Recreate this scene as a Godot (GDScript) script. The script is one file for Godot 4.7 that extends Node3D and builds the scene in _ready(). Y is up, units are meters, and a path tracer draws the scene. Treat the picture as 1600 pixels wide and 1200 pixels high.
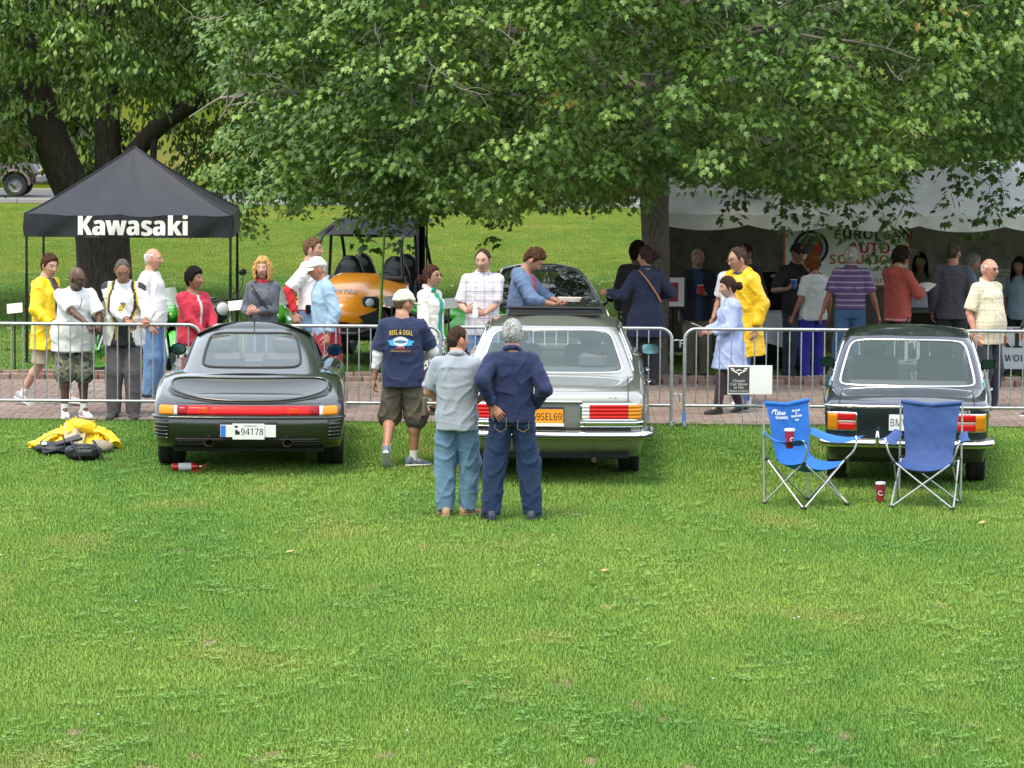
extends Node3D
# A classic car meet on a lawn: three parked cars, crowd barriers along a brick path, tents and trees behind.

var counts := {}
var nz := FastNoiseLite.new()
var rng := RandomNumberGenerator.new()
var mats := {}
const BIG := 9.0

func _ready():
	nz.noise_type = FastNoiseLite.TYPE_SIMPLEX_SMOOTH
	nz.frequency = 1.0
	nz.seed = 11
	nz.fractal_type = FastNoiseLite.FRACTAL_NONE
	rng.seed = 7
	var cam := Camera3D.new()
	cam.name = "camera"
	cam.position = Vector3(0, 3.9, 0)
	cam.rotation = Vector3(-0.08198, 0, 0)
	cam.rotate_object_local(Vector3(0, 0, 1), deg_to_rad(0.45))
	cam.fov = 11.421
	cam.near = 0.5
	cam.far = 1200.0
	cam.current = true
	add_child(cam)
	var env := Environment.new()
	var sky := Sky.new()
	var sm := ProceduralSkyMaterial.new()
	sm.sky_top_color = Color(0.80, 0.84, 0.90)
	sm.sky_horizon_color = Color(0.86, 0.88, 0.90)
	sm.sky_curve = 0.25
	sm.ground_bottom_color = Color(0.22, 0.27, 0.15)
	sm.ground_horizon_color = Color(0.50, 0.55, 0.45)
	sm.ground_curve = 0.05
	sky.sky_material = sm
	env.background_mode = Environment.BG_SKY
	env.sky = sky
	env.background_energy_multiplier = 1.0
	env.tonemap_mode = Environment.TONE_MAPPER_LINEAR
	env.tonemap_exposure = 3.15
	env.sdfgi_enabled = true
	env.ssao_enabled = true
	env.ssil_enabled = true
	var we := WorldEnvironment.new()
	we.name = "environment"
	we.environment = env
	add_child(we)
	var sun := DirectionalLight3D.new()
	sun.name = "sun"
	sun.light_energy = 0.42
	sun.light_color = Color(1.0, 0.95, 0.86)
	sun.light_angular_distance = 18.0
	sun.shadow_enabled = true
	sun.rotation = Vector3(deg_to_rad(-62), deg_to_rad(-28), 0)
	add_child(sun)
	build_ground()
	build_path()
	build_trees()
	build_tents()
	build_barriers()
	build_cars()
	build_show_vehicles()
	build_people()
	build_chairs()
	build_small_things()
	build_grass()

# ------------------------------------------------------------------ helpers
class MB:
	var v := PackedVector3Array()
	var c := PackedColorArray()
	var uv := PackedVector2Array()
	var f := PackedInt32Array()
	var col := Color(1, 1, 1)
	func p(a: Vector3, t := Vector2.ZERO) -> int:
		v.append(a)
		c.append(col)
		uv.append(t)
		return v.size() - 1
	func tri(a: int, b: int, d: int):
		f.append(a)
		f.append(b)
		f.append(d)
	func quad(a: int, b: int, d: int, e: int):
		f.append_array([a, b, d, a, d, e])
	func face(pts: Array):
		var a := v.size()
		for q in pts:
			p(q)
		for i in range(1, pts.size() - 1):
			tri(a, a + i, a + i + 1)
	# rows of points -> smooth sheet
	func grid(rows: Array, wrap := false):
		var n: int = rows[0].size()
		var a := v.size()
		for i in rows.size():
			for j in n:
				p(rows[i][j], Vector2(float(j) / maxf(1, n - 1), float(i) / maxf(1, rows.size() - 1)))
		for i in rows.size() - 1:
			for j in (n if wrap else n - 1):
				var j2 := (j + 1) % n
				quad(a + i * n + j, a + i * n + j2, a + (i + 1) * n + j2, a + (i + 1) * n + j)
	func fan(loop: Array, flip := false):
		var m := Vector3.ZERO
		for q in loop:
			m += q
		m /= loop.size()
		var a := v.size()
		p(m)
		for q in loop:
			p(q)
		for i in loop.size():
			var j := (i + 1) % loop.size()
			if flip:
				tri(a, a + 1 + j, a + 1 + i)
			else:
				tri(a, a + 1 + i, a + 1 + j)
	# swept tube; r is a number or one radius per point; flat squashes along the second axis
	func tube(path: Array, r, n := 8, cap := true, flat := 1.0, up := Vector3.UP, closed := false):
		var rows := []
		var m := path.size()
		var side := Vector3.ZERO
		for i in m:
			var d: Vector3
			if closed:
				d = path[(i + 1) % m] - path[(i - 1 + m) % m]
			else:
				d = path[mini(i + 1, m - 1)] - path[maxi(i - 1, 0)]
			d = d.normalized()
			if side == Vector3.ZERO:
				var u := up
				if absf(d.dot(u)) > 0.95:
					u = Vector3.RIGHT if absf(d.x) < 0.9 else Vector3.BACK
				side = d.cross(u).normalized()
			else:
				side = (side - d * side.dot(d)).normalized()
			var b := side.cross(d).normalized()
			var rr: float = r[i] if r is Array else r
			var row := []
			for j in n:
				var t := TAU * j / n
				row.append(path[i] + side * cos(t) * rr + b * sin(t) * rr * flat)
			rows.append(row)
		if closed:
			rows.append(rows[0])
		grid(rows, true)
		if cap and not closed:
			fan(rows[0], true)
			fan(rows[m - 1])
	# box with chamfered edges
	func box(size: Vector3, at := Vector3.ZERO, bev := 0.004, basis := Basis.IDENTITY):
		var h := size * 0.5
		bev = minf(bev, minf(h.x, minf(h.y, h.z)) * 0.9)
		var q := {}
		for x in [-1, 1]:
			for y in [-1, 1]:
				for z in [-1, 1]:
					for a in 3:
						var o := Vector3(x * (h.x - (0.0 if a == 0 else bev)), y * (h.y - (0.0 if a == 1 else bev)), z * (h.z - (0.0 if a == 2 else bev)))
						q[[x, y, z, a]] = at + basis * o
		for s in [-1, 1]:
			var l := [[-1, -1], [1, -1], [1, 1], [-1, 1]]
			if s < 0:
				l.reverse()
			face([q[[s, l[0][0], l[0][1], 0]], q[[s, l[1][0], l[1][1], 0]], q[[s, l[2][0], l[2][1], 0]], q[[s, l[3][0], l[3][1], 0]]])
			face([q[[l[0][1], s, l[0][0], 1]], q[[l[1][1], s, l[1][0], 1]], q[[l[2][1], s, l[2][0], 1]], q[[l[3][1], s, l[3][0], 1]]])
			face([q[[l[0][0], l[0][1], s, 2]], q[[l[1][0], l[1][1], s, 2]], q[[l[2][0], l[2][1], s, 2]], q[[l[3][0], l[3][1], s, 2]]])
		if bev <= 0.0:
			return
		for s in [-1, 1]:
			for t in [-1, 1]:
				var e := [q[[s, t, -1, 0]], q[[s, t, 1, 0]], q[[s, t, 1, 1]], q[[s, t, -1, 1]]]
				if s * t < 0:
					e.reverse()
				face(e)
				e = [q[[-1, s, t, 1]], q[[1, s, t, 1]], q[[1, s, t, 2]], q[[-1, s, t, 2]]]
				if s * t < 0:
					e.reverse()
				face(e)
				e = [q[[t, -1, s, 2]], q[[t, 1, s, 2]], q[[t, 1, s, 0]], q[[t, -1, s, 0]]]
				if s * t < 0:
					e.reverse()
				face(e)
				for u in [-1, 1]:
					e = [q[[s, t, u, 0]], q[[s, t, u, 1]], q[[s, t, u, 2]]]
					if s * t * u < 0:
						e.reverse()
					face(e)
	# profile of (radius, height) turned about y
	func lathe(prof: Array, n := 20, xf := Transform3D.IDENTITY, squash := 1.0):
		var rows := []
		for q in prof:
			var row := []
			for j in n:
				var t := -TAU * j / n
				row.append(xf * Vector3(q.x * cos(t), q.y, q.x * sin(t) * squash))
			rows.append(row)
		grid(rows, true)
	# blob: sphere with radii
	func ball(at: Vector3, r: Vector3, n := 10, basis := Basis.IDENTITY):
		var rows := []
		for i in n + 1:
			var a := PI * i / n - PI / 2
			var row := []
			for j in n * 2:
				var t := -TAU * j / (n * 2)
				row.append(at + basis * (Vector3(cos(a) * cos(t), sin(a), cos(a) * sin(t)) * r))
			rows.append(row)
		grid(rows, true)
	func add(m: MB, xf := Transform3D.IDENTITY, keep := true):
		var a := v.size()
		for i in m.v.size():
			v.append(xf * m.v[i])
			c.append(m.c[i] if keep else col)
			uv.append(m.uv[i])
		for i in m.f:
			f.append(i + a)
	func flip():
		for i in range(0, f.size(), 3):
			var t := f[i]
			f[i] = f[i + 1]
			f[i + 1] = t
	func normals() -> PackedVector3Array:
		var n := PackedVector3Array()
		n.resize(v.size())
		for i in range(0, f.size(), 3):
			var a := f[i]
			var b := f[i + 1]
			var d := f[i + 2]
			var k := (v[b] - v[a]).cross(v[d] - v[a])
			n[a] += k
			n[b] += k
			n[d] += k
		for i in n.size():
			n[i] = n[i].normalized()
		return n
	func mesh() -> ArrayMesh:
		var m := ArrayMesh.new()
		if f.size() == 0:
			return m
		var n := normals()
		for i in n.size():
			if n[i].length_squared() < 0.5:
				n[i] = Vector3.UP
		var g := PackedInt32Array()
		g.resize(f.size())
		for i in range(0, f.size(), 3):
			g[i] = f[i]
			g[i + 1] = f[i + 2]
			g[i + 2] = f[i + 1]
		var arr := []
		arr.resize(Mesh.ARRAY_MAX)
		arr[Mesh.ARRAY_VERTEX] = v
		arr[Mesh.ARRAY_NORMAL] = n
		arr[Mesh.ARRAY_COLOR] = c
		arr[Mesh.ARRAY_TEX_UV] = uv
		arr[Mesh.ARRAY_INDEX] = g
		m.add_surface_from_arrays(Mesh.PRIMITIVE_TRIANGLES, arr)
		return m

func numbered(parent: Node, called: String) -> String:
	var key := "%d/%s" % [parent.get_instance_id(), called]
	var n: int = counts.get(key, 0)
	counts[key] = n + 1
	return called if n == 0 else "%s_%03d" % [called, n]

func tag(o: Node3D, label: String, category := "", group := "", kind := ""):
	if label:
		o.set_meta("label", label)
	if category:
		o.set_meta("category", category)
	if group:
		o.set_meta("group", group)
	if kind:
		o.set_meta("kind", kind)

func thing(called: String, label: String, category: String, at := Vector3.ZERO, turn := 0.0, group := "") -> Node3D:
	var o := Node3D.new()
	o.name = numbered(self, called)
	o.position = at
	o.rotation.y = turn
	tag(o, label, category, group)
	add_child(o)
	return o

func part(called: String, m, material: Material, parent: Node = null, xf := Transform3D.IDENTITY) -> MeshInstance3D:
	var to: Node = parent if parent else self
	var o := MeshInstance3D.new()
	o.mesh = m.mesh() if m is MB else m
	o.material_override = material
	o.name = numbered(to, called)
	o.transform = xf
	to.add_child(o)
	return o

func structure(called: String, m, material: Material, parent: Node = null, label := "", cat := "") -> MeshInstance3D:
	var o := part(called, m, material, parent)
	tag(o, label, cat, "", "structure")
	return o

func hexl(h: String) -> Color:   # sRGB hex -> linear
	return Color(h).srgb_to_linear()

# material from a linear base colour
func mat(key: String, c := Color(1, 1, 1), rough := 0.8, metal := 0.0, vcol := false) -> StandardMaterial3D:
	if mats.has(key):
		return mats[key]
	var m := StandardMaterial3D.new()
	m.resource_name = key
	m.albedo_color = c.linear_to_srgb()
	m.roughness = rough
	m.metallic = metal
	m.vertex_color_use_as_albedo = vcol
	m.cull_mode = BaseMaterial3D.CULL_DISABLED
	mats[key] = m
	return m

func grain(m: StandardMaterial3D, size: float, amount: float, px := 128, freq := 0.06, bump := 0.0, sd := 3):
	# fine mottling of the base colour, in the object's own space
	var n := FastNoiseLite.new()
	n.seed = sd
	n.frequency = freq
	n.fractal_octaves = 4
	var im := Image.create(px, px, false, Image.FORMAT_RGB8)
	var hi := Image.create(px, px, false, Image.FORMAT_RGB8)
	for y in px:
		for x in px:
			var fx := float(x) / px
			var fy := float(y) / px
			var q := 0.0
			for k in [[0, 0], [1, 0], [0, 1], [1, 1]]:
				var w: float = (fx if k[0] == 1 else 1.0 - fx) * (fy if k[1] == 1 else 1.0 - fy)
				q += w * n.get_noise_2d(x - k[0] * px, y - k[1] * px)
			q = clampf(q * 1.6, -1, 1)
			var g := clampf(1.0 - amount * 0.5 + q * amount * 0.5, 0, 1)
			im.set_pixel(x, y, Color(g, g, g))
			hi.set_pixel(x, y, Color(0.5 + q * 0.5, 0.5, 0.5))
	m.albedo_texture = ImageTexture.create_from_image(im)
	m.uv1_triplanar = true
	m.uv1_scale = Vector3.ONE / size
	if bump > 0.0:
		m.heightmap_enabled = true
		m.heightmap_texture = ImageTexture.create_from_image(hi)
		m.heightmap_scale = bump

func catmull(pts: Array, per := 6, closed := false) -> Array:
	var out := []
	var n := pts.size()
	for i in (n if closed else n - 1):
		var p0 = pts[(i - 1 + n) % n] if closed else pts[maxi(i - 1, 0)]
		var p1 = pts[i]
		var p2 = pts[(i + 1) % n]
		var p3 = pts[(i + 2) % n] if closed else pts[mini(i + 2, n - 1)]
		for k in per:
			var t := float(k) / per
			out.append(p1 * 1.0 + (p2 - p0) * 0.5 * t + (p0 * 2.0 - p1 * 5.0 + p2 * 4.0 - p3) * 0.5 * t * t + (p1 * 3.0 - p0 - p2 * 3.0 + p3) * 0.5 * t * t * t)
	if not closed:
		out.append(pts[n - 1])
	return out

# smooth value from a table of [x, y]
func curve(tab: Array, x: float) -> float:
	var n := tab.size()
	if x <= tab[0][0]:
		return tab[0][1]
	if x >= tab[n - 1][0]:
		return tab[n - 1][1]
	var i := 0
	while x > tab[i + 1][0]:
		i += 1
	var x1: float = tab[i][0]
	var x2: float = tab[i + 1][0]
	var y1: float = tab[i][1]
	var y2: float = tab[i + 1][1]
	var m1: float = (y2 - y1) / (x2 - x1)
	var m2 := m1
	if i > 0:
		m1 = (m1 + (y1 - tab[i - 1][1]) / (x1 - tab[i - 1][0])) * 0.5
		if (y2 - y1) * (y1 - tab[i - 1][1]) <= 0:
			m1 = 0.0
	if i < n - 2:
		var nx: float = (tab[i + 2][1] - y2) / (tab[i + 2][0] - x2)
		m2 = (m2 + nx) * 0.5
		if (y2 - y1) * nx <= 0:
			m2 = 0.0
	var h := x2 - x1
	var t := (x - x1) / h
	return y1 * (2 * t * t * t - 3 * t * t + 1) + m1 * h * (t * t * t - 2 * t * t + t) + y2 * (3 * t * t - 2 * t * t * t) + m2 * h * (t * t * t - t * t)

var sysfonts := {}
func lettering(text: String, height: float, depth := 0.004, bold := true, face := "Droid Sans", bend = null) -> MB:
	# raised letters, centred, "height" = cap height
	var key := face + str(bold)
	if not sysfonts.has(key):
		var fo := SystemFont.new()
		fo.font_names = PackedStringArray([face])
		fo.font_weight = 700 if bold else 400
		sysfonts[key] = fo
	var tm := TextMesh.new()
	tm.text = text
	tm.font = sysfonts[key]
	tm.font_size = 64
	tm.pixel_size = height / 46.0
	tm.depth = depth
	tm.curve_step = 2.0
	var m := MB.new()
	for s in tm.get_surface_count():
		var arr = tm.surface_get_arrays(s)
		var a := m.v.size()
		var vs: PackedVector3Array = arr[Mesh.ARRAY_VERTEX]
		for q in vs:
			m.p(bend.call(q) if bend != null else q)
		var ix: PackedInt32Array = arr[Mesh.ARRAY_INDEX] if arr[Mesh.ARRAY_INDEX] != null else PackedInt32Array(range(vs.size()))
		for i in range(0, ix.size() - 2, 3):
			m.tri(a + ix[i], a + ix[i + 2], a + ix[i + 1])
	return m

# ------------------------------------------------------------------ implicit bodies, meshed by surface nets
# prim: {t:0 bone a,b,ra,rb,cap | t:1 torso inv,prof,y0,y1,lo,hi | t:2 ellipsoid inv, r}, k
func net(prims: Array, cell: float) -> MB:
	var lo := Vector3.ONE * 1e6
	var hi := -lo
	var boxes := []
	for q in prims:
		var a: Vector3
		var b: Vector3
		if q.t == 0:
			var r: Vector3 = Vector3.ONE * (maxf(q.ra, q.rb) + q.k + cell * 2.0)
			a = (q.a as Vector3).min(q.b) - r
			b = (q.a as Vector3).max(q.b) + r
		else:
			var x: Transform3D = q.x
			a = Vector3.ONE * 1e6
			b = -a
			for i in 8:
				var e: Vector3 = x * Vector3(q.r.x if i & 1 else -q.r.x, q.hi if i & 2 else q.lo, q.r.z if i & 4 else -q.r.z)
				a = a.min(e)
				b = b.max(e)
			var m: Vector3 = Vector3.ONE * (q.k + cell * 2.0)
			a -= m
			b += m
		boxes.append([a, b])
		lo = lo.min(a)
		hi = hi.max(b)
	var nx := int((hi.x - lo.x) / cell) + 2
	var ny := int((hi.y - lo.y) / cell) + 2
	var nzz := int((hi.z - lo.z) / cell) + 2
	var fld := PackedFloat32Array()
	fld.resize(nx * ny * nzz)
	fld.fill(BIG)
	var sxy := nx * ny
	for pi in prims.size():
		var q = prims[pi]
		var i0 := maxi(0, int((boxes[pi][0].x - lo.x) / cell))
		var i1 := mini(nx - 1, int((boxes[pi][1].x - lo.x) / cell))
		var j0 := maxi(0, int((boxes[pi][0].y - lo.y) / cell))
		var j1 := mini(ny - 1, int((boxes[pi][1].y - lo.y) / cell))
		var k0 := maxi(0, int((boxes[pi][0].z - lo.z) / cell))
		var k1 := mini(nzz - 1, int((boxes[pi][1].z - lo.z) / cell))
		var kk: float = q.k
		var t: int = q.t
		if t == 0:
			var a: Vector3 = q.a
			var ab: Vector3 = q.b - q.a
			var len2 := maxf(ab.length_squared(), 1e-9)
			var dir := ab / sqrt(len2)
			var ra: float = q.ra
			var dr: float = q.rb - q.ra
			var cap: int = q.cap
			var ln := sqrt(len2)
			for k in range(k0, k1 + 1):
				for j in range(j0, j1 + 1):
					var at := k * sxy + j * nx
					for i in range(i0, i1 + 1):
						var pa := Vector3(lo.x + i * cell, lo.y + j * cell, lo.z + k * cell) - a
						var h := pa.dot(ab) / len2
						var hc := clampf(h, 0.0, 1.0)
						var d := (pa - ab * hc).length() - ra - dr * hc
						if cap > 0:
							if h > 0.5:
								d = maxf(d, (h - 1.0) * ln)
							elif cap > 1:
								d = maxf(d, -h * ln)
						var o := fld[at + i]
						var m := maxf(kk - absf(d - o), 0.0)
						fld[at + i] = minf(d, o) - (m * m * 0.25 / kk if m > 0.0 else 0.0)
		else:
			var inv: Transform3D = (q.x as Transform3D).affine_inverse()
			var prof: PackedFloat32Array = q.get("prof", PackedFloat32Array())
			var plo: float = q.get("plo", 0.0)
			var pstep: float = q.get("pstep", 1.0)
			var pn := prof.size() / 3
			var ylo: float = q.lo
			var yhi: float = q.hi
			var r: Vector3 = q.r
			var rmin := minf(r.x, minf(r.y, r.z))
			for k in range(k0, k1 + 1):
				for j in range(j0, j1 + 1):
					var at := k * sxy + j * nx
					for i in range(i0, i1 + 1):
						var e := inv * Vector3(lo.x + i * cell, lo.y + j * cell, lo.z + k * cell)
						var d: float
						if t == 2:
							d = ((e / r).length() - 1.0) * rmin
						else:
							var s := clampf((e.y - plo) / pstep, 0.0, pn - 1.001)
							var si := int(s)
							var fr := s - si
							si *= 3
							var a := lerpf(prof[si], prof[si + 3], fr)
							var b := lerpf(prof[si + 1], prof[si + 4], fr)
							var cz := lerpf(prof[si + 2], prof[si + 5], fr)
							var ez := (e.z - cz) / b
							var ex := e.x / a
							d = (pow(pow(absf(ex), 2.3) + pow(absf(ez), 2.3), 0.4348) - 1.0) * minf(a, b)
							d = maxf(d, maxf(ylo - e.y, e.y - yhi))
						var o := fld[at + i]
						var m := maxf(kk - absf(d - o), 0.0)
						fld[at + i] = minf(d, o) - (m * m * 0.25 / kk if m > 0.0 else 0.0)
	var out := MB.new()
	var ids := {}
	var far := cell * 2.2
	var corner := [0, 1, nx, nx + 1, sxy, sxy + 1, sxy + nx, sxy + nx + 1]
	var edges := [[0, 1], [2, 3], [4, 5], [6, 7], [0, 2], [1, 3], [4, 6], [5, 7], [0, 4], [1, 5], [2, 6], [3, 7]]
	var off := []
	for i in 8:
		off.append(Vector3(i & 1, (i >> 1) & 1, (i >> 2) & 1))
	var g := PackedFloat32Array()
	g.resize(8)
	for k in nzz - 1:
		for j in ny - 1:
			var at := k * sxy + j * nx
			for i in nx - 1:
				var c0 := fld[at + i]
				if c0 > far or c0 < -far:
					continue
				var mask := 0
				for b in 8:
					var w := fld[at + i + corner[b]]
					g[b] = w
					if w < 0.0:
						mask |= 1 << b
				if mask == 0 or mask == 255:
					continue
				var s := Vector3.ZERO
				var n := 0
				for e in edges:
					var wa := g[e[0]]
					var wb := g[e[1]]
					if (wa < 0.0) != (wb < 0.0):
						s += (off[e[0]] as Vector3).lerp(off[e[1]], wa / (wa - wb))
						n += 1
				ids[at + i] = out.p(lo + (Vector3(i, j, k) + s / n) * cell)
	for id in ids:
		var here := fld[id] < 0.0
		for ax in 3:
			var st: int = [1, nx, sxy][ax]
			var u: int = [nx, sxy, 1][ax]
			var w: int = [sxy, 1, nx][ax]
			if (fld[id + st] < 0.0) != here and ids.has(id - u) and ids.has(id - w) and ids.has(id - u - w):
				if here:
					out.quad(ids[id], ids[id - u], ids[id - u - w], ids[id - w])
				else:
					out.quad(ids[id], ids[id - w], ids[id - u - w], ids[id - u])
	return out

func bone(a: Vector3, b: Vector3, ra: float, rb: float, k := 0.03, cap := 0) -> Dictionary:
	return {"t": 0, "a": a, "b": b, "ra": ra, "rb": rb, "k": k, "cap": cap}

func blob(x: Transform3D, r: Vector3, k := 0.03) -> Dictionary:
	return {"t": 2, "x": x, "r": r, "k": k, "lo": -r.y, "hi": r.y}

# ------------------------------------------------------------------ ground, path, barriers
var ground_tab := [[-60, 13], [-30, 8], [-12, 4.2], [0, 2.1], [6, 1.0], [13, 0.0], [18, -0.35], [24, -0.33], [34.3, -0.08], [37.3, 0], [41, 0.10], [44, 0.11], [46.5, 0.09], [49.3, -0.10], [52, -0.27], [56, -0.35], [75, -0.40], [110, -0.5], [130, -0.55], [137, -0.5], [150, 0.2], [180, 2.4], [240, 8], [320, 13], [900, 18]]  # the rise behind the camera is out of view and darkens car reflections

func gy(dep: float) -> float:
	return curve(ground_tab, dep)

func spot(x: float, dep: float, up := 0.0) -> Vector3:
	return Vector3(x, gy(dep) + up, -dep)

func grass_tone(x: float, dep: float) -> Color:
	var a := nz.get_noise_2d(x * 0.55, dep * 0.22)
	var b := nz.get_noise_2d(x * 1.7 + 40, dep * 0.9)
	var d := nz.get_noise_2d(x * 0.12 + 90, dep * 0.05)
	var t := clampf(0.5 + 0.36 * a + 0.24 * b + 0.28 * d, 0, 1)
	var c := Color(0.102, 0.262, 0.034).lerp(Color(0.212, 0.352, 0.052), t)
	var dry := clampf(nz.get_noise_2d(x * 0.9 - 30, dep * 0.6) * 2.2 - 0.95, 0, 1)
	c = c.lerp(Color(0.36, 0.35, 0.10), dry * 0.40)
	if dep > 60.0:
		c = c * Color(1.0, 1.0, 1.0).lerp(Color(1.10, 0.97, 0.9), smoothstep(60.0, 85.0, dep))
	return c

var worn_spots := []
func worn(x: float, dep: float) -> float:
	# how bare the lawn is: small scuffed spots, each a hand or two across
	if worn_spots.is_empty():
		var q := RandomNumberGenerator.new()
		q.seed = 404
		for i in 24:
			var dd := 23.0 + q.randf() * q.randf() * 15.0
			worn_spots.append([q.randf_range(-1, 1) * dd * 0.14, dd, q.randf_range(0.03, 0.085), q.randf_range(0.08, 0.22)])
	var s := 0.0
	for w in worn_spots:
		var e := pow((x - w[0]) / w[2], 2) + pow((dep - w[1]) / w[3], 2)
		if e < 1.4:
			s = maxf(s, clampf(1.4 - e + 0.5 * nz.get_noise_2d(x * 18.0, dep * 12.0), 0, 1))
	return s

func build_ground():
	var m := MB.new()
	var rows := []
	var deps := []
	var d := -60.0
	while d < 900.0:
		deps.append(d)
		d += 2.0 if d < 20 else (0.5 if d < 60 else (2.5 if d < 150 else 20.0))
	for i in deps.size():
		var dd: float = deps[i]
		var w := 30.0 if dd < 60 else 30.0 + (dd - 60) * 1.1
		w = maxf(w, 60.0)
		for j in 81:
			var u := (j - 40) / 40.0
			var x := signf(u) * (absf(u) * 0.25 + u * u * 0.75) * w
			if dd < 70:
				x = signf(u) * (absf(u) * 0.5 + pow(absf(u), 5) * 0.5) * w
			m.col = grass_tone(x, dd) * (Color(0.6, 0.52, 0.6) if dd < 62 else Color(0.6, 0.52, 0.6).lerp(Color(0.72, 0.56, 0.6), smoothstep(62.0, 95.0, dd)))
			if dd > 100:
				var tan := clampf(nz.get_noise_2d(x * 0.06, dd * 0.02) * 1.5 + 0.3, 0, 1) * smoothstep(120.0, 150.0, dd)
				m.col = m.col.lerp(Color(0.25, 0.20, 0.075), 0.6 * tan)
			m.p(Vector3(x, gy(dd) - 0.012, -dd))
	for i in deps.size() - 1:
		for j in 80:
			var a := i * 81 + j
			m.quad(a, a + 1, a + 82, a + 81)
	var gm := mat("lawn_soil", Color(1, 1, 1), 0.95, 0.0, true)
	grain(gm, 0.9, 0.35, 256, 0.035)
	gm.specular_mode = BaseMaterial3D.SPECULAR_DISABLED
	structure("ground", m, gm)
	# the asphalt road across the back of the park, and its pale kerbs
	var am := mat("asphalt", Color(0.11, 0.11, 0.115), 0.9)
	grain(am, 2.0, 0.3)
	var r := MB.new()
	var ra := []
	for dd in [124.0, 126.0, 128.0, 130.0, 132.0, 134.0]:
		var row := []
		for j in 21:
			row.append(Vector3(-80 + j * 8, gy(dd) + 0.02, -dd))
		ra.append(row)
	r.grid(ra)
	structure("road", r, am)
	var km := mat("kerb_granite", Color(0.24, 0.235, 0.22), 0.9)
	for dd in [123.9, 134.2]:
		var k := MB.new()
		for j in 20:
			k.box(Vector3(7.98, 0.16, 0.18), Vector3(-76 + j * 8, gy(dd) + 0.06, -dd), 0.02)
		structure("kerb", k, km)

func build_path():
	# brick walk: mortar bed, pavers, and a raised soldier course along the far edge
	var d0 := 41.1
	var d1 := 46.25
	var m := MB.new()
	var rows := []
	for i in 20:
		var dd := lerpf(d0, d1 + 0.25, i / 19.0)
		var row := []
		for j in 31:
			row.append(Vector3(-15 + j, gy(dd) + 0.004, -dd))
		rows.append(row)
	m.grid(rows)
	var mm := mat("path_mortar", Color(0.20, 0.15, 0.12), 0.95)
	grain(mm, 0.4, 0.4)
	var path := structure("path", m, mm)
	var b := MB.new()
	b.box(Vector3(0.204, 0.05, 0.098), Vector3.ZERO, 0.006)
	var bm := mat("paver", Color(1, 1, 1), 0.9, 0.0, true)
	grain(bm, 0.25, 0.35)
	var bmesh := b.mesh()
	var mmi := MultiMesh.new()
	mmi.transform_format = MultiMesh.TRANSFORM_3D
	mmi.use_colors = true
	mmi.mesh = bmesh
	var xs := []
	var row_n := int((d1 - d0) / 0.105)
	var col_n := int(26.0 / 0.211)
	mmi.instance_count = row_n * col_n
	var n := 0
	for i in row_n:
		for j in col_n:
			var dd := d0 + 0.06 + i * 0.105
			var x := -13.0 + j * 0.211 + (0.105 if i % 2 else 0.0)
			var t := Transform3D(Basis.from_euler(Vector3(rng.randf_range(-0.02, 0.02), rng.randf_range(-0.02, 0.02), rng.randf_range(-0.02, 0.02))), Vector3(x, gy(dd) - 0.010 + rng.randf_range(-0.003, 0.004), -dd))
			mmi.set_instance_transform(n, t)
			var s := clampf(0.5 + 0.5 * nz.get_noise_2d(x * 0.5, dd) + rng.randf_range(-0.35, 0.35), 0, 1)
			mmi.set_instance_color(n, Color(0.235, 0.165, 0.138).lerp(Color(0.35, 0.275, 0.235), s))
			n += 1
	var inst := MultiMeshInstance3D.new()
	inst.name = "paver"
	inst.multimesh = mmi
	inst.material_override = bm
	inst.set_meta("kind", "stuff")
	path.add_child(inst)
	# edging bricks, one by one
	var em := []
	for k in 4:
		var e := MB.new()
		e.col = Color(0.25, 0.15, 0.115).lerp(Color(0.37, 0.26, 0.21), k / 3.0)
		e.box(Vector3(0.2, 0.13, 0.1), Vector3.ZERO, 0.008)
		em.append(e.mesh())
	for row in 2:
		for j in 62:
			var o := MeshInstance3D.new()
			o.name = numbered(path, "brick")
			o.mesh = em[rng.randi() % 4]
			o.material_override = bm
			var dd := d1 + 0.06 + row * 0.11
			o.position = Vector3(-6.6 + j * 0.213 + row * 0.1, gy(dd) + 0.02 + row * 0.035 + rng.randf_range(-0.008, 0.008), -dd)
			o.rotation = Vector3(rng.randf_range(-0.04, 0.04), rng.randf_range(-0.03, 0.03), rng.randf_range(-0.03, 0.03))
			path.add_child(o)

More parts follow.
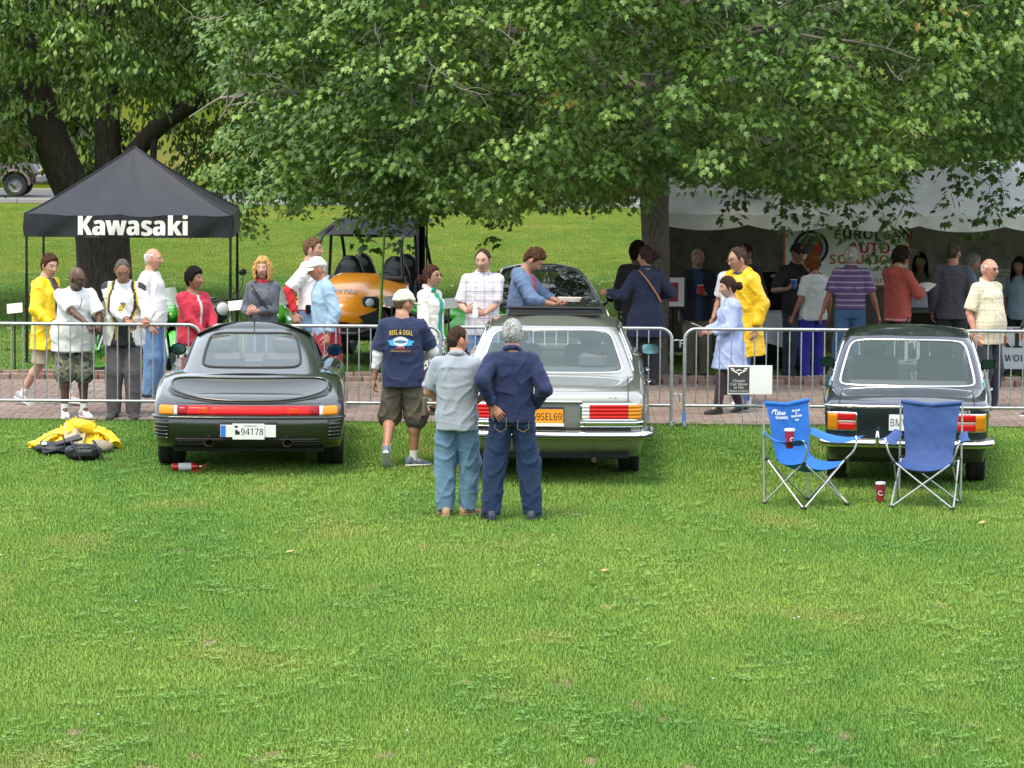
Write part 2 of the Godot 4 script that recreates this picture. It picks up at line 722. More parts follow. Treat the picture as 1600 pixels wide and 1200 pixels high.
func build_barriers():
	var gm := mat("galvanised", Color(0.50, 0.53, 0.55), 0.42, 0.75)
	grain(gm, 0.5, 0.25)
	var blue := mat("blue_paint", Color(0.05, 0.2, 0.5), 0.6)
	var secs := [
		[-5.74, -3.31, "steel crowd barrier section behind the heap of yellow raincoat on the grass"],
		[-3.26, -0.75, "steel crowd barrier section partly hidden by the dark green coupe"],
		[-0.66, 1.72, "steel crowd barrier section partly hidden by the silver sedan"],
		[1.82, 4.22, "steel crowd barrier section with a blue painted foot, behind the show sign"],
		[4.31, 6.71, "steel crowd barrier section between the navy saloon and the man in the cream shirt"]]
	for si in secs.size():
		var x0: float = secs[si][0]
		var x1: float = secs[si][1]
		var w := x1 - x0
		var dep := 40.85
		var t := thing("crowd_barrier", secs[si][2], "barrier", spot((x0 + x1) / 2, dep), 0.0, "crowd barriers along the brick path")
		var hw := w / 2 - 0.019
		var r := 0.12
		var loop := []
		for q in [[-hw + r, 0.23 + 0.0, 1, 0], [0, 0, 0, 0]]:
			pass
		# frame: an upright at each end, rounded top corners, straight rails
		loop.append(Vector3(-hw, 0.02, 0))
		loop.append(Vector3(-hw, 0.5, 0))
		for k in 7:
			var a := PI - PI / 2 * k / 6
			loop.append(Vector3(-hw + r + cos(a) * r, 1.051 - r + sin(a) * r, 0))
		for k in 7:
			var a := PI / 2 - PI / 2 * k / 6
			loop.append(Vector3(hw - r + cos(a) * r, 1.051 - r + sin(a) * r, 0))
		loop.append(Vector3(hw, 0.5, 0))
		loop.append(Vector3(hw, 0.02, 0))
		var f := MB.new()
		f.tube(loop, 0.0185, 10)
		part("frame", f, gm, t)
		var rail := MB.new()
		rail.tube([Vector3(-hw, 0.23, 0), Vector3(hw, 0.23, 0)], 0.0165, 10)
		part("bottom_rail", rail, gm, t)
		var n := int(round(w / 0.128)) - 1
		for i in n:
			var x := -hw + (i + 1) * (2 * hw) / (n + 1)
			var b := MB.new()
			b.tube([Vector3(x, 0.235, 0), Vector3(x, 1.045, 0)], 0.0075, 6, false)
			part("upright_bar", b, gm, t)
		for s in [-1, 1]:
			var foot := MB.new()
			foot.tube([Vector3(s * hw, 0.025, -0.26), Vector3(s * hw, 0.045, -0.1), Vector3(s * hw, 0.05, 0), Vector3(s * hw, 0.045, 0.1), Vector3(s * hw, 0.025, 0.26)], 0.016, 8)
			part("foot", foot, gm, t)
		for y in [0.92, 0.34]:
			var hk := MB.new()
			hk.tube(catmull([Vector3(hw + 0.015, y, 0.0), Vector3(hw + 0.05, y + 0.01, 0.01), Vector3(hw + 0.085, y, 0.0), Vector3(hw + 0.09, y - 0.07, 0.0)], 4), 0.008, 6)
			if si < secs.size() - 1:
				part("hook", hk, gm, t)
			var ring := MB.new()
			ring.tube([Vector3(-hw - 0.02, y - 0.03, 0), Vector3(-hw - 0.05, y - 0.02, 0), Vector3(-hw - 0.05, y + 0.0, 0.0), Vector3(-hw - 0.02, y + 0.01, 0)], 0.007, 6)
			part("hook_eye", ring, gm, t)
		if si == 3:
			var paint := MB.new()
			paint.tube([Vector3(-hw, 0.01, 0), Vector3(-hw, 0.16, 0)], 0.0205, 10, true)
			part("blue_foot_band", paint, blue, t)

# ------------------------------------------------------------------ grass
func tuft(blades: int, spread: float, h: float, w: float, sd: int, dry := 0.07) -> ArrayMesh:
	var r := RandomNumberGenerator.new()
	r.seed = sd
	var m := MB.new()
	for i in blades:
		var at := Vector3(r.randf_range(-spread, spread), -0.01, r.randf_range(-spread, spread))
		var yaw := r.randf() * TAU
		var lean := r.randf_range(0.1, 0.9)
		var hh := h * r.randf_range(0.55, 1.15)
		var dir := Vector3(cos(yaw), 0, sin(yaw))
		var side := Vector3(-sin(yaw + r.randf_range(-0.8, 0.8)), 0, cos(yaw)) * w * 0.5
		var tone := r.randf_range(0.75, 1.3)
		m.col = Color(tone, tone * r.randf_range(0.92, 1.06), tone * 0.95)
		if r.randf() < dry:
			m.col = Color(2.1, 1.45, 1.8)
		var mid := at + Vector3.UP * hh * 0.6 + dir * hh * lean * 0.25
		var tip := at + Vector3.UP * hh * (1.0 - lean * 0.25) + dir * hh * lean * 0.75
		var a := m.p(at - side)
		m.p(at + side)
		m.p(mid + side * 0.8)
		m.p(mid - side * 0.8)
		m.p(tip)
		m.quad(a, a + 1, a + 2, a + 3)
		m.tri(a + 3, a + 2, a + 4)
	return m.mesh()

func clover(sd: int) -> ArrayMesh:
	var r := RandomNumberGenerator.new()
	r.seed = sd
	var m := MB.new()
	for i in 9:
		var at := Vector3(r.randf_range(-0.04, 0.04), r.randf_range(0.012, 0.034), r.randf_range(-0.04, 0.04))
		var tone := r.randf_range(0.8, 1.2)
		m.col = Color(tone, tone, tone)
		for k in 3:
			var a := k * TAU / 3 + i
			var d := Vector3(cos(a), r.randf_range(-0.3, 0.5), sin(a)) * 0.014
			var s := Vector3(-sin(a), 0, cos(a)) * 0.007
			m.face([at, at + d * 0.6 + s, at + d, at + d * 0.6 - s])
	for i in 4:
		var p0 := Vector3(r.randf_range(-0.04, 0.04), 0, r.randf_range(-0.04, 0.04))
		m.face([p0 - Vector3(0.0025, 0, 0), p0 + Vector3(0.0025, 0, 0), p0 + Vector3(r.randf_range(-0.02, 0.02), 0.045, r.randf_range(-0.02, 0.02))])
	return m.mesh()

func grass_field(called: String, label: String, mesh: Mesh, gm: Material, places: Array):
	var mm := MultiMesh.new()
	mm.transform_format = MultiMesh.TRANSFORM_3D
	mm.use_colors = true
	mm.mesh = mesh
	mm.instance_count = places.size()
	for i in places.size():
		mm.set_instance_transform(i, places[i][0])
		mm.set_instance_color(i, places[i][1])
	var o := MultiMeshInstance3D.new()
	o.name = called
	o.multimesh = mm
	o.material_override = gm
	tag(o, label, "grass", "", "stuff")
	add_child(o)

func build_grass():
	var gm := mat("grass_blade", Color(1, 1, 1), 0.7, 0.0, true)
	gm.backlight_enabled = true
	gm.backlight = Color(0.10, 0.16, 0.02)
	var r := RandomNumberGenerator.new()
	r.seed = 99
	var list := []
	var d := 22.5
	while d < 41.14:
		var w := d * 0.1334 + 1.9
		var step := 0.043 if d < 30 else 0.047
		var n := int(2 * w / step)
		for i in n:
			var x := -w + (i + r.randf()) * step
			var dd := d + r.randf() * step
			if dd > 41.1 + 0.05 * nz.get_noise_1d(x * 4.0) - 0.03:
				continue
			var patch := nz.get_noise_2d(x * 1.1 + 7, dd * 0.8)
			var soil := worn(x, dd)
			if soil > 0.0 and r.randf() < soil * 0.6:
				continue
			var s := r.randf_range(0.75, 1.25) * (1.0 + 0.35 * patch)
			var b := Basis(Vector3.UP, r.randf() * TAU).scaled(Vector3(1.0, s, 1.0))
			var c := grass_tone(x, dd) * r.randf_range(0.85, 1.15)
			list.append([Transform3D(b, spot(x, dd)), c])
		d += step
	# three habits of the same lawn: fine blades, taller coarse blades, and patches of clover
	var kinds := [[], [], []]
	for q in list:
		var o: Vector3 = q[0].origin
		var cl := nz.get_noise_2d(o.x * 0.8 + 31, o.z * 0.45)
		var k := 0
		if r.randf() < clampf(0.10 * cl + 0.02, 0.0, 0.06):
			k = 2
			q[1] = q[1] * Color(0.86, 0.92, 0.80)
		elif r.randf() < 0.22 + 0.35 * nz.get_noise_2d(o.x * 0.5, o.z * 0.3 + 12):
			k = 1
			q[1] = q[1] * Color(1.12, 1.05, 1.1)
		kinds[k].append(q)
	grass_field("lawn_grass", "short fine lawn grass in the foreground around the parked cars", tuft(11, 0.036, 0.031, 0.0045, 5), gm, kinds[0])
	grass_field("lawn_grass_001", "longer coarse blades standing out of the foreground lawn", tuft(8, 0.045, 0.043, 0.0052, 15), gm, kinds[1])
	# scuffed earth and straw in the worn spots, and white clover heads here and there
	var em := mat("bare_soil", Color(0.125, 0.095, 0.045), 0.95)
	worn(0, 0)
	var sm := MB.new()
	for q in worn_spots:
		var c := sm.v.size()
		sm.p(spot(q[0], q[1], -0.004))
		for j in 14:
			var a := TAU * j / 14
			var f := 0.9 + 0.35 * nz.get_noise_2d(cos(a) * 2.0 + q[0] * 3.0, sin(a) * 2.0 + q[1])
			sm.p(spot(q[0] + cos(a) * q[2] * f, q[1] + sin(a) * q[3] * f, -0.0105))
		for j in 14:
			sm.tri(c, c + 1 + j, c + 1 + (j + 1) % 14)
	var so := part("worn_soil", sm, em)
	tag(so, "small scuffed spots of bare soil in the foreground lawn", "soil", "", "stuff")
	var straw := []
	for q in worn_spots:
		for j in 9:
			var b := Basis(Vector3.UP, r.randf() * TAU).scaled(Vector3(1, 0.35, 1))
			straw.append([Transform3D(b, spot(q[0] + r.randf_range(-1, 1) * q[2], q[1] + r.randf_range(-1, 1) * q[3])), Color(0.40, 0.30, 0.13) * r.randf_range(0.7, 1.2)])
	grass_field("straw_grass", "dry straw-coloured blades round the scuffed spots", tuft(7, 0.05, 0.045, 0.004, 44), gm, straw)
	var heads := []
	for i in 60:
		var dd := 23.0 + 17.0 * pow(r.randf(), 0.8)
		heads.append([Transform3D(Basis.IDENTITY.scaled(Vector3.ONE * r.randf_range(0.8, 1.3)), spot(r.randf_range(-1, 1) * dd * 0.14, dd, 0.035)), Color(0.40, 0.40, 0.33)])
	var ch := MB.new()
	ch.ball(Vector3.ZERO, Vector3(0.008, 0.007, 0.008), 4)
	grass_field("clover_blossom", "small white clover heads scattered in the lawn", ch.mesh(), gm, heads)
	grass_field("clover_grass", "dark clover patches in the foreground lawn", clover(25), gm, kinds[2])
	list = []
	d = 46.5
	while d < 122.0:
		var w := d * 0.1334 + 1.5
		var step := 0.075 if d < 58 else (0.10 if d < 80 else 0.15)
		var n := int(2 * w / step)
		for i in n:
			var x := -w + (i + r.randf()) * step
			var dd := d + r.randf() * step
			if d > 70.0 and r.randf() < (d - 70.0) / 75.0:
				continue
			var b := Basis(Vector3.UP, r.randf() * TAU).scaled(Vector3(1.25, 0.8, 1.25) * r.randf_range(0.8, 1.2))
			list.append([Transform3D(b, spot(x, dd)), grass_tone(x, dd) * r.randf_range(0.75, 0.95)])
		d += step
	grass_field("park_grass", "park lawn between the brick path and the road beyond the trees", tuft(12, 0.05, 0.040, 0.006, 6, 0.02), gm, list)

# ------------------------------------------------------------------ trees
func maple_leaf() -> ArrayMesh:
	var m := MB.new()
	var half := [Vector2(0.0, 0.0), Vector2(0.20, -0.03), Vector2(0.42, 0.10), Vector2(0.27, 0.26), Vector2(0.52, 0.60), Vector2(0.22, 0.55), Vector2(0.12, 0.78), Vector2(0.0, 1.0)]
	var loop := []
	for q in half:
		loop.append(q)
	for i in range(half.size() - 2, 0, -1):
		loop.append(Vector2(-half[i].x, half[i].y))
	var pts := []
	for q in loop:
		pts.append(Vector3(q.x, -absf(q.x) * 0.22 - q.y * q.y * 0.22, q.y))
	m.col = Color(1, 1, 1)
	var a := m.p(Vector3(0, 0.0, 0.42))
	for q in pts:
		m.p(q)
	for i in pts.size():
		m.tri(a, a + 1 + i, a + 1 + (i + 1) % pts.size())
	return m.mesh()

func long_leaf(w: float) -> ArrayMesh:
	var m := MB.new()
	var rows := []
	for i in 5:
		var t := i / 4.0
		var ww := w * sin(PI * clampf(t * 0.92 + 0.06, 0, 1))
		rows.append([Vector3(-ww, -t * t * 0.35 - 0.08 * ww, t), Vector3(0, -t * t * 0.35, t), Vector3(ww, -t * t * 0.35 - 0.08 * ww, t)])
	m.grid(rows)
	return m.mesh()

func limb(m: MB, a: Vector3, b: Vector3, ra: float, rb: float, sag: float, r: RandomNumberGenerator, n := 7, sides := 7) -> Array:
	var pts := []
	var rad := []
	var side := (b - a).cross(Vector3.UP).normalized()
	var wob := r.randf_range(-0.12, 0.12) * (b - a).length()
	for i in n:
		var t := float(i) / (n - 1)
		var q := a.lerp(b, t) + Vector3.UP * sin(PI * t) * sag + side * sin(t * TAU * 0.8) * wob * t
		if i > 0 and i < n - 1:
			q += Vector3(r.randf_range(-1, 1), r.randf_range(-1, 1), r.randf_range(-1, 1)) * (b - a).length() * 0.02
		pts.append(q)
		rad.append(lerpf(ra, rb, t))
	m.tube(pts, rad, sides)
	return pts

func trunk_mesh(path: Array, radii: Array, flare: float, sd: int) -> MB:
	var m := MB.new()
	var pts := catmull(path, 5)
	var rows := []
	for i in pts.size():
		var t := float(i) / (pts.size() - 1) * (path.size() - 1)
		var ti := mini(int(t), path.size() - 2)
		var r := lerpf(radii[ti], radii[ti + 1], t - ti)
		r += flare * exp(-float(i) * 0.9)
		var row := []
		for j in 20:
			var a := -TAU * j / 20
			var rr := r * (1.0 + 0.06 * nz.get_noise_3d(cos(a) * 2.5 + sd, i * 0.12, sin(a) * 2.5) + (0.25 * flare / maxf(r, 0.01) * exp(-i * 0.8)) * sin(a * 5 + sd))
			row.append(pts[i] + Vector3(cos(a) * rr, 0, sin(a) * rr))
		rows.append(row)
	m.grid(rows, true)
	return m

func leaf_sprays(tr: Node3D, centres: Array, leaf: Mesh, lm: Material, per: int, rad: float, size: float, dark: Color, light: Color, warm: float, sd: int, droop := 0.8):
	var r := RandomNumberGenerator.new()
	r.seed = sd
	var mm := MultiMesh.new()
	mm.transform_format = MultiMesh.TRANSFORM_3D
	mm.use_colors = true
	mm.mesh = leaf
	mm.instance_count = centres.size() * per
	var n := 0
	for c in centres:
		var tone := clampf(0.5 + 0.5 * nz.get_noise_3d(c.x * 0.5, c.y * 0.5, c.z * 0.5) + r.randf_range(-0.3, 0.3), 0, 1)
		var turned := r.randf() < warm
		var rr := rad * r.randf_range(0.7, 1.25)
		var flat := r.randf_range(0.55, 1.0)
		for i in per:
			var ph := r.randf() * TAU
			var ro := sqrt(r.randf()) * rr
			var at: Vector3 = c + Vector3(cos(ph) * ro, -ro * ro / rr * droop * flat + r.randf_range(-0.10, 0.06) * rr / 0.35, sin(ph) * ro)
			var yaw := ph + r.randf_range(-0.9, 0.9)
			var pitch := r.randf_range(0.15, 1.25)
			var b := Basis(Vector3.UP, PI / 2 - yaw) * Basis(Vector3.RIGHT, pitch) * Basis(Vector3.BACK, r.randf_range(-0.5, 0.5))
			var s := size * r.randf_range(0.7, 1.2)
			mm.set_instance_transform(n, Transform3D(b.scaled(Vector3.ONE * s), at))
			var col := dark.lerp(light, clampf(tone + r.randf_range(-0.25, 0.25), 0, 1))
			if turned and r.randf() < 0.5:
				col = col.lerp(Color(0.34, 0.17, 0.03), r.randf_range(0.2, 0.8))
			mm.set_instance_color(n, col)
			n += 1
	var o := MultiMeshInstance3D.new()
	o.name = numbered(tr, "crown")
	o.multimesh = mm
	o.material_override = lm
	o.set_meta("kind", "stuff")
	tr.add_child(o)

func twig_net(m: MB, centres: Array, nodes: Array, share: float, r: RandomNumberGenerator, thick := 0.011):
	var used := {}
	for c in centres:
		if r.randf() > share:
			continue
		var best := 1e9
		var at := Vector3.ZERO
		var bi := 0
		for qi in nodes.size():
			var d: float = (nodes[qi] - c).length_squared()
			if d < best and used.get(qi, 0) < 2:
				best = d
				bi = qi
		at = nodes[bi]
		used[bi] = used.get(bi, 0) + 1
		if best > 1.4:
			continue
		var mid: Vector3 = at.lerp(c, 0.5) + Vector3(r.randf_range(-0.1, 0.1), r.randf_range(0.0, 0.16), r.randf_range(-0.1, 0.1)) * sqrt(best) * 0.7
		m.tube([at, at.lerp(mid, 0.5) + Vector3.UP * 0.02, mid, mid.lerp(c, 0.6) + Vector3.UP * 0.02, c], [thick * 1.3, thick, thick * 0.8, thick * 0.6, thick * 0.35], 4, false)

var maple_low := [[-5.0, 2.05], [-4.4, 2.05], [-3.4, 1.92], [-2.85, 1.98], [-2.3, 2.05], [-1.95, 1.85], [-1.3, 1.72], [-0.8, 1.9], [-0.3, 1.76], [0.0, 1.86], [0.55, 1.97], [1.1, 1.97], [1.65, 2.15], [2.0, 2.32], [2.4, 2.30], [2.85, 2.28], [3.4, 2.15], [3.9, 2.05], [4.4, 2.12], [4.8, 2.3], [5.2, 2.55], [5.8, 2.6], [6.6, 2.65], [8.5, 2.7]]

func build_trees():
	var r := RandomNumberGenerator.new()
	r.seed = 21
	var bark := mat("grey_bark", Color(0.31, 0.275, 0.23), 0.95)
	grain(bark, 0.5, 0.55, 128, 0.07, 0.8)
	bark.uv1_scale = Vector3(3.0, 0.8, 3.0)
	var twig := mat("pale_twig", Color(0.30, 0.27, 0.23), 0.9)
	var lm := mat("maple_leaf", Color(1, 1, 1), 0.42, 0.0, true)
	lm.metallic_specular = 0.5
	lm.backlight_enabled = true
	lm.backlight = Color(0.21, 0.38, 0.04)
	# the big maple over the path
	var at := spot(1.87, 50.5, -0.05)
	var t := thing("maple_tree", "big spreading maple with pale twigs, its low boughs hanging over the path", "tree", at)
	var tm := trunk_mesh([Vector3(0, 0, 0), Vector3(0, 0.5, 0), Vector3(0.02, 1.2, 0), Vector3(0.0, 2.0, 0.03), Vector3(-0.02, 2.9, 0), Vector3(0.03, 4.0, 0.05), Vector3(0.1, 5.5, 0), Vector3(0.05, 7.4, 0.1), Vector3(0.1, 9.0, 0)], [0.185, 0.18, 0.175, 0.18, 0.2, 0.17, 0.13, 0.08, 0.03], 0.14, 4)
	part("trunk", tm, bark, t)
	var bm := MB.new()
	var nodes := []
	for i in 22:
		var az := i * 2.399 + 0.4
		var h0 := lerpf(2.75, 6.8, pow(i / 21.0, 0.8))
		var reach := lerpf(5.8, 2.6, pow(i / 21.0, 1.2)) * r.randf_range(0.85, 1.05)
		var rise := lerpf(0.6, 3.2, i / 21.0)
		var a := Vector3(0, h0, 0)
		var b := Vector3(cos(az) * reach, h0 + rise, sin(az) * reach)
		var pts := limb(bm, a, b, lerpf(0.085, 0.05, i / 21.0), 0.018, 0.35, r, 9)
		for k in range(2, 9):
			for q in 2:
				var side := Vector3(cos(az + PI / 2), 0, sin(az + PI / 2)) * (1 if q == 0 else -1)
				var e: Vector3 = pts[k] + side * r.randf_range(0.6, 1.5) + Vector3(cos(az), 0, sin(az)) * r.randf_range(0.1, 0.8) + Vector3.UP * r.randf_range(-0.7, 0.5)
				var sp := limb(bm, pts[k], e, 0.022, 0.009, 0.05, r, 5, 5)
				for z in sp:
					nodes.append(z)
	# boughs that hang low at the outside, as over the tents and the path
	var cs := []
	var tries := 0
	var c0 := Vector3(0.5, 5.7, 0.3)
	var rad := Vector3(6.6, 5.0, 6.9)
	while cs.size() < 4200 and tries < 200000:
		tries += 1
		var u := Vector3(r.randf_range(-1, 1), r.randf_range(-1, 1), r.randf_range(-1, 1))
		var l := u.length()
		if l > 1.0 or l < 0.35 or (l < 0.7 and r.randf() < 0.6):
			continue
		var q := c0 + u * rad
		if q.x > 5.5 and q.z > 2.0 and r.randf() < 0.3:
			continue
		var gap := nz.get_noise_3d(q.x * 0.55, q.y * 0.75, q.z * 0.55)
		if gap < -0.22:
			continue
		var wx: float = q.x + at.x
		var low := 3.9 - (3.9 - curve(maple_low, wx) - 0.10) * (50.5 - q.z) / 49.5 + 0.40 - at.y + 0.55 * pow(clampf(1.0 - Vector2(q.x, q.z).length() / 4.5, 0, 1), 1.0)
		if q.y < low:
			continue
		if wx < -3.1 and q.y + at.y < 3.9 - (107.0 - 340.0 - (wx + 3.3) * 65.0) / -6000.0 * (50.5 - q.z) and q.z > -4.0:
			continue
		cs.append(q)
	# a skirt of drooping sprays along the outer edge, following the low outline
	for i in 420:
		var wx := r.randf_range(-4.6, 7.4)
		var x := wx - at.x
		var zz := sqrt(maxf(0.0, 1.0 - pow((x - c0.x) / 6.7, 2))) * 5.2 * r.randf_range(0.1, 0.95)
		if r.randf() < 0.3:
			zz = -zz
		var low := 3.9 - (3.9 - curve(maple_low, wx) - 0.06) * (50.5 - zz) / 49.5 + 0.30 - at.y
		if wx < -3.1:
			zz = -r.randf_range(7.5, 9.0)
			low = 3.9 - (3.9 - 1.9) * (50.5 - zz) / 49.5 - at.y + r.randf() * 1.2
		cs.append(Vector3(x, low + r.randf() * r.randf() * 1.5, zz))
	var hanging := []
	# single sprays that hang lower still, before the marquee and the banner
	for hg in [[2.9, 1.98], [3.45, 1.85], [3.85, 1.72], [4.35, 1.72], [4.72, 1.5], [4.92, 1.38], [5.65, 2.0], [5.95, 1.78], [6.2, 1.95], [6.6, 2.15], [-1.85, 1.5], [-1.55, 1.6], [-0.2, 1.68]]:
		var hz := r.randf_range(0.9, 1.8)
		var hp: float = hg[1] + 0.12
		var pts := []
		while hp < curve(maple_low, hg[0]) + 0.5:
			var q := Vector3(hg[0] - at.x + r.randf_range(-0.14, 0.14) , hp - at.y, hz + r.randf_range(-0.1, 0.1))
			hanging.append(q)
			pts.append(q + Vector3.UP * 0.05)
			hp += 0.17
		if pts.size() > 1:
			bm.tube(pts, 0.006, 4)
	twig_net(bm, cs, nodes, 0.5, r)
	# bare grey twigs that stick out of the foliage
	for i in 70:
		var u := Vector3(r.randf_range(-1, 1), r.randf_range(-0.45, 0.75), r.randf_range(0.2, 1)).normalized()
		var q := c0 + u * rad * r.randf_range(0.88, 1.0)
		if q.y < curve(maple_low, q.x + at.x) + 0.7:
			continue
		var e := q + Vector3(r.randf_range(-0.9, 0.9), r.randf_range(-0.5, 0.6), r.randf_range(0.0, 0.3))
		var pts := limb(bm, q, e, 0.008, 0.003, r.randf_range(-0.25, 0.25), r, 9, 5)
		for k in [2, 4, 6]:
			limb(bm, pts[k], pts[k] + (e - q) * 0.3 + Vector3(r.randf_range(-0.25, 0.25), r.randf_range(-0.25, 0.25), 0), 0.005, 0.002, 0.04, r, 5, 4)
	part("branches", bm, twig, t).set_meta("kind", "stuff")
	leaf_sprays(t, cs, maple_leaf(), lm, 56, 0.34, 0.084, Color(0.058, 0.138, 0.020), Color(0.165, 0.270, 0.044), 0.012, 31)
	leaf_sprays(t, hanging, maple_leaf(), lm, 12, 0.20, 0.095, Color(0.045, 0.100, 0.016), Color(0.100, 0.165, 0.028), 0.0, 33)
	# the old tree behind the black tent
	var dark_bark := mat("dark_bark", Color(0.105, 0.088, 0.072), 0.95)
	grain(dark_bark, 0.8, 0.6, 128, 0.06, 1.5)
	dark_bark.uv1_scale = Vector3(1.8, 0.5, 1.8)
	at = spot(-7.05, 66, -0.05)
	t = thing("park_tree", "old dark-trunked tree forking into three limbs behind the black canopy tent", "tree", at)
	tm = trunk_mesh([Vector3(0, 0, 0), Vector3(0.02, 0.7, 0), Vector3(-0.02, 1.4, 0), Vector3(-0.05, 2.0, 0), Vector3(-0.1, 2.5, 0)], [0.5, 0.47, 0.47, 0.5, 0.42], 0.25, 9)
	part("trunk", tm, dark_bark, t)
	nodes = []
	for l in [
		[[Vector3(-0.25, 1.7, 0), Vector3(-0.6, 2.4, 0.1), Vector3(-0.95, 3.3, 0.1), Vector3(-1.3, 4.6, 0.3), Vector3(-1.7, 6.5, 0.4), Vector3(-2.4, 8.8, 0.5)], [0.34, 0.33, 0.30, 0.24, 0.16, 0.06]],
		[[Vector3(0.1, 1.9, 0), Vector3(0.08, 2.7, -0.1), Vector3(0.05, 3.8, -0.1), Vector3(0.0, 5.2, -0.2), Vector3(0.3, 7.2, -0.3), Vector3(0.4, 9.4, -0.2)], [0.30, 0.24, 0.21, 0.18, 0.12, 0.05]],
		[[Vector3(0.2, 2.2, 0.1), Vector3(0.6, 2.9, 0.2), Vector3(1.1, 3.4, 0.3), Vector3(1.9, 3.9, 0.5), Vector3(3.0, 4.8, 0.8), Vector3(4.2, 6.0, 1.0)], [0.20, 0.17, 0.16, 0.13, 0.09, 0.04]],
		[[Vector3(0.95, 3.3, 0.3), Vector3(0.9, 2.9, 0.35), Vector3(0.92, 2.4, 0.4), Vector3(1.0, 1.9, 0.4)], [0.06, 0.06, 0.05, 0.03]]]:
		var mb := MB.new()
		var pts := catmull(l[0], 5)
		var rad2 := []
		for i in pts.size():
			var tt: float = float(i) / (pts.size() - 1) * (l[1].size() - 1)
			var ti := mini(int(tt), l[1].size() - 2)
			rad2.append(lerpf(l[1][ti], l[1][ti + 1], tt - ti))
		mb.tube(pts, rad2, 12)
		part("limb", mb, dark_bark, t)
		for q in pts:
			nodes.append(q)
	bm = MB.new()
	var more := nodes.duplicate()
	for i in 26:
		var a: Vector3 = nodes[r.randi() % nodes.size()]
		if a.y < 3.4:
			continue
		var e := a + Vector3(r.randf_range(-2.6, 2.6), r.randf_range(-0.4, 1.6), r.randf_range(-2.2, 2.6))
		for q in limb(bm, a, e, 0.05, 0.015, 0.15, r, 6, 5):
			more.append(q)
	cs = []
	tries = 0
	c0 = Vector3(-0.6, 6.4, 0.3)
	rad = Vector3(6.2, 4.4, 5.6)
	while cs.size() < 1900 and tries < 90000:
		tries += 1
		var u := Vector3(r.randf_range(-1, 1), r.randf_range(-1, 1), r.randf_range(-1, 1))
		var l := u.length()
		if l > 1.0 or l < 0.5:
			continue
		var q := c0 + u * rad
		if nz.get_noise_3d(q.x * 0.5 + 9, q.y * 0.75, q.z * 0.5) < -0.22:
			continue
		# open below: the limbs and the hillside show between x -1.5 and 2.6
		var low := 4.1
		if q.x < -2.2:
			low = 3.1
		if q.x > 2.6:
			low = 3.3
		if q.y < low + r.randf_range(-0.3, 0.3):
			continue
		cs.append(q)
	for i in 120:
		cs.append(Vector3(r.randf_range(-5.0, -1.4), r.randf_range(2.75, 3.6), r.randf_range(-2.5, 4.0)))
	for i in 60:
		cs.append(Vector3(r.randf_range(-0.6, 2.6), r.randf_range(2.1, 3.9), r.randf_range(-3.5, -0.5)))
	twig_net(bm, cs, more, 0.5, r, 0.014)
	part("branches", bm, dark_bark, t).set_meta("kind", "stuff")
	leaf_sprays(t, cs, long_leaf(0.24), lm, 80, 0.5, 0.115, Color(0.055, 0.130, 0.018), Color(0.165, 0.260, 0.036), 0.02, 32, 1.0)
	# second tree, out of view behind the maple, placed to shade grass and windscreen
	at = spot(2.45, 67, -0.05)
	t = thing("park_tree", "tall old tree out of view behind the maple, placed to shade the grass", "tree", at)
	part("trunk", trunk_mesh([Vector3(0, 0, 0), Vector3(0.02, 1.2, 0), Vector3(-0.02, 2.6, 0), Vector3(0.0, 5.0, 0), Vector3(0.1, 9.0, 0)], [0.24, 0.22, 0.21, 0.18, 0.06], 0.15, 6), dark_bark, t)
	cs = []
	bm = MB.new()
	nodes = []
	for i in 16:
		var az := i * 2.399
		var h0 := lerpf(3.2, 7.0, i / 15.0)
		for q in limb(bm, Vector3(0, h0, 0), Vector3(cos(az) * 6.0, h0 + 1.6, sin(az) * 6.0), 0.09, 0.02, 0.3, r, 8):
			nodes.append(q)
	while cs.size() < 1100:
		var u := Vector3(r.randf_range(-1, 1), r.randf_range(-1, 1), r.randf_range(-1, 1))
		if u.length() > 1.0 or u.length() < 0.45:
			continue
		var q := Vector3(0, 7.2, 0) + u * Vector3(8.5, 4.4, 8.0)
		if q.y > 3.5 and not (q.x > 1.5 and q.z > -1.0) and nz.get_noise_3d(q.x * 0.4, q.y * 0.6, q.z * 0.4 + 5) > -0.2:  # crown left open on this side so sky light reaches the marquee
			cs.append(q)
	twig_net(bm, cs, nodes, 0.4, r, 0.014)
	part("branches", bm, dark_bark, t).set_meta("kind", "stuff")
	leaf_sprays(t, cs, long_leaf(0.3), lm, 40, 0.6, 0.2, Color(0.045, 0.095, 0.014), Color(0.10, 0.16, 0.024), 0.01, 35)
	# trees on the rise beyond the road
	var far := [[-38, 168, 12, 0, "dark broadleaf tree on the rise at the far left, beyond the picture's edge"], [-30, 178, 13, 1, "yellow-green broadleaf tree on the rise behind the off-road car"], [-23, 160, 11, 0, "dark broadleaf tree on the rise above the off-road car's nose"], [-15, 186, 14, 1, "tall yellow-green tree on the rise behind the forked dark trunk"], [-17.5, 141, 7, 1, "small yellow-green tree beside the far road behind the forked trunk"], [-7, 176, 13, 0, "dark broadleaf tree on the rise above the black canopy's peak"], [4, 172, 12, 1, "yellow-green tree on the rise hidden behind the maple's left half"], [14, 180, 13, 0, "dark broadleaf tree on the rise hidden behind the maple trunk"], [22.5, 152, 10, 2, "dark conifer on the rise behind the white marquee"], [33, 172, 13, 0, "dark broadleaf tree on the rise right of the conifer"]]
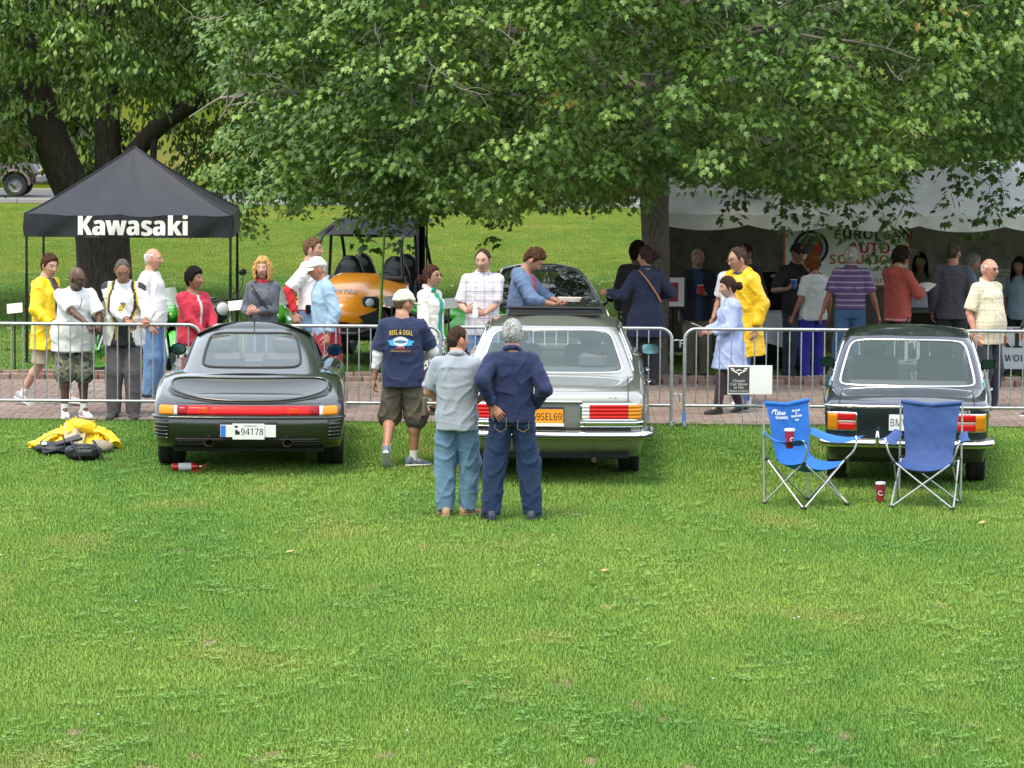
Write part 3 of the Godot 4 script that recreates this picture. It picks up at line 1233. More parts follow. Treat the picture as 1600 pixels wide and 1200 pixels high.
	for i in far.size():
		var w = far[i]
		var p := spot(w[0], w[1], -0.1)
		var ft := thing("far_tree", w[4], "tree", p, 0.0, "trees on the rise")
		var hgt: float = w[2]
		part("trunk", trunk_mesh([Vector3.ZERO, Vector3(0.05, hgt * 0.2, 0), Vector3(0, hgt * 0.45, 0.05), Vector3(0.02, hgt * 0.85, 0)], [0.28, 0.24, 0.18, 0.05], 0.15, i), dark_bark, ft)
		var fc := []
		while fc.size() < 260:
			var u := Vector3(r.randf_range(-1, 1), r.randf_range(-1, 1), r.randf_range(-1, 1))
			var l := u.length()
			if l > 1.0 or l < 0.45:
				continue
			var q := Vector3(0, hgt * 0.58, 0) + u * Vector3(hgt * 0.4, hgt * 0.46, hgt * 0.4)
			if w[3] == 2:
				var k := clampf(1.05 - q.y / hgt, 0.03, 1)
				q = Vector3(u.x * k * hgt * 0.3, q.y, u.z * k * hgt * 0.3)
			elif nz.get_noise_3d(q.x * 0.35 + i * 7, q.y * 0.4, q.z * 0.35) < -0.15:
				continue
			fc.append(q)
		var cols := [[Color(0.030, 0.075, 0.014), Color(0.075, 0.130, 0.022)], [Color(0.050, 0.095, 0.014), Color(0.120, 0.165, 0.026)], [Color(0.014, 0.040, 0.016), Color(0.030, 0.065, 0.022)]]
		leaf_sprays(ft, fc, long_leaf(0.3), lm, 34, 0.95, 0.36, cols[w[3]][0], cols[w[3]][1], 0.0, 50 + i, 0.6)
	# trees out of view behind the photographer, placed to darken reflections in car paint
	for w in [[-30, -34, 12], [-19, -42, 14], [-8, -36, 11], [4, -44, 14], [14, -35, 12], [26, -41, 13]]:
		var ft := thing("far_tree", "out-of-view broadleaf tree behind the photographer, placed to darken the car paint reflections", "tree", spot(w[0], w[1], -0.1), 0.0, "unseen trees behind the photographer")
		part("trunk", trunk_mesh([Vector3.ZERO, Vector3(0.05, w[2] * 0.2, 0), Vector3(0, w[2] * 0.45, 0.05), Vector3(0.02, w[2] * 0.85, 0)], [0.28, 0.24, 0.18, 0.05], 0.15, 1), dark_bark, ft)
		var fc := []
		while fc.size() < 240:
			var u := Vector3(r.randf_range(-1, 1), r.randf_range(-1, 1), r.randf_range(-1, 1))
			if u.length() < 1.0 and u.length() > 0.45:
				fc.append(Vector3(0, w[2] * 0.58, 0) + u * Vector3(w[2] * 0.45, w[2] * 0.46, w[2] * 0.4))
		leaf_sprays(ft, fc, long_leaf(0.3), lm, 30, 0.95, 0.42, Color(0.030, 0.075, 0.010), Color(0.080, 0.140, 0.018), 0.0, 70, 0.6)
	# leaves already fallen on the lawn
	var fl := []
	var list := []
	for i in 900:
		var dd := r.randf_range(24, 78)
		var x := r.randf_range(-1, 1) * dd * 0.15
		if dd < 47 and (r.randf() < 0.965 or dd < 30):
			continue
		var b := Basis(Vector3.UP, r.randf() * TAU) * Basis(Vector3.RIGHT, r.randf_range(-0.4, 0.4))
		list.append([Transform3D(b.scaled(Vector3.ONE * r.randf_range(0.05, 0.09)), spot(x, dd, 0.035)), Color(0.42, 0.33, 0.12).lerp(Color(0.45, 0.20, 0.06), r.randf() * r.randf())])
	var mm := MultiMesh.new()
	mm.transform_format = MultiMesh.TRANSFORM_3D
	mm.use_colors = true
	mm.mesh = maple_leaf()
	mm.instance_count = list.size()
	for i in list.size():
		mm.set_instance_transform(i, list[i][0])
		mm.set_instance_color(i, list[i][1])
	var o := MultiMeshInstance3D.new()
	o.name = "fallen_leaves"
	o.multimesh = mm
	o.material_override = lm
	tag(o, "yellow and brown leaves fallen on the lawn", "leaves", "", "stuff")
	add_child(o)

# ------------------------------------------------------------------ tents and what stands in them
func cloth_sheet(fn, nu: int, nv: int) -> MB:
	var m := MB.new()
	var rows := []
	for i in nv + 1:
		var row := []
		for j in nu + 1:
			row.append(fn.call(float(j) / nu, float(i) / nv))
		rows.append(row)
	m.grid(rows)
	return m

func build_tents():
	var black := mat("black_nylon", Color(0.016, 0.019, 0.029), 0.55)
	grain(black, 0.35, 0.3, 128, 0.03, 0.25, 8)
	var steel := mat("black_steel", Color(0.015, 0.015, 0.016), 0.4, 0.3)
	var whitep := mat("white_print", Color(0.85, 0.85, 0.83), 0.7)
	# black pop-up canopy
	var base := spot(-5.52, 56.0, 0)
	base.y = gy(55.2)
	var t := thing("canopy_tent", "black pop-up canopy tent with a white name along its front valance", "tent", base, deg_to_rad(2.2))
	var hw := 1.475
	var peak := Vector3(0, 3.06, 0)
	for k in 4:
		var b := Basis(Vector3.UP, k * PI / 2)
		var fn := func(u: float, v: float) -> Vector3:
			var e := Vector3((u - 0.5) * 2 * hw, 2.13, hw)
			e.y += 0.012 * sin(u * PI * 6.0) - 0.02 * sin(u * PI)
			var f := pow(v, 1.10)
			var q := e.lerp(peak, v)
			q.y = lerpf(e.y, peak.y, f) - 0.05 * sin(v * PI) * sin(u * PI)
			q.y += 0.012 * sin(u * 31.0 + v * 9.0) * (1 - v) * sin(u * PI)
			return b * q
		part("canopy_panel", cloth_sheet(fn, 24, 16), black, t)
		var vf := func(u: float, v: float) -> Vector3:
			var q := Vector3((u - 0.5) * 2 * hw, 2.13 - v * 0.32, hw + 0.004)
			q.y += (0.012 * sin(u * PI * 6.0) - 0.02 * sin(u * PI)) * (1.0 - v) - 0.008 * sin(u * PI) * v
			q.z += 0.018 * sin(u * 17.0 + v * 2.0 + k) * v + 0.007 * sin(u * 43.0 + 5.0 * v) * v
			return b * q
		part("valance", cloth_sheet(vf, 48, 6), black, t)
		var seam := MB.new()
		var ln := []
		for i in 9:
			var v := i / 8.0
			var q := Vector3(hw, 2.13, hw).lerp(peak, v)
			q.y = lerpf(2.13, peak.y, pow(v, 1.10)) + 0.004
			ln.append(b * q)
		seam.tube(ln, 0.012, 6)
		part("ridge_seam", seam, black, t)
		var leg := MB.new()
		var c := b * Vector3(hw - 0.03, 0, hw - 0.03)
		leg.box(Vector3(0.042, 1.3, 0.042), c + Vector3.UP * 0.65, 0.004, b)
		leg.box(Vector3(0.034, 0.95, 0.034), c + Vector3.UP * 1.62, 0.003, b)
		leg.box(Vector3(0.12, 0.012, 0.12), c + Vector3.UP * 0.03, 0.002, b)
		part("leg", leg, steel, t)
		var truss := MB.new()
		for s in 4:
			var x0 := -hw + s * hw / 2
			truss.tube([b * Vector3(x0, 2.05, hw - 0.04), b * Vector3(x0 + hw / 2, 1.84, hw - 0.04)], 0.009, 5)
			truss.tube([b * Vector3(x0, 1.84, hw - 0.05), b * Vector3(x0 + hw / 2, 2.05, hw - 0.05)], 0.009, 5)
		part("truss", truss, steel, t)
	var bend := func(q: Vector3) -> Vector3:
		var u := (q.x * 1.0 + 0.06) / (2 * hw) + 0.5
		var v := clampf((2.13 - (q.y + 1.97)) / 0.32, 0, 1)
		return Vector3(q.x + 0.06, q.y + 1.972 - 0.008 * sin(u * PI) * v, hw + 0.010 + q.z + 0.018 * sin(u * 17.0 + v * 2.0) * v + 0.007 * sin(u * 43.0 + 5.0 * v) * v)
	var lt := lettering("Kawasaki", 0.262, 0.006, true, "Droid Sans")
	var lm := MB.new()
	var sx := 1.65 / 1.71
	for i in lt.v.size():
		lt.v[i] = bend.call(Vector3(lt.v[i].x * sx, lt.v[i].y, lt.v[i].z))
	for dx in [-0.009, 0.009]:
		for i in lt.v.size():
			lt.v[i] += Vector3(dx if dx > 0 else dx, 0, 0.0012)
		part("lettering", lt, whitep, t)
		for i in lt.v.size():
			lt.v[i] -= Vector3(dx, 0, 0)
	# white marquee
	var vinyl := mat("white_vinyl", Color(0.88, 0.88, 0.88), 0.5)
	grain(vinyl, 0.8, 0.10, 128, 0.02, 0.3, 12)
	vinyl.backlight_enabled = true
	vinyl.backlight = Color(0.5, 0.5, 0.49)
	var liner := mat("taupe_liner", Color(0.42, 0.37, 0.31), 0.9)
	grain(liner, 1.2, 0.35, 128, 0.03)
	var mx0 := 1.97
	var mx1 := 12.6
	var mg := gy(51.0)
	t = thing("marquee", "long white marquee with a scalloped valance and a taupe back wall", "tent", Vector3((mx0 + mx1) / 2, mg, -54.2), 0.0)
	var hx := (mx1 - mx0) / 2
	var ridge := 2.9
	for s in [1, -1]:
		var fn := func(u: float, v: float) -> Vector3:
			var bay := absf(sin(u * PI * 3.5))
			return Vector3((u * 2 - 1) * hx, lerpf(2.21, ridge, v) - 0.07 * sin(v * PI) * bay - 0.03 * bay * v + 0.012 * sin(u * 90.0) * (1 - v), s * 3.2 * (1 - v) * (1.0 if s > 0 else 1.0))
		part("roof_panel", cloth_sheet(fn, 84, 8), vinyl, t)
		var vf := func(u: float, v: float) -> Vector3:
			var sc := absf(sin(u * hx * 2 / 0.57 * PI * 0.5))
			return Vector3((u * 2 - 1) * hx, 2.21 + 0.012 * sin(u * 90.0) * (1 - v) - v * (0.13 + 0.085 * pow(sc, 0.7)), s * (3.204 + 0.012 * sin(u * 150.0) * v))
		part("valance", cloth_sheet(vf, 260, 3), vinyl, t)
	var wall := func(u: float, v: float) -> Vector3:
		return Vector3((u * 2 - 1) * hx, 2.15 * v - 0.1, -3.15 + 0.035 * sin(u * 60.0) + 0.02 * sin(u * 23.0))
	part("back_wall", cloth_sheet(wall, 200, 3), liner, t)
	for s in [-1, 1]:
		var sw := func(u: float, v: float) -> Vector3:
			var z := lerpf(-3.15, -1.2 if s < 0 else 3.1, u)
			return Vector3(s * (hx - 0.02) + 0.03 * sin(u * 25.0), v * lerpf(2.15, ridge, 1.0 - absf(z) / 3.2) - 0.1 * (1 - v), z)
		part("side_wall", cloth_sheet(sw, 40, 3), liner, t)
	var alu := mat("aluminium", Color(0.6, 0.6, 0.6), 0.35, 0.9)
	for x in [-hx + 0.08, -hx + 5.9, hx - 0.08]:
		for z in [3.1, -3.05]:
			var pm := MB.new()
			pm.tube([Vector3(x, -0.1, z), Vector3(x, 2.14, z)], 0.025, 10)
			part("pole", pm, alu, t)
	# banner
	var bw := mat("banner_white", Color(0.86, 0.87, 0.86), 0.6)
	var red := mat("print_red", Color(0.55, 0.03, 0.04), 0.6)
	var blackp := mat("print_black", Color(0.012, 0.012, 0.014), 0.6)
	var orange := mat("print_orange", Color(0.50, 0.17, 0.03), 0.6)
	var greyp := mat("print_grey", Color(0.25, 0.25, 0.26), 0.6)
	var D := 53.0
	t = thing("banner", "white vinyl banner with a wheel emblem and European auto lettering hung in the marquee", "banner", Vector3(4.61, gy(51.5), -D))
	var bf := func(u: float, v: float) -> Vector3:
		return Vector3((u - 0.5) * 1.74, 1.19 + v * 0.90, 0.02 * sin(u * 9.0) + 0.012 * sin(v * 6.0))
	part("sheet", cloth_sheet(bf, 30, 12), bw, t)
	var bd := MB.new()
	for e in [[Vector3(-0.87, 1.19, 0.03), Vector3(0.87, 1.19, 0.03)], [Vector3(-0.87, 2.09, 0.03), Vector3(0.87, 2.09, 0.03)], [Vector3(-0.865, 1.19, 0.03), Vector3(-0.865, 2.09, 0.03)], [Vector3(0.865, 1.19, 0.03), Vector3(0.865, 2.09, 0.03)]]:
		bd.tube([e[0], e[1]], 0.014, 6)
	part("border", bd, mat("print_rust", Color(0.45, 0.11, 0.04), 0.6), t)
	for w in [["EUROPEAN", 0.36, 1.90, 0.125, blackp], ["AUTO", 0.31, 1.715, 0.145, red], ["SOLUTIONS", 0.30, 1.555, 0.125, orange], ["Factory Owned & Trained", 0.34, 1.42, 0.045, greyp], ["www.virtual", 0.36, 1.275, 0.085, greyp]]:
		var l := lettering(w[0], w[3], 0.004, w[3] > 0.1)
		var mxx := 0.0
		for q in l.v:
			mxx = maxf(mxx, absf(q.x))
		var k := minf(1.35, 0.535 / mxx)
		if w[0] == "AUTO":
			k = 0.29 / mxx
		var lo := 1e9
		var hi := -1e9
		for q in l.v:
			lo = minf(lo, q.y)
			hi = maxf(hi, q.y)
		for i in l.v.size():
			var q: Vector3 = l.v[i]
			q = Vector3(q.x * k + w[1], q.y - (lo + hi) / 2 + w[2], q.z)
			var u := q.x / 1.74 + 0.5
			var v := (q.y - 1.19) / 0.9
			q.z += 0.02 * sin(u * 9.0) + 0.012 * sin(v * 6.0) + 0.007
			l.v[i] = q
		part("lettering", l, w[4], t)
	for ring in [[0.245, 0.205, blackp, 0.022], [0.205, 0.17, mat("print_silver", Color(0.42, 0.43, 0.44), 0.5), 0.019], [0.17, 0.0, mat("print_slate", Color(0.09, 0.10, 0.115), 0.5), 0.017]]:
		var rm := MB.new()
		var rr := []
		for k in 2:
			var row := []
			for j in 33:
				var a := TAU * j / 32
				row.append(Vector3(-0.50 + cos(a) * ring[k], 1.71 + sin(a) * ring[k], ring[3] + 0.006))
			rr.append(row)
		rm.grid(rr)
		part("emblem_ring", rm, ring[2], t)
	var em := MB.new()
	em.face([Vector3(-0.47, 1.62, 0.032), Vector3(-0.36, 1.66, 0.032), Vector3(-0.38, 1.78, 0.032), Vector3(-0.46, 1.80, 0.032)])
	part("emblem_flag", em, red, t)
	# furniture of the marquee
	var wood := mat("dark_table", Color(0.10, 0.095, 0.09), 0.6)
	t = thing("draped_table", "trestle table under a pale grey cloth that hangs to a point", "table", Vector3(3.55, gy(52.6), -52.6))
	var tb := MB.new()
	tb.box(Vector3(0.95, 0.04, 0.6), Vector3(0, 0.87, 0), 0.005)
	part("tabletop", tb, wood, t)
	for x in [-0.42, 0.42]:
		for z in [-0.25, 0.25]:
			var lg := MB.new()
			lg.box(Vector3(0.04, 0.87, 0.04), Vector3(x, 0.43, z), 0.004)
			part("leg", lg, wood, t)
	var cl := func(u: float, v: float) -> Vector3:
		var x := (u - 0.5) * 0.98
		if v < 0.5:
			return Vector3(x, 0.897, lerpf(-0.31, 0.315, v * 2))
		var drop := (v - 0.5) * 2
		return Vector3(x, 0.897 - drop * lerpf(0.30, 0.56, u) , 0.318 + 0.03 * drop * (1 + sin(u * 22.0)))
	tag(part("tablecloth", cloth_sheet(cl, 40, 14), mat("cloth_pale", Color(0.50, 0.51, 0.56), 0.9), null, Transform3D(Basis.IDENTITY, t.position)), "pale grey cloth hanging in a point over the marquee table", "tablecloth")
	t = thing("display_case", "black display trunk with silver edging and badge behind the draped table", "case", Vector3(3.66, gy(54.0), -54.0))
	var cs := MB.new()
	cs.box(Vector3(0.86, 0.56, 0.5), Vector3(0, 1.14, -0.1), 0.05)
	cs.box(Vector3(0.9, 0.8, 0.55), Vector3(0, 0.45, -0.1), 0.03)
	part("body", cs, mat("gloss_black", Color(0.008, 0.008, 0.010), 0.15), t)
	for e in [[0.40, 1.42], [0.43, 0.86]]:
		var tr := MB.new()
		tr.tube([Vector3(-e[0], e[1], 0.15), Vector3(e[0], e[1], 0.15)], 0.013, 6)
		part("silver_edge", tr, alu, t)
	var bg := MB.new()
	bg.lathe([Vector2(0, 0.012), Vector2(0.055, 0.01), Vector2(0.06, 0)], 16, Transform3D(Basis(Vector3.RIGHT, PI / 2), Vector3(0.02, 1.35, 0.155)), 0.5)
	part("badge", bg, alu, t)
	t = thing("framed_poster", "framed poster with white mat and red centre on a stand by the maple trunk", "poster", Vector3(2.17, gy(51.8), -51.8))
	var fm := MB.new()
	fm.box(Vector3(0.36, 0.46, 0.03), Vector3(0, 1.17, 0), 0.006)
	part("frame", fm, mat("black_wood", Color(0.015, 0.014, 0.014), 0.4), t)
	fm = MB.new()
	fm.box(Vector3(0.29, 0.39, 0.006), Vector3(0, 1.17, 0.016), 0.001)
	part("mat_board", fm, mat("mat_white", Color(0.72, 0.73, 0.73), 0.6), t)
	fm = MB.new()
	fm.box(Vector3(0.13, 0.26, 0.006), Vector3(0, 1.17, 0.0205), 0.001)
	part("print", fm, mat("dull_red", Color(0.30, 0.035, 0.05), 0.6), t)
	for x in [-0.14, 0.14]:
		fm = MB.new()
		fm.tube([Vector3(x * 1.3, 0, 0.1), Vector3(x * 0.6, 1.0, 0.0)], 0.012, 6)
		part("leg", fm, steel, t)
	fm = MB.new()
	fm.tube([Vector3(0, 0, -0.35), Vector3(0, 1.1, -0.03)], 0.012, 6)
	part("leg", fm, steel, t)
	# serving counter and the steel oven
	t = thing("serving_counter", "dark serving counter in front of the apron", "counter", Vector3(5.85, gy(53.4), -53.4))
	tb = MB.new()
	tb.box(Vector3(0.9, 0.05, 0.6), Vector3(0, 0.90, 0), 0.01)
	part("countertop", tb, wood, t)
	tb = MB.new()
	tb.box(Vector3(0.84, 0.87, 0.54), Vector3(0, 0.435, -0.01), 0.01)
	part("front_panel", tb, mat("gloss_black"), t)
	var st := mat("brushed_steel", Color(0.50, 0.49, 0.46), 0.38, 0.7)
	grain(st, 0.4, 0.2)
	t = thing("steel_oven", "stainless steel oven with a framed lid at the back of the marquee", "oven", Vector3(6.95, gy(54.5), -54.7))
	tb = MB.new()
	tb.box(Vector3(1.15, 0.66, 0.6), Vector3(0, 1.10, 0), 0.03)
	part("lid", tb, st, t)
	tb = MB.new()
	tb.box(Vector3(1.2, 0.72, 0.65), Vector3(0, 0.40, 0), 0.02)
	part("cabinet", tb, wood, t)
	tb = MB.new()
	for x in [-0.56, 0.56]:
		tb.tube([Vector3(x, 0.75, 0.32), Vector3(x, 1.42, 0.32)], 0.014, 8)
	tb.tube([Vector3(-0.56, 1.42, 0.32), Vector3(0.56, 1.42, 0.32)], 0.014, 8)
	tb.tube([Vector3(-0.56, 1.36, 0.33), Vector3(0.56, 1.36, 0.33)], 0.01, 8)
	part("frame", tb, alu, t)
	# sign board with big serif letters, cut by the picture edge
	t = thing("sign_board", "pale sign board with large serif letters on a low black stand", "sign", Vector3(6.86, gy(50.0), -50.0))
	tb = MB.new()
	tb.box(Vector3(1.3, 0.56, 0.03), Vector3(0, 0.46, 0), 0.004)
	part("board", tb, mat("sign_pale", Color(0.55, 0.56, 0.57), 0.6), t)
	tb = MB.new()
	tb.box(Vector3(1.34, 0.05, 0.05), Vector3(0, 0.165, 0.01), 0.006)
	for x in [-0.6, 0.6]:
		tb.box(Vector3(0.04, 0.18, 0.3), Vector3(x, 0.09, 0), 0.004)
	part("stand", tb, steel, t)
	for w in [["KE", -0.36, 0.59, 0.25, blackp, "Droid Serif"], ["WOLF", -0.27, 0.33, 0.085, mat("print_indigo", Color(0.06, 0.06, 0.16), 0.6), "Droid Sans"]]:
		var l := lettering(w[0], w[3], 0.004, true, w[5])
		for i in l.v.size():
			l.v[i] += Vector3(w[1], w[2], 0.019)
		part("lettering", l, w[4], t)

# ------------------------------------------------------------------ cars
# Car space: x to the right as seen from behind, y up, +z to the rear, z = 0 at the rear axle.
func plan(t: float, w: float, zr: float, zf: float, rr: float, rf: float, bow: float) -> Vector2:
	# closed outline seen from above; t = 0 middle of the tail, +-0.3 the rear corner, +-0.75 the front corner, 1 the middle of the nose
	var s := 1.0
	if t > 1.0:
		t = 2.0 - t
		s = -1.0
	if t < 0.0:
		t = -t
		s = -s
	var x: float
	var z: float
	var zc := zr - bow
	if t < 0.22:
		x = (w - rr) * t / 0.22
		z = zr - bow * pow(x / w, 2)
	elif t < 0.34:
		var a := (t - 0.22) / 0.12 * PI / 2
		var zz := zr - bow * pow((w - rr) / w, 2)
		x = w - rr + rr * sin(a)
		z = zz - rr + rr * cos(a)
	elif t < 0.74:
		var k := (t - 0.34) / 0.40
		x = w
		z = lerpf(zr - bow * pow((w - rr) / w, 2) - rr, zf + bow + rf, k)
	elif t < 0.82:
		var a := (t - 0.74) / 0.08 * PI / 2
		x = w - rf + rf * cos(a)
		z = zf + bow + rf - rf * sin(a)
	else:
		var k := (t - 0.82) / 0.18
		x = (w - rf) * (1.0 - k)
		z = zf + bow * pow(x / (w - rf + 0.001), 2)
	return Vector2(x * s, z)

func body_at(c: Dictionary, t: float, y_or_f: float, by_y := false) -> Vector3:
	# point on the lower body's skin; f = 0 sill .. 1 shoulder
	var f := y_or_f
	if by_y:
		f = clampf((y_or_f - c.yb) / (curve(c.ys, c.tail_z) - c.yb), 0, 1)
	var q := plan(t, c.w * curve(c.wf, f), curve(c.zr, f), curve(c.zf, f), c.rr, c.rf, c.bow)
	q.x *= curve(c.taper, q.y)
	return Vector3(q.x, lerpf(c.yb, curve(c.ys, q.y), f), q.y)

func tail_z(c: Dictionary, x: float, y: float) -> float:
	# depth of the tail's skin behind the axle at x, y
	var lo := 0.0
	var hi := 0.34
	for i in 14:
		var m := (lo + hi) / 2
		if body_at(c, m, y, true).x < absf(x):
			lo = m
		else:
			hi = m
	return body_at(c, lo, y, true).z

func body_shell(c: Dictionary) -> MB:
	var m := MB.new()
	var ts := []
	for i in 12:
		ts.append(0.22 * i / 12.0)
	for i in 10:
		ts.append(0.22 + 0.12 * i / 10.0)
	for i in 60:
		ts.append(0.34 + 0.40 * i / 60.0)
	for i in 8:
		ts.append(0.74 + 0.08 * i / 8.0)
	for i in 9:
		ts.append(0.82 + 0.18 * i / 8.0)
	var full := []
	for i in range(ts.size() - 1, 0, -1):
		full.append(-ts[i])
	full.append_array(ts)
	var rows := []
	for f in [0.0, 0.03, 0.08, 0.16, 0.25, 0.34, 0.43, 0.52, 0.6, 0.68, 0.76, 0.83, 0.89, 0.94, 0.975, 1.0]:
		var row := []
		for t in full:
			var p := body_at(c, t, f)
			for ar in c.arches:
				var dz: float = p.z - ar[0]
				if absf(dz) < ar[1] and absf(p.x) > c.w * 0.6:
					var top: float = ar[2] + sqrt(ar[1] * ar[1] - dz * dz)
					if p.y < top:
						p.y = top
						p.x *= 1.006
			row.append(p)
		rows.append(row)
	var edge: Array = rows[rows.size() - 1]
	var zm: float = (curve(c.zr, 1.0) + curve(c.zf, 1.0)) / 2
	for s in [0.992, 0.98, 0.955, 0.92, 0.88, 0.83, 0.77, 0.7, 0.62, 0.53, 0.43, 0.3, 0.15, 0.0]:
		var row := []
		for p in edge:
			var x: float = p.x * s
			var z: float = zm + (p.z - zm) * s
			var y = curve(c.ys, z) + c.crown * (1.0 - pow(absf(x) / c.w, 2.2)) * smoothstep(0, 0.06, 1.0 - s) + (curve(c.deck, z) if c.has("deck") else 0.0) * (1.0 - pow(absf(x) / c.w, 3.0)) * smoothstep(0, 0.12, 1.0 - s)
			row.append(Vector3(x, y, z))
		rows.append(row)
	m.grid(rows)
	return m

func cabin_at(g: Dictionary, t: float, f: float) -> Vector3:
	var q := plan(t, curve(g.w, f), curve(g.zr, f), curve(g.zf, f), curve(g.rr, f), g.rf, g.bow)
	var side := minf(absf(q.x) / curve(g.w, f), 1.0)
	return Vector3(q.x, lerpf(g.y0, g.y1, f) - g.get("droop", 0.02) * f * f * pow(side, 4.0), q.y)

func hole_loop(h: Array, k: float) -> Array:
	# rounded window outline in (t, f), shrunk by k towards its middle
	var out := []
	var n: float = h[4]
	for sd in 4:
		for i in 16:
			var a := -1.0 + 2.0 * i / 16.0
			var q: Vector2 = [Vector2(a, -1), Vector2(1, a), Vector2(-a, 1), Vector2(-1, -a)][sd]
			q /= pow(pow(absf(q.x), n) + pow(absf(q.y), n), 1.0 / n)
			out.append(Vector2(lerpf(h[0], h[1], 0.5 + q.x * 0.5 * k), lerpf(h[2], h[3], 0.5 + q.y * 0.5 * k)))
	return out

func cabin(c: Dictionary, car: Node3D, paint: Material, glass: Material):
	var g: Dictionary = c.cabin
	var shell := MB.new()
	for cell in g.cells:   # [t0, t1, hole, name, trim radius, trim material]
		var inner := hole_loop(cell[2], 1.0)
		var outer := []
		for sd in 4:
			for i in 16:
				var a := float(i) / 16.0
				var q: Vector2 = [Vector2(a, 0), Vector2(1, a), Vector2(1 - a, 1), Vector2(0, 1 - a)][sd]
				outer.append(Vector2(lerpf(cell[0], cell[1], q.x), q.y))
		var rows := []
		for k in 6:
			var row := []
			for i in 64:
				var q: Vector2 = (outer[i] as Vector2).lerp(inner[i], k / 5.0)
				row.append(cabin_at(g, q.x, q.y))
			rows.append(row)
		# the return of the opening
		var ret := []
		for q in rows[5]:
			ret.append(Vector3(q.x * 0.985, q.y, q.z - 0.012 * signf(q.z - g.zmid)))
		rows.append(ret)
		shell.grid(rows, true)
		var gl := MB.new()
		var gr := []
		for k in 7:
			var row := []
			for q in hole_loop(cell[2], 1.0 - k / 6.0):
				var p := cabin_at(g, q.x, q.y)
				p.x *= 0.992
				p.z = g.zmid + (p.z - g.zmid) * 0.994
				row.append(p)
			gr.append(row)
		gl.grid(gr, true)
		part(cell[3], gl, glass, car)
		var loop := []
		for q in inner:
			loop.append(cabin_at(g, q.x, q.y))
		var tr := MB.new()
		tr.tube(loop, cell[4], 6, false, 1.0, Vector3.UP, true)
		part("window_trim", tr, cell[5], car)
	# roof
	var rows := []
	var edge := []
	for cell in g.cells:
		for i in 16:
			edge.append(cabin_at(g, lerpf(cell[0], cell[1], i / 16.0), 1.0))
	var zr: float = curve(g.zr, 1.0)
	var zf: float = curve(g.zf, 1.0)
	for s in [1.0, 0.985, 0.95, 0.9, 0.8, 0.65, 0.45, 0.25, 0.0]:
		var row := []
		for p in edge:
			var z: float = g.zroof + (p.z - g.zroof) * s
			var x: float = p.x * s
			var hump: float = 1.0 - pow(absf((z - g.zroof) / (maxf(absf(zr - g.zroof), absf(zf - g.zroof)))), 2.6)
			row.append(Vector3(x, lerpf(g.y1, p.y, pow(s, 3.0)) + g.crown * (1.0 - pow(s, 2.4)) * (0.35 + 0.65 * hump), z))
		rows.append(row)
	shell.grid(rows, true)
	part("cabin", shell, paint, car)

func tail_panel(c: Dictionary, x0: float, x1: float, y0: float, y1: float, out: float, nx := 10, ny := 4) -> MB:
	# a slab that follows the tail's curve, standing "out" proud of it
	var m := MB.new()
	var rows := []
	for i in range(-1, ny + 2):
		var row := []
		for j in range(-1, nx + 2):
			var x := lerpf(x0, x1, clampf(j, 0, nx) / float(nx))
			var y := lerpf(y0, y1, clampf(i, 0, ny) / float(ny))
			var edge := i < 0 or j < 0 or i > ny or j > nx
			row.append(Vector3(x, y, tail_z(c, x, y) + (-0.012 if edge else out)))
		rows.append(row)
	m.grid(rows)
	return m

func tail_bar(c: Dictionary, y: float, off: float, deep: float, high: float, tmax: float, n := 40) -> MB:
	var m := MB.new()
	var pts := []
	for i in n + 1:
		var t := lerpf(-tmax, tmax, float(i) / n)
		var p := body_at(c, t, y, true)
		var p2 := body_at(c, t + 0.004, y, true)
		var d := Vector3(p2.x - p.x, 0, p2.z - p.z).normalized()
		var nn := Vector3(-d.z, 0, d.x)
		if nn.dot(Vector3(p.x, 0, p.z + 0.6)) < 0:
			nn = -nn
		p.y = y
		pts.append(p + nn * off)
	m.tube(pts, deep, 10, true, high / deep)
	return m

func wheel(car: Node3D, x: float, z: float, r: float, w: float, rim_mat: Material, name_ := "wheel"):
	var o := Node3D.new()
	o.name = numbered(car, name_)
	o.position = Vector3(x, r, z)
	o.rotation.z = PI / 2
	car.add_child(o)
	var ty := MB.new()
	var h := w / 2
	ty.lathe([Vector2(r * 0.62, -h * 0.8), Vector2(r * 0.8, -h), Vector2(r * 0.94, -h * 0.97), Vector2(r * 0.99, -h * 0.8), Vector2(r, -h * 0.5), Vector2(r, -h * 0.1), Vector2(r * 0.985, -h * 0.07), Vector2(r * 0.985, h * 0.07), Vector2(r, h * 0.1), Vector2(r, h * 0.5), Vector2(r * 0.99, h * 0.8), Vector2(r * 0.94, h * 0.97), Vector2(r * 0.8, h), Vector2(r * 0.62, h * 0.8)], 36)
	part("tyre", ty, mat("tyre", Color(0.014, 0.014, 0.015), 0.85), o)
	var rm := MB.new()
	rm.lathe([Vector2(r * 0.64, -h * 0.82), Vector2(r * 0.6, -h * 0.6), Vector2(r * 0.5, -h * 0.3), Vector2(r * 0.16, -h * 0.4), Vector2(0.0, -h * 0.55)], 30)
	rm.lathe([Vector2(r * 0.64, h * 0.82), Vector2(r * 0.6, h * 0.6), Vector2(r * 0.5, h * 0.3), Vector2(r * 0.16, h * 0.4), Vector2(0.0, h * 0.55)], 30)
	part("rim", rm, rim_mat, o)

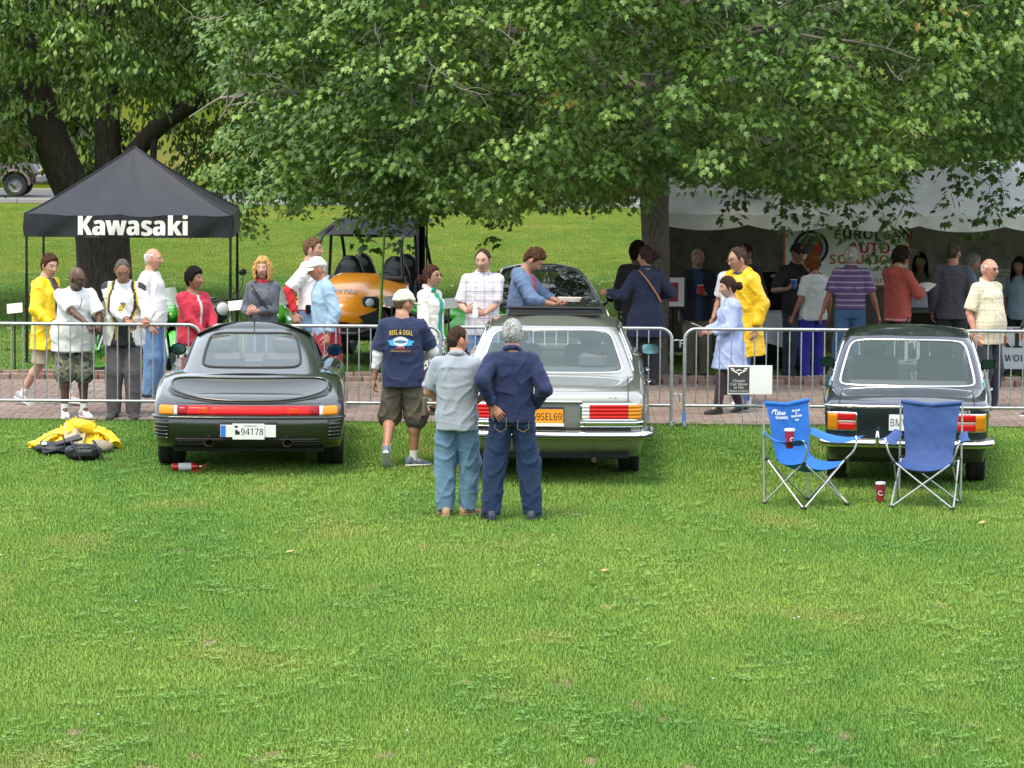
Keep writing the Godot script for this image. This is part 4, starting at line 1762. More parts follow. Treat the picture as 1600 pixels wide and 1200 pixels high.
func seat(car: Node3D, x: float, z: float, y: float, w: float, m: Material, rest := true):
	var s := MB.new()
	s.box(Vector3(w, 0.16, 0.5), Vector3(x, y, z - 0.25), 0.05)
	s.box(Vector3(w, 0.58, 0.13), Vector3(x, y + 0.33, z), 0.05, Basis(Vector3.RIGHT, 0.22))
	part("seat", s, m, car)
	if rest:
		var hr := MB.new()
		hr.box(Vector3(0.26, 0.17, 0.09), Vector3(x, y + 0.70, z + 0.07), 0.04, Basis(Vector3.RIGHT, 0.15))
		for k in [-0.06, 0.06]:
			hr.tube([Vector3(x + k, y + 0.55, z + 0.06), Vector3(x + k, y + 0.66, z + 0.07)], 0.007, 5)
		part("headrest", hr, m, car)

func plate(car: Node3D, at: Vector3, w: float, h: float, base: Material, ink: Material, text: String, size: float, tx := 0.0) -> Node3D:
	var o := Node3D.new()
	o.name = numbered(car, "number_plate")
	o.position = at
	car.add_child(o)
	var b := MB.new()
	b.box(Vector3(w, h, 0.006), Vector3.ZERO, 0.002)
	part("plate", b, base, o)
	var l := lettering(text, size, 0.003, false)
	var mx := 0.0
	for q in l.v:
		mx = maxf(mx, absf(q.x))
	var lo := 1e9
	var hi := -1e9
	for q in l.v:
		lo = minf(lo, q.y)
		hi = maxf(hi, q.y)
	for i in l.v.size():
		l.v[i] = Vector3(l.v[i].x * minf(1.0, (w * 0.46 - absf(tx)) / mx) + tx, l.v[i].y - (lo + hi) / 2, 0.0045)
	part("characters", l, ink, o)
	return o

func mirror_pair(car: Node3D, x: float, y: float, z: float, w: float, h: float, shell: Material, glass: Material, lens := 2.0):
	for s in [-1, 1]:
		var o := Node3D.new()
		o.name = numbered(car, "door_mirror")
		o.position = Vector3(x * s, y, z)
		o.rotation = Vector3(-0.17, 0.15 * s, 0)
		car.add_child(o)
		var m := MB.new()
		var rows := []
		for k in [[0.0, 1.0], [-0.02, 1.04], [-0.06, 0.9], [-0.09, 0.55], [-0.10, 0.0]]:
			var row := []
			for j in 24:
				var a := TAU * j / 24
				var q := Vector2(cos(a), sin(a))
				q /= pow(pow(absf(q.x), lens) + pow(absf(q.y), lens), 1.0 / lens)
				row.append(Vector3(q.x * w / 2 * k[1], q.y * h / 2 * k[1], k[0]))
			rows.append(row)
		m.grid(rows, true)
		m.tube([Vector3(-s * w * 0.35, -h * 0.4, -0.04), Vector3(-s * (w * 0.5 + 0.06), -h * 0.9, -0.05)], 0.022, 8)
		part("housing", m, shell, o)
		var gl := MB.new()
		var loop := []
		for j in 24:
			var a := TAU * j / 24
			var q := Vector2(cos(a), sin(a))
			q /= pow(pow(absf(q.x), lens) + pow(absf(q.y), lens), 1.0 / lens)
			loop.append(Vector3(q.x * w / 2 * 0.88, q.y * h / 2 * 0.86, 0.003))
		gl.fan(loop)
		part("mirror_glass", gl, glass, o)

func lamp(car: Node3D, called: String, m: MB, material: Material) -> MeshInstance3D:
	return part(called, m, material, car)

func ribbed_panel(c: Dictionary, x0: float, x1: float, y0: float, y1: float, out: float, ribs: int) -> MB:
	var m := MB.new()
	var rows := []
	var ny := ribs * 6
	for i in range(-1, ny + 2):
		var row := []
		for j in range(-1, 8):
			var x := lerpf(x0, x1, clampf(j, 0, 6) / 6.0)
			var v := clampf(i, 0, ny) / float(ny)
			var y := lerpf(y0, y1, v)
			var edge := i < 0 or j < 0 or i > ny or j > 6
			row.append(Vector3(x, y, tail_z(c, x, y) + (-0.012 if edge else out + 0.008 * absf(sin(v * PI * ribs)))))
		rows.append(row)
	m.grid(rows)
	return m

func car_base(called: String, label: String, x: float, dep: float, yaw: float) -> Node3D:
	var o := thing(called, label, "car", spot(x, dep), deg_to_rad(yaw), "classic cars parked in a row on the lawn")
	o.rotation.x = atan2(gy(dep + 2.6) - gy(dep), 2.6)
	return o

func underside(car: Node3D, w: float, z0: float, z1: float, y: float):
	var m := MB.new()
	m.box(Vector3(w * 2, 0.05, absf(z1 - z0)), Vector3(0, y, (z0 + z1) / 2), 0.01)
	m.tube([Vector3(-w * 0.8, y - 0.0, 0), Vector3(w * 0.8, y, 0)], 0.045, 10)
	m.ball(Vector3(0, y - 0.01, 0), Vector3(0.16, 0.11, 0.16), 8)
	part("underbody", m, mat("underbody", Color(0.012, 0.012, 0.012), 0.9), car)

func paint(key: String, c: Color, metal := 0.0, rough := 0.35) -> StandardMaterial3D:
	var m := mat(key, c, rough, metal)
	m.clearcoat_enabled = true
	m.clearcoat = 1.0
	m.clearcoat_roughness = 0.03
	return m

func lens(key: String, c: Color) -> StandardMaterial3D:
	var m := mat(key, c, 0.3)
	m.metallic_specular = 0.3
	m.clearcoat_enabled = true
	m.clearcoat = 0.12
	m.clearcoat_roughness = 0.05
	return m

func build_cars():
	var glass := mat("car_glass", Color(0.16, 0.27, 0.24), 0.02)
	glass.transparency = BaseMaterial3D.TRANSPARENCY_ALPHA
	glass.albedo_color.a = 0.12
	var chrome := mat("chrome", Color(0.72, 0.72, 0.72), 0.12, 1.0)
	var rubber := mat("rubber", Color(0.012, 0.012, 0.012), 0.6)
	var mirror := mat("mirror_glass", Color(0.22, 0.44, 0.46), 0.03, 1.0)
	var leather := mat("dark_leather", Color(0.035, 0.035, 0.038), 0.6)
	var red := lens("red_lens", Color(0.52, 0.012, 0.012))
	var deep_red := lens("deep_red_lens", Color(0.24, 0.006, 0.014))
	var amber := lens("amber_lens", Color(0.62, 0.22, 0.012))
	var white_lens := lens("white_lens", Color(0.62, 0.63, 0.62))
	var alloy := mat("alloy", Color(0.42, 0.42, 0.42), 0.35, 0.8)
	var white := mat("plate_white", Color(0.68, 0.69, 0.68), 0.5)
	var ink := mat("plate_ink", Color(0.012, 0.014, 0.02), 0.5)
	# --- dark green coupe with wide hips and a looped tail wing
	var p := paint("dark_olive_paint", Color(0.012, 0.016, 0.012), 0.0, 0.32)
	var car := car_base("parked_car", "dark olive green sports coupe seen from behind, full-width red light bar and tail wing", -2.555, 37.55, 2.1)
	var c := {
		"w": 0.925, "yb": 0.265, "tail_z": 0.9, "rr": 0.20, "rf": 0.45, "bow": 0.06, "crown": 0.03,
		"wf": [[0, 0.955], [0.3, 0.99], [0.6, 1.0], [0.8, 0.995], [0.93, 0.97], [1, 0.92]],
		"zr": [[0, 0.82], [0.12, 0.92], [0.35, 0.985], [0.6, 1.0], [0.66, 0.985], [0.88, 0.96], [0.95, 0.93], [1, 0.86]],
		"zf": [[0, -2.95], [0.3, -3.15], [0.6, -3.2], [1, -2.95]],
		"taper": [[-3.2, 0.93], [-2.3, 0.97], [-1.2, 0.93], [-0.5, 0.98], [0.0, 1.0], [1.0, 0.985]],
		"ys": [[-3.2, 0.58], [-2.8, 0.70], [-2.3, 0.80], [-1.6, 0.80], [-0.6, 0.855], [0.0, 0.875], [0.4, 0.835], [0.7, 0.765], [0.86, 0.722], [1.0, 0.70]],
		"deck": [[-3, 0.0], [-1.8, 0.0], [0.0, 0.03], [0.3, 0.02], [0.6, -0.03], [0.9, -0.02]],
		"arches": [[0.0, 0.37, 0.31], [-2.27, 0.36, 0.31]],
		"cabin": {"y0": 0.78, "y1": 1.255, "bow": 0.10, "zmid": -0.75, "zroof": -0.98, "rf": 0.3, "crown": 0.06, "droop": 0.055,
			"w": [[0, 0.700], [0.25, 0.675], [0.5, 0.645], [0.8, 0.60], [1, 0.56]],
			"zr": [[0, 0.62], [0.15, 0.42], [0.35, 0.12], [0.5, -0.10], [0.75, -0.45], [0.92, -0.70], [1, -0.82]],
			"zf": [[0, -2.05], [0.3, -1.85], [1, -1.22]],
			"rr": [[0, 0.30], [0.4, 0.2], [1, 0.17]],
			"cells": [
				[-0.28, 0.28, [-0.228, 0.228, 0.38, 0.93, 10.0], "rear_window", 0.014, rubber],
				[0.28, 0.45, [0.315, 0.435, 0.34, 0.88, 4.0], "quarter_window", 0.009, rubber],
				[0.45, 0.75, [0.46, 0.725, 0.30, 0.92, 8.0], "side_window", 0.009, rubber],
				[0.75, 1.25, [0.80, 1.20, 0.25, 0.93, 9.0], "windscreen", 0.012, rubber],
				[1.25, 1.55, [1.275, 1.54, 0.30, 0.92, 8.0], "side_window", 0.009, rubber],
				[1.55, 1.72, [1.565, 1.685, 0.34, 0.88, 4.0], "quarter_window", 0.009, rubber]]}}
	part("body", body_shell(c), p, car)
	cabin(c, car, p, glass)
	underside(car, 0.72, 0.8, -3.0, 0.25)
	for s in [-1, 1]:
		wheel(car, s * 0.775, 0.0, 0.325, 0.26, alloy)
		wheel(car, s * 0.76, -2.27, 0.31, 0.22, alloy)
	# light bar: amber, reversing lamp, dark red, red centre
	var y0 := 0.598
	var y1 := 0.684
	for s in [-1, 1]:
		lamp(car, "indicator_lamp", tail_panel(c, s * 0.715, s * 0.855, y0, y1, 0.014), amber)
		lamp(car, "reversing_lamp", tail_panel(c, s * 0.680, s * 0.713, y0, y1, 0.014, 3), white_lens)
		lamp(car, "tail_lamp", tail_panel(c, s * 0.588, s * 0.678, y0, y1, 0.014, 4), deep_red)
		lamp(car, "brake_lamp", tail_panel(c, s * 0.37, s * 0.586, y0, y1, 0.014, 6), red)
		var bulb := MB.new()
		bulb.box(Vector3(0.085, 0.05, 0.01), Vector3(s * 0.43, 0.64, tail_z(c, 0.43, 0.64) + 0.017), 0.006)
		lamp(car, "brake_bulb", bulb, lens("orange_red_lens", Color(0.68, 0.07, 0.02)))
	lamp(car, "reflector_bar", tail_panel(c, -0.368, 0.368, y0, y1, 0.012, 12), red)
	part("bumper_crease", tail_bar(c, 0.572, 0.004, 0.014, 0.014, 0.33), p, car)
	part("black_valance", tail_panel(c, -0.70, 0.70, 0.28, 0.372, 0.012, 16), rubber, car)
	for s in [-1, 1]:
		# louvres behind the rear wheels
		part("vent_recess", tail_panel(c, s * 0.78, s * 0.885, 0.36, 0.555, 0.004, 6), rubber, car)
		for k in 6:
			part("louvre", tail_panel(c, s * 0.77, s * 0.893, 0.365 + k * 0.036, 0.378 + k * 0.036, 0.022, 6, 2), p, car)
		for k in 2:
			part("slot_bar", tail_panel(c, s * 0.34, s * 0.68, 0.305 + k * 0.028, 0.32 + k * 0.028, 0.022, 6, 2), mat("satin_black", Color(0.02, 0.02, 0.02), 0.35), car)
		var ex := MB.new()
		for q in [[0.062, 0.05], [0.052, 0.042]]:
			pass
		ex.lathe([Vector2(0.030, -0.20), Vector2(0.045, -0.2), Vector2(0.047, 0.0), Vector2(0.041, 0.004), Vector2(0.038, -0.02), Vector2(0.036, -0.15)], 20, Transform3D(Basis(Vector3.RIGHT, PI / 2), Vector3(s * 0.375, 0.335, 1.0)), 0.8)
		part("exhaust_tip", ex, mat("sooty_steel", Color(0.10, 0.08, 0.07), 0.4, 0.8), car)
		part("seam", tail_bar(c, 0.70, 0.001, 0.004, 0.004, 0.3), rubber, car)
	# tail wing: a broad rounded tray that closes the loop over the engine lid
	var wing := MB.new()
	var rows := []
	for k in [1.0, 0.985, 0.94, 0.88, 0.84, 0.6, 0.3, 0.0]:
		var row := []
		for j in 64:
			var a := TAU * j / 64
			var q := Vector2(cos(a), sin(a))
			q /= pow(pow(absf(q.x), 2.9) + pow(absf(q.y), 2.9), 1.0 / 2.9)
			q *= k
			var x := q.x * 0.80
			var z := 0.675 + q.y * 0.225 - 0.13 * pow(absf(q.x), 2.4)
			var y := 0.892 - (z - 0.44) * 0.41
			var lip: float = [-0.055, -0.012, 0.012, 0.008, -0.006, -0.018, -0.022, -0.022][[1.0, 0.985, 0.94, 0.88, 0.84, 0.6, 0.3, 0.0].find(k)]
			row.append(Vector3(x, y + lip, z))
		rows.append(row)
	wing.grid(rows, true)
	part("tail_wing", wing, p, car)
	var rimp := []
	for q in rows[2]:
		rimp.append(q + Vector3(0, 0.004, 0))
	var rimm := MB.new()
	rimm.tube(rimp, 0.011, 6, false, 1.0, Vector3.UP, true)
	part("wing_lip", rimm, p, car)
	for s in [[0.43, 0.42, 0.868], [0.26, 0.44, 0.905]]:
		var sl := MB.new()
		var top := []
		var bot := []
		for j in 21:
			var u := j / 20.0 * 2 - 1
			top.append(Vector3(u * s[1], s[2] + 0.012 - 0.02 * u * u, s[0] - 0.01 - 0.02 * u * u))
			bot.append(Vector3(u * s[1] * 0.97, s[2] + 0.005 - 0.02 * u * u, s[0] + 0.025 - 0.02 * u * u))
		sl.tube(top, 0.010, 6)
		part("vent_slot", sl, rubber, car)
	var rec := tail_panel(c, -0.275, 0.275, 0.365, 0.535, 0.003, 10)
	part("plate_recess", rec, rubber, car)
	var pz := tail_z(c, 0, 0.45) + 0.03
	var eu := plate(car, Vector3(0, 0.452, pz), 0.53, 0.118, white, ink, " ", 0.02)
	var bl := MB.new()
	bl.box(Vector3(0.048, 0.112, 0.004), Vector3(-0.238, 0, 0.0045), 0.001)
	part("blue_band", bl, mat("euro_blue", Color(0.02, 0.16, 0.60), 0.5), eu)
	var us := plate(car, Vector3(0.004, 0.448, pz + 0.012), 0.305, 0.152, white, ink, "94178", 0.062, 0.035)
	var bear := MB.new()
	bear.box(Vector3(0.045, 0.03, 0.003), Vector3(-0.105, -0.012, 0.0045), 0.001)
	bear.box(Vector3(0.022, 0.02, 0.003), Vector3(-0.115, 0.008, 0.0045), 0.001)
	bear.box(Vector3(0.03, 0.018, 0.003), Vector3(-0.118, 0.048, 0.0045), 0.001)
	part("plate_emblem", bear, ink, us)
	var sm := lettering("CONNECTICUT", 0.013, 0.002, false)
	for i in sm.v.size():
		sm.v[i] += Vector3(0.02, 0.055, 0.0045)
	part("small_print", sm, mat("pale_ink", Color(0.30, 0.32, 0.36), 0.5), us)
	mirror_pair(car, 0.80, 0.965, -1.62, 0.165, 0.125, p, mirror)
	var ant := MB.new()
	ant.tube([Vector3(0.0, 1.285, -0.9), Vector3(0.0, 1.36, -0.86)], 0.006, 5)
	part("roof_aerial", ant, rubber, car)
	seat(car, -0.32, -0.75, 0.42, 0.46, leather)
	seat(car, 0.32, -0.75, 0.42, 0.46, leather)
	var dash := MB.new()
	dash.box(Vector3(1.2, 0.16, 0.4), Vector3(0, 0.82, -1.72), 0.05)
	dash.box(Vector3(1.1, 0.05, 0.9), Vector3(0, 0.80, -0.1), 0.02)
	dash.tube(catmull([Vector3(-0.32 - 0.18, 0.9, -1.42), Vector3(-0.32, 1.06, -1.37), Vector3(-0.32 + 0.18, 0.9, -1.42), Vector3(-0.32, 0.74, -1.47)], 6, true), 0.014, 6, false, 1.0, Vector3.UP, true)
	part("interior", dash, leather, car)
	# --- silver sedan
	p = paint("silver_paint", Color(0.33, 0.33, 0.30), 0.7, 0.32)
	car = car_base("parked_car", "silver grey long sedan with chrome bumpers and an orange number plate", 0.385, 37.2, -1.2)
	c = {
		"w": 0.935, "yb": 0.26, "tail_z": 1.1, "rr": 0.14, "rf": 0.25, "bow": 0.05, "crown": 0.03,
		"wf": [[0, 0.93], [0.2, 0.97], [0.5, 1.0], [0.8, 0.985], [0.95, 0.955], [1, 0.925]],
		"zr": [[0, 0.90], [0.1, 1.02], [0.25, 1.10], [0.5, 1.125], [0.78, 1.135], [0.93, 1.125], [0.98, 1.10], [1, 1.05]],
		"zf": [[0, -3.55], [0.3, -3.75], [0.7, -3.78], [1, -3.65]],
		"taper": [[-3.8, 0.94], [-2.8, 0.99], [-1.5, 1.0], [0.0, 0.995], [0.6, 0.98], [1.15, 0.955]],
		"ys": [[-3.8, 0.84], [-3.4, 0.88], [-2.5, 0.92], [-1.0, 0.93], [0.0, 0.93], [0.7, 0.915], [1.05, 0.895], [1.15, 0.885]],
		"arches": [[0.0, 0.37, 0.31], [-2.965, 0.37, 0.31]],
		"cabin": {"y0": 0.90, "y1": 1.36, "bow": 0.07, "zmid": -1.2, "zroof": -1.30, "rf": 0.2, "crown": 0.055,
			"w": [[0, 0.81], [0.2, 0.785], [0.6, 0.715], [0.9, 0.655], [1, 0.625]],
			"zr": [[0, 0.22], [0.15, 0.10], [0.5, -0.18], [0.9, -0.50], [1, -0.60]],
			"zf": [[0, -2.62], [0.3, -2.42], [1, -1.98]],
			"rr": [[0, 0.14], [1, 0.13]],
			"cells": [
				[-0.285, 0.285, [-0.248, 0.248, 0.15, 0.93, 9.0], "rear_window", 0.015, chrome],
				[0.285, 0.52, [0.335, 0.515, 0.14, 0.92, 7.0], "side_window", 0.011, chrome],
				[0.52, 0.75, [0.53, 0.735, 0.14, 0.92, 7.0], "side_window", 0.011, chrome],
				[0.75, 1.25, [0.80, 1.20, 0.12, 0.93, 9.0], "windscreen", 0.014, chrome],
				[1.25, 1.48, [1.265, 1.47, 0.14, 0.92, 7.0], "side_window", 0.011, chrome],
				[1.48, 1.715, [1.485, 1.665, 0.14, 0.92, 7.0], "side_window", 0.011, chrome]]}}
	part("body", body_shell(c), p, car)
	cabin(c, car, p, glass)
	underside(car, 0.75, 1.0, -3.6, 0.28)
	for s in [-1, 1]:
		wheel(car, s * 0.755, 0.0, 0.33, 0.205, alloy)
		wheel(car, s * 0.755, -2.965, 0.33, 0.205, alloy)
	for s in [-1, 1]:
		lamp(car, "reversing_lamp", ribbed_panel(c, s * 0.300, s * 0.372, 0.648, 0.785, 0.012, 4), white_lens)
		lamp(car, "tail_lamp", ribbed_panel(c, s * 0.375, s * 0.735, 0.648, 0.785, 0.012, 4), red)
		lamp(car, "indicator_lamp", ribbed_panel(c, s * 0.738, s * 0.865, 0.648, 0.785, 0.012, 4), amber)
		part("lamp_surround", tail_panel(c, s * 0.285, s * 0.868, 0.635, 0.797, 0.004, 10), chrome, car)
		part("overrider_bar", tail_panel(c, s * 0.285, s * 0.88, 0.575, 0.625, 0.035, 10), chrome, car)
		var tip := MB.new()
		tip.tube([Vector3(s * 0.42, 0.27, 0.7), Vector3(s * 0.42, 0.26, 1.12)], 0.026, 10)
		if s > 0:
			part("exhaust_tip", tip, mat("sooty_steel"), car)
	part("plate_panel", tail_panel(c, -0.278, 0.278, 0.57, 0.80, 0.003, 8), mat("grey_panel", Color(0.16, 0.17, 0.155), 0.4), car)
	part("boot_strip", tail_panel(c, -0.30, 0.30, 0.80, 0.822, 0.02, 10, 2), chrome, car)
	part("bumper", tail_bar(c, 0.492, 0.03, 0.05, 0.042, 0.37, 60), chrome, car)
	part("bumper_rubber", tail_bar(c, 0.485, 0.074, 0.014, 0.012, 0.36, 60), rubber, car)
	part("painted_shadow_gap", tail_panel(c, -0.86, 0.86, 0.535, 0.572, 0.004, 16, 2), rubber, car)  # dark strip painted for the shade between bumper and upper bar
	for s in [-1, 1]:
		var gap := MB.new()
		gap.tube([Vector3(s * 0.735, 0.955, 0.22), Vector3(s * 0.735, 0.945, 0.6), Vector3(s * 0.735, 0.925, 1.03), Vector3(s * 0.735, 0.90, 1.098), Vector3(s * 0.735, 0.82, 1.115)], 0.004, 5)
		part("boot_shutline", gap, rubber, car)
	var badge := lettering("6.9", 0.045, 0.004, true)
	for i in badge.v.size():
		badge.v[i] += Vector3(0.59, 0.835, tail_z(c, 0.6, 0.85) + 0.004)
	part("badge", badge, mat("print_silver", Color(0.6, 0.6, 0.6), 0.4), car)
	plate(car, Vector3(-0.03, 0.672, tail_z(c, 0, 0.67) + 0.018), 0.305, 0.152, mat("plate_orange", Color(0.78, 0.30, 0.02), 0.5), ink, "69SEL69", 0.066)
	var fr := MB.new()
	fr.box(Vector3(0.325, 0.03, 0.006), Vector3(-0.03, 0.593, tail_z(c, 0, 0.67) + 0.021), 0.001)
	part("plate_frame", fr, white, car)
	fr = MB.new()
	fr.box(Vector3(0.325, 0.02, 0.004), Vector3(-0.03, 0.754, tail_z(c, 0, 0.67) + 0.021), 0.001)
	part("plate_header", fr, mat("plate_navy", Color(0.02, 0.03, 0.09), 0.5), car)
	mirror_pair(car, 0.985, 1.0, -1.98, 0.19, 0.115, rubber, mirror, 5.0)
	var defl := MB.new()
	defl.box(Vector3(1.0, 0.026, 0.05), Vector3(0, 1.442, -1.66), 0.01)
	defl.box(Vector3(0.92, 0.02, 0.5), Vector3(0, 1.418, -1.40), 0.005)
	part("sunroof", defl, mat("smoked_black", Color(0.015, 0.013, 0.018), 0.2), car)
	for s in [-1, 1]:
		for z in [-0.62, -1.72]:
			var hd := MB.new()
			hd.tube([Vector3(s * 0.94, 0.81, z), Vector3(s * 0.965, 0.815, z - 0.03), Vector3(s * 0.965, 0.815, z - 0.17), Vector3(s * 0.94, 0.81, z - 0.2)], 0.011, 6)
			part("door_handle", hd, chrome, car)
		var side := MB.new()
		side.tube([Vector3(s * 0.925, 0.60, 0.85), Vector3(s * 0.937, 0.60, 0.4), Vector3(s * 0.94, 0.60, -1.5), Vector3(s * 0.93, 0.60, -2.6)], 0.014, 6)
		part("side_moulding", side, chrome, car)
	seat(car, -0.38, -1.15, 0.52, 0.54, mat("grey_cloth_seat", Color(0.05, 0.055, 0.06), 0.8))
	seat(car, 0.38, -1.15, 0.52, 0.54, mat("grey_cloth_seat"))
	var bench := MB.new()
	bench.box(Vector3(1.35, 0.5, 0.14), Vector3(0, 0.75, -0.22), 0.05, Basis(Vector3.RIGHT, 0.2))
	bench.box(Vector3(1.35, 0.05, 0.34), Vector3(0, 0.90, -0.06), 0.02)
	part("rear_bench", bench, mat("grey_cloth_seat"), car)
	for x in [-0.4, 0.4]:
		var hr := MB.new()
		hr.box(Vector3(0.28, 0.16, 0.09), Vector3(x, 1.06, -0.22), 0.04)
		part("rear_headrest", hr, mat("grey_cloth_seat"), car)
	var db := MB.new()
	db.box(Vector3(1.4, 0.18, 0.4), Vector3(0, 0.90, -2.22), 0.05)
	db.tube(catmull([Vector3(-0.38 - 0.19, 0.93, -1.86), Vector3(-0.38, 1.1, -1.80), Vector3(-0.38 + 0.19, 0.93, -1.86), Vector3(-0.38, 0.76, -1.92)], 6, true), 0.014, 6, false, 1.0, Vector3.UP, true)
	part("dashboard", db, leather, car)
	# --- navy two-door saloon
	p = paint("navy_paint", Color(0.006, 0.008, 0.020), 0.0, 0.30)
	car = car_base("parked_car", "dark navy two-door saloon with chrome trim behind the camp chairs", 3.80, 36.8, -5.9)
	c = {
		"w": 0.795, "yb": 0.27, "tail_z": 0.9, "rr": 0.11, "rf": 0.2, "bow": 0.035, "crown": 0.028,
		"wf": [[0, 0.94], [0.25, 0.975], [0.6, 0.99], [0.86, 1.0], [0.9, 1.0], [1, 0.955]],
		"zr": [[0, 0.74], [0.12, 0.83], [0.3, 0.87], [0.55, 0.875], [0.84, 0.90], [0.92, 0.90], [0.97, 0.875], [1, 0.82]],
		"zf": [[0, -3.0], [0.3, -3.15], [0.8, -3.22], [1, -3.1]],
		"taper": [[-3.2, 0.93], [-2.3, 0.985], [-1.0, 1.0], [0.0, 0.995], [0.9, 0.965]],
		"ys": [[-3.2, 0.80], [-2.8, 0.85], [-1.8, 0.87], [-0.5, 0.88], [0.1, 0.885], [0.5, 0.87], [0.82, 0.845], [0.95, 0.835]],
		"arches": [[0.0, 0.34, 0.295], [-2.5, 0.34, 0.295]],
		"cabin": {"y0": 0.86, "y1": 1.345, "bow": 0.05, "zmid": -0.95, "zroof": -0.98, "rf": 0.16, "crown": 0.05,
			"w": [[0, 0.735], [0.2, 0.715], [0.6, 0.665], [0.9, 0.615], [1, 0.585]],
			"zr": [[0, 0.22], [0.12, 0.12], [0.5, -0.10], [0.9, -0.33], [1, -0.41]],
			"zf": [[0, -2.02], [0.3, -1.86], [1, -1.52]],
			"rr": [[0, 0.10], [1, 0.10]],
			"cells": [
				[-0.28, 0.28, [-0.242, 0.242, 0.11, 0.93, 9.0], "rear_window", 0.013, chrome],
				[0.28, 0.45, [0.335, 0.44, 0.12, 0.9, 6.0], "quarter_window", 0.010, chrome],
				[0.45, 0.75, [0.455, 0.735, 0.12, 0.9, 8.0], "side_window", 0.010, chrome],
				[0.75, 1.25, [0.80, 1.20, 0.10, 0.93, 9.0], "windscreen", 0.012, chrome],
				[1.25, 1.55, [1.265, 1.545, 0.12, 0.9, 8.0], "side_window", 0.010, chrome],
				[1.55, 1.72, [1.56, 1.665, 0.12, 0.9, 6.0], "quarter_window", 0.010, chrome]]}}
	part("body", body_shell(c), p, car)
	cabin(c, car, p, glass)
	underside(car, 0.64, 0.7, -3.0, 0.28)
	for s in [-1, 1]:
		wheel(car, s * 0.665, 0.0, 0.30, 0.185, alloy)
		wheel(car, s * 0.665, -2.5, 0.30, 0.185, alloy)
	part("waist_strip", tail_bar(c, 0.805, 0.012, 0.013, 0.012, 0.70, 90), chrome, car)
	for s in [-1, 1]:
		part("lamp_surround", tail_panel(c, s * 0.465, s * 0.75, 0.567, 0.745, 0.006, 8), chrome, car)
		lamp(car, "indicator_lamp", tail_panel(c, s * 0.645, s * 0.74, 0.577, 0.735, 0.016, 6), amber)
		lamp(car, "brake_lamp", tail_panel(c, s * 0.475, s * 0.643, 0.668, 0.735, 0.016, 6), red)
		lamp(car, "reversing_lamp", tail_panel(c, s * 0.475, s * 0.643, 0.642, 0.666, 0.016, 6), lens("pink_lens", Color(0.48, 0.34, 0.32)))
		lamp(car, "tail_lamp", tail_panel(c, s * 0.475, s * 0.643, 0.577, 0.640, 0.016, 6), red)
		var ov := MB.new()
		ov.ball(Vector3(s * 0.27, 0.50, 0.945), Vector3(0.026, 0.085, 0.035), 10)
		part("overrider", ov, chrome, car)
		var mk := MB.new()
		mk.box(Vector3(0.01, 0.035, 0.08), Vector3(s * 0.785, 0.69, 0.5), 0.004)
		part("side_marker", mk, amber, car)
		var hd := MB.new()
		hd.tube([Vector3(s * 0.80, 0.79, -0.75), Vector3(s * 0.825, 0.795, -0.78), Vector3(s * 0.825, 0.795, -0.9), Vector3(s * 0.80, 0.79, -0.93)], 0.010, 6)
		part("door_handle", hd, chrome, car)
	part("bumper", tail_bar(c, 0.452, 0.03, 0.045, 0.040, 0.36, 60), chrome, car)
	part("bumper_rubber", tail_bar(c, 0.452, 0.07, 0.010, 0.010, 0.30, 60), rubber, car)
	var bp := plate(car, Vector3(-0.012, 0.655, tail_z(c, 0, 0.65) + 0.016), 0.305, 0.152, white, mat("plate_green", Color(0.03, 0.13, 0.10), 0.5), "BMW 02", 0.07)
	var bd := lettering("2002", 0.042, 0.004, true)
	for i in bd.v.size():
		bd.v[i] += Vector3(0.53, 0.755, tail_z(c, 0.53, 0.77) + 0.004)
	part("badge", bd, mat("print_silver"), car)
	mirror_pair(car, 0.80, 0.965, -1.52, 0.14, 0.095, rubber, mirror, 4.0)
	for s in [-1, 1]:
		var gap := MB.new()
		gap.tube([Vector3(s * 0.62, 0.915, 0.18), Vector3(s * 0.625, 0.905, 0.5), Vector3(s * 0.63, 0.878, 0.80), Vector3(s * 0.63, 0.84, 0.872)], 0.004, 5)
		part("boot_shutline", gap, rubber, car)
	seat(car, -0.34, -0.85, 0.50, 0.50, mat("black_seat", Color(0.02, 0.02, 0.022), 0.6))
	seat(car, 0.34, -0.85, 0.50, 0.50, mat("black_seat"))
	var rb := MB.new()
	rb.box(Vector3(1.2, 0.5, 0.13), Vector3(0, 0.70, -0.16), 0.05, Basis(Vector3.RIGHT, 0.2))
	rb.box(Vector3(1.2, 0.04, 0.26), Vector3(0, 0.865, 0.0), 0.02)
	rb.box(Vector3(1.25, 0.16, 0.3), Vector3(0, 0.85, -1.75), 0.05)
	rb.tube(catmull([Vector3(-0.34 - 0.19, 0.90, -1.46), Vector3(-0.34, 1.08, -1.41), Vector3(-0.34 + 0.19, 0.90, -1.46), Vector3(-0.34, 0.72, -1.51)], 6, true), 0.013, 6, false, 1.0, Vector3.UP, true)
	rb.box(Vector3(0.2, 0.06, 0.02), Vector3(0, 1.27, -1.42), 0.01)
	part("interior", rb, mat("black_seat"), car)

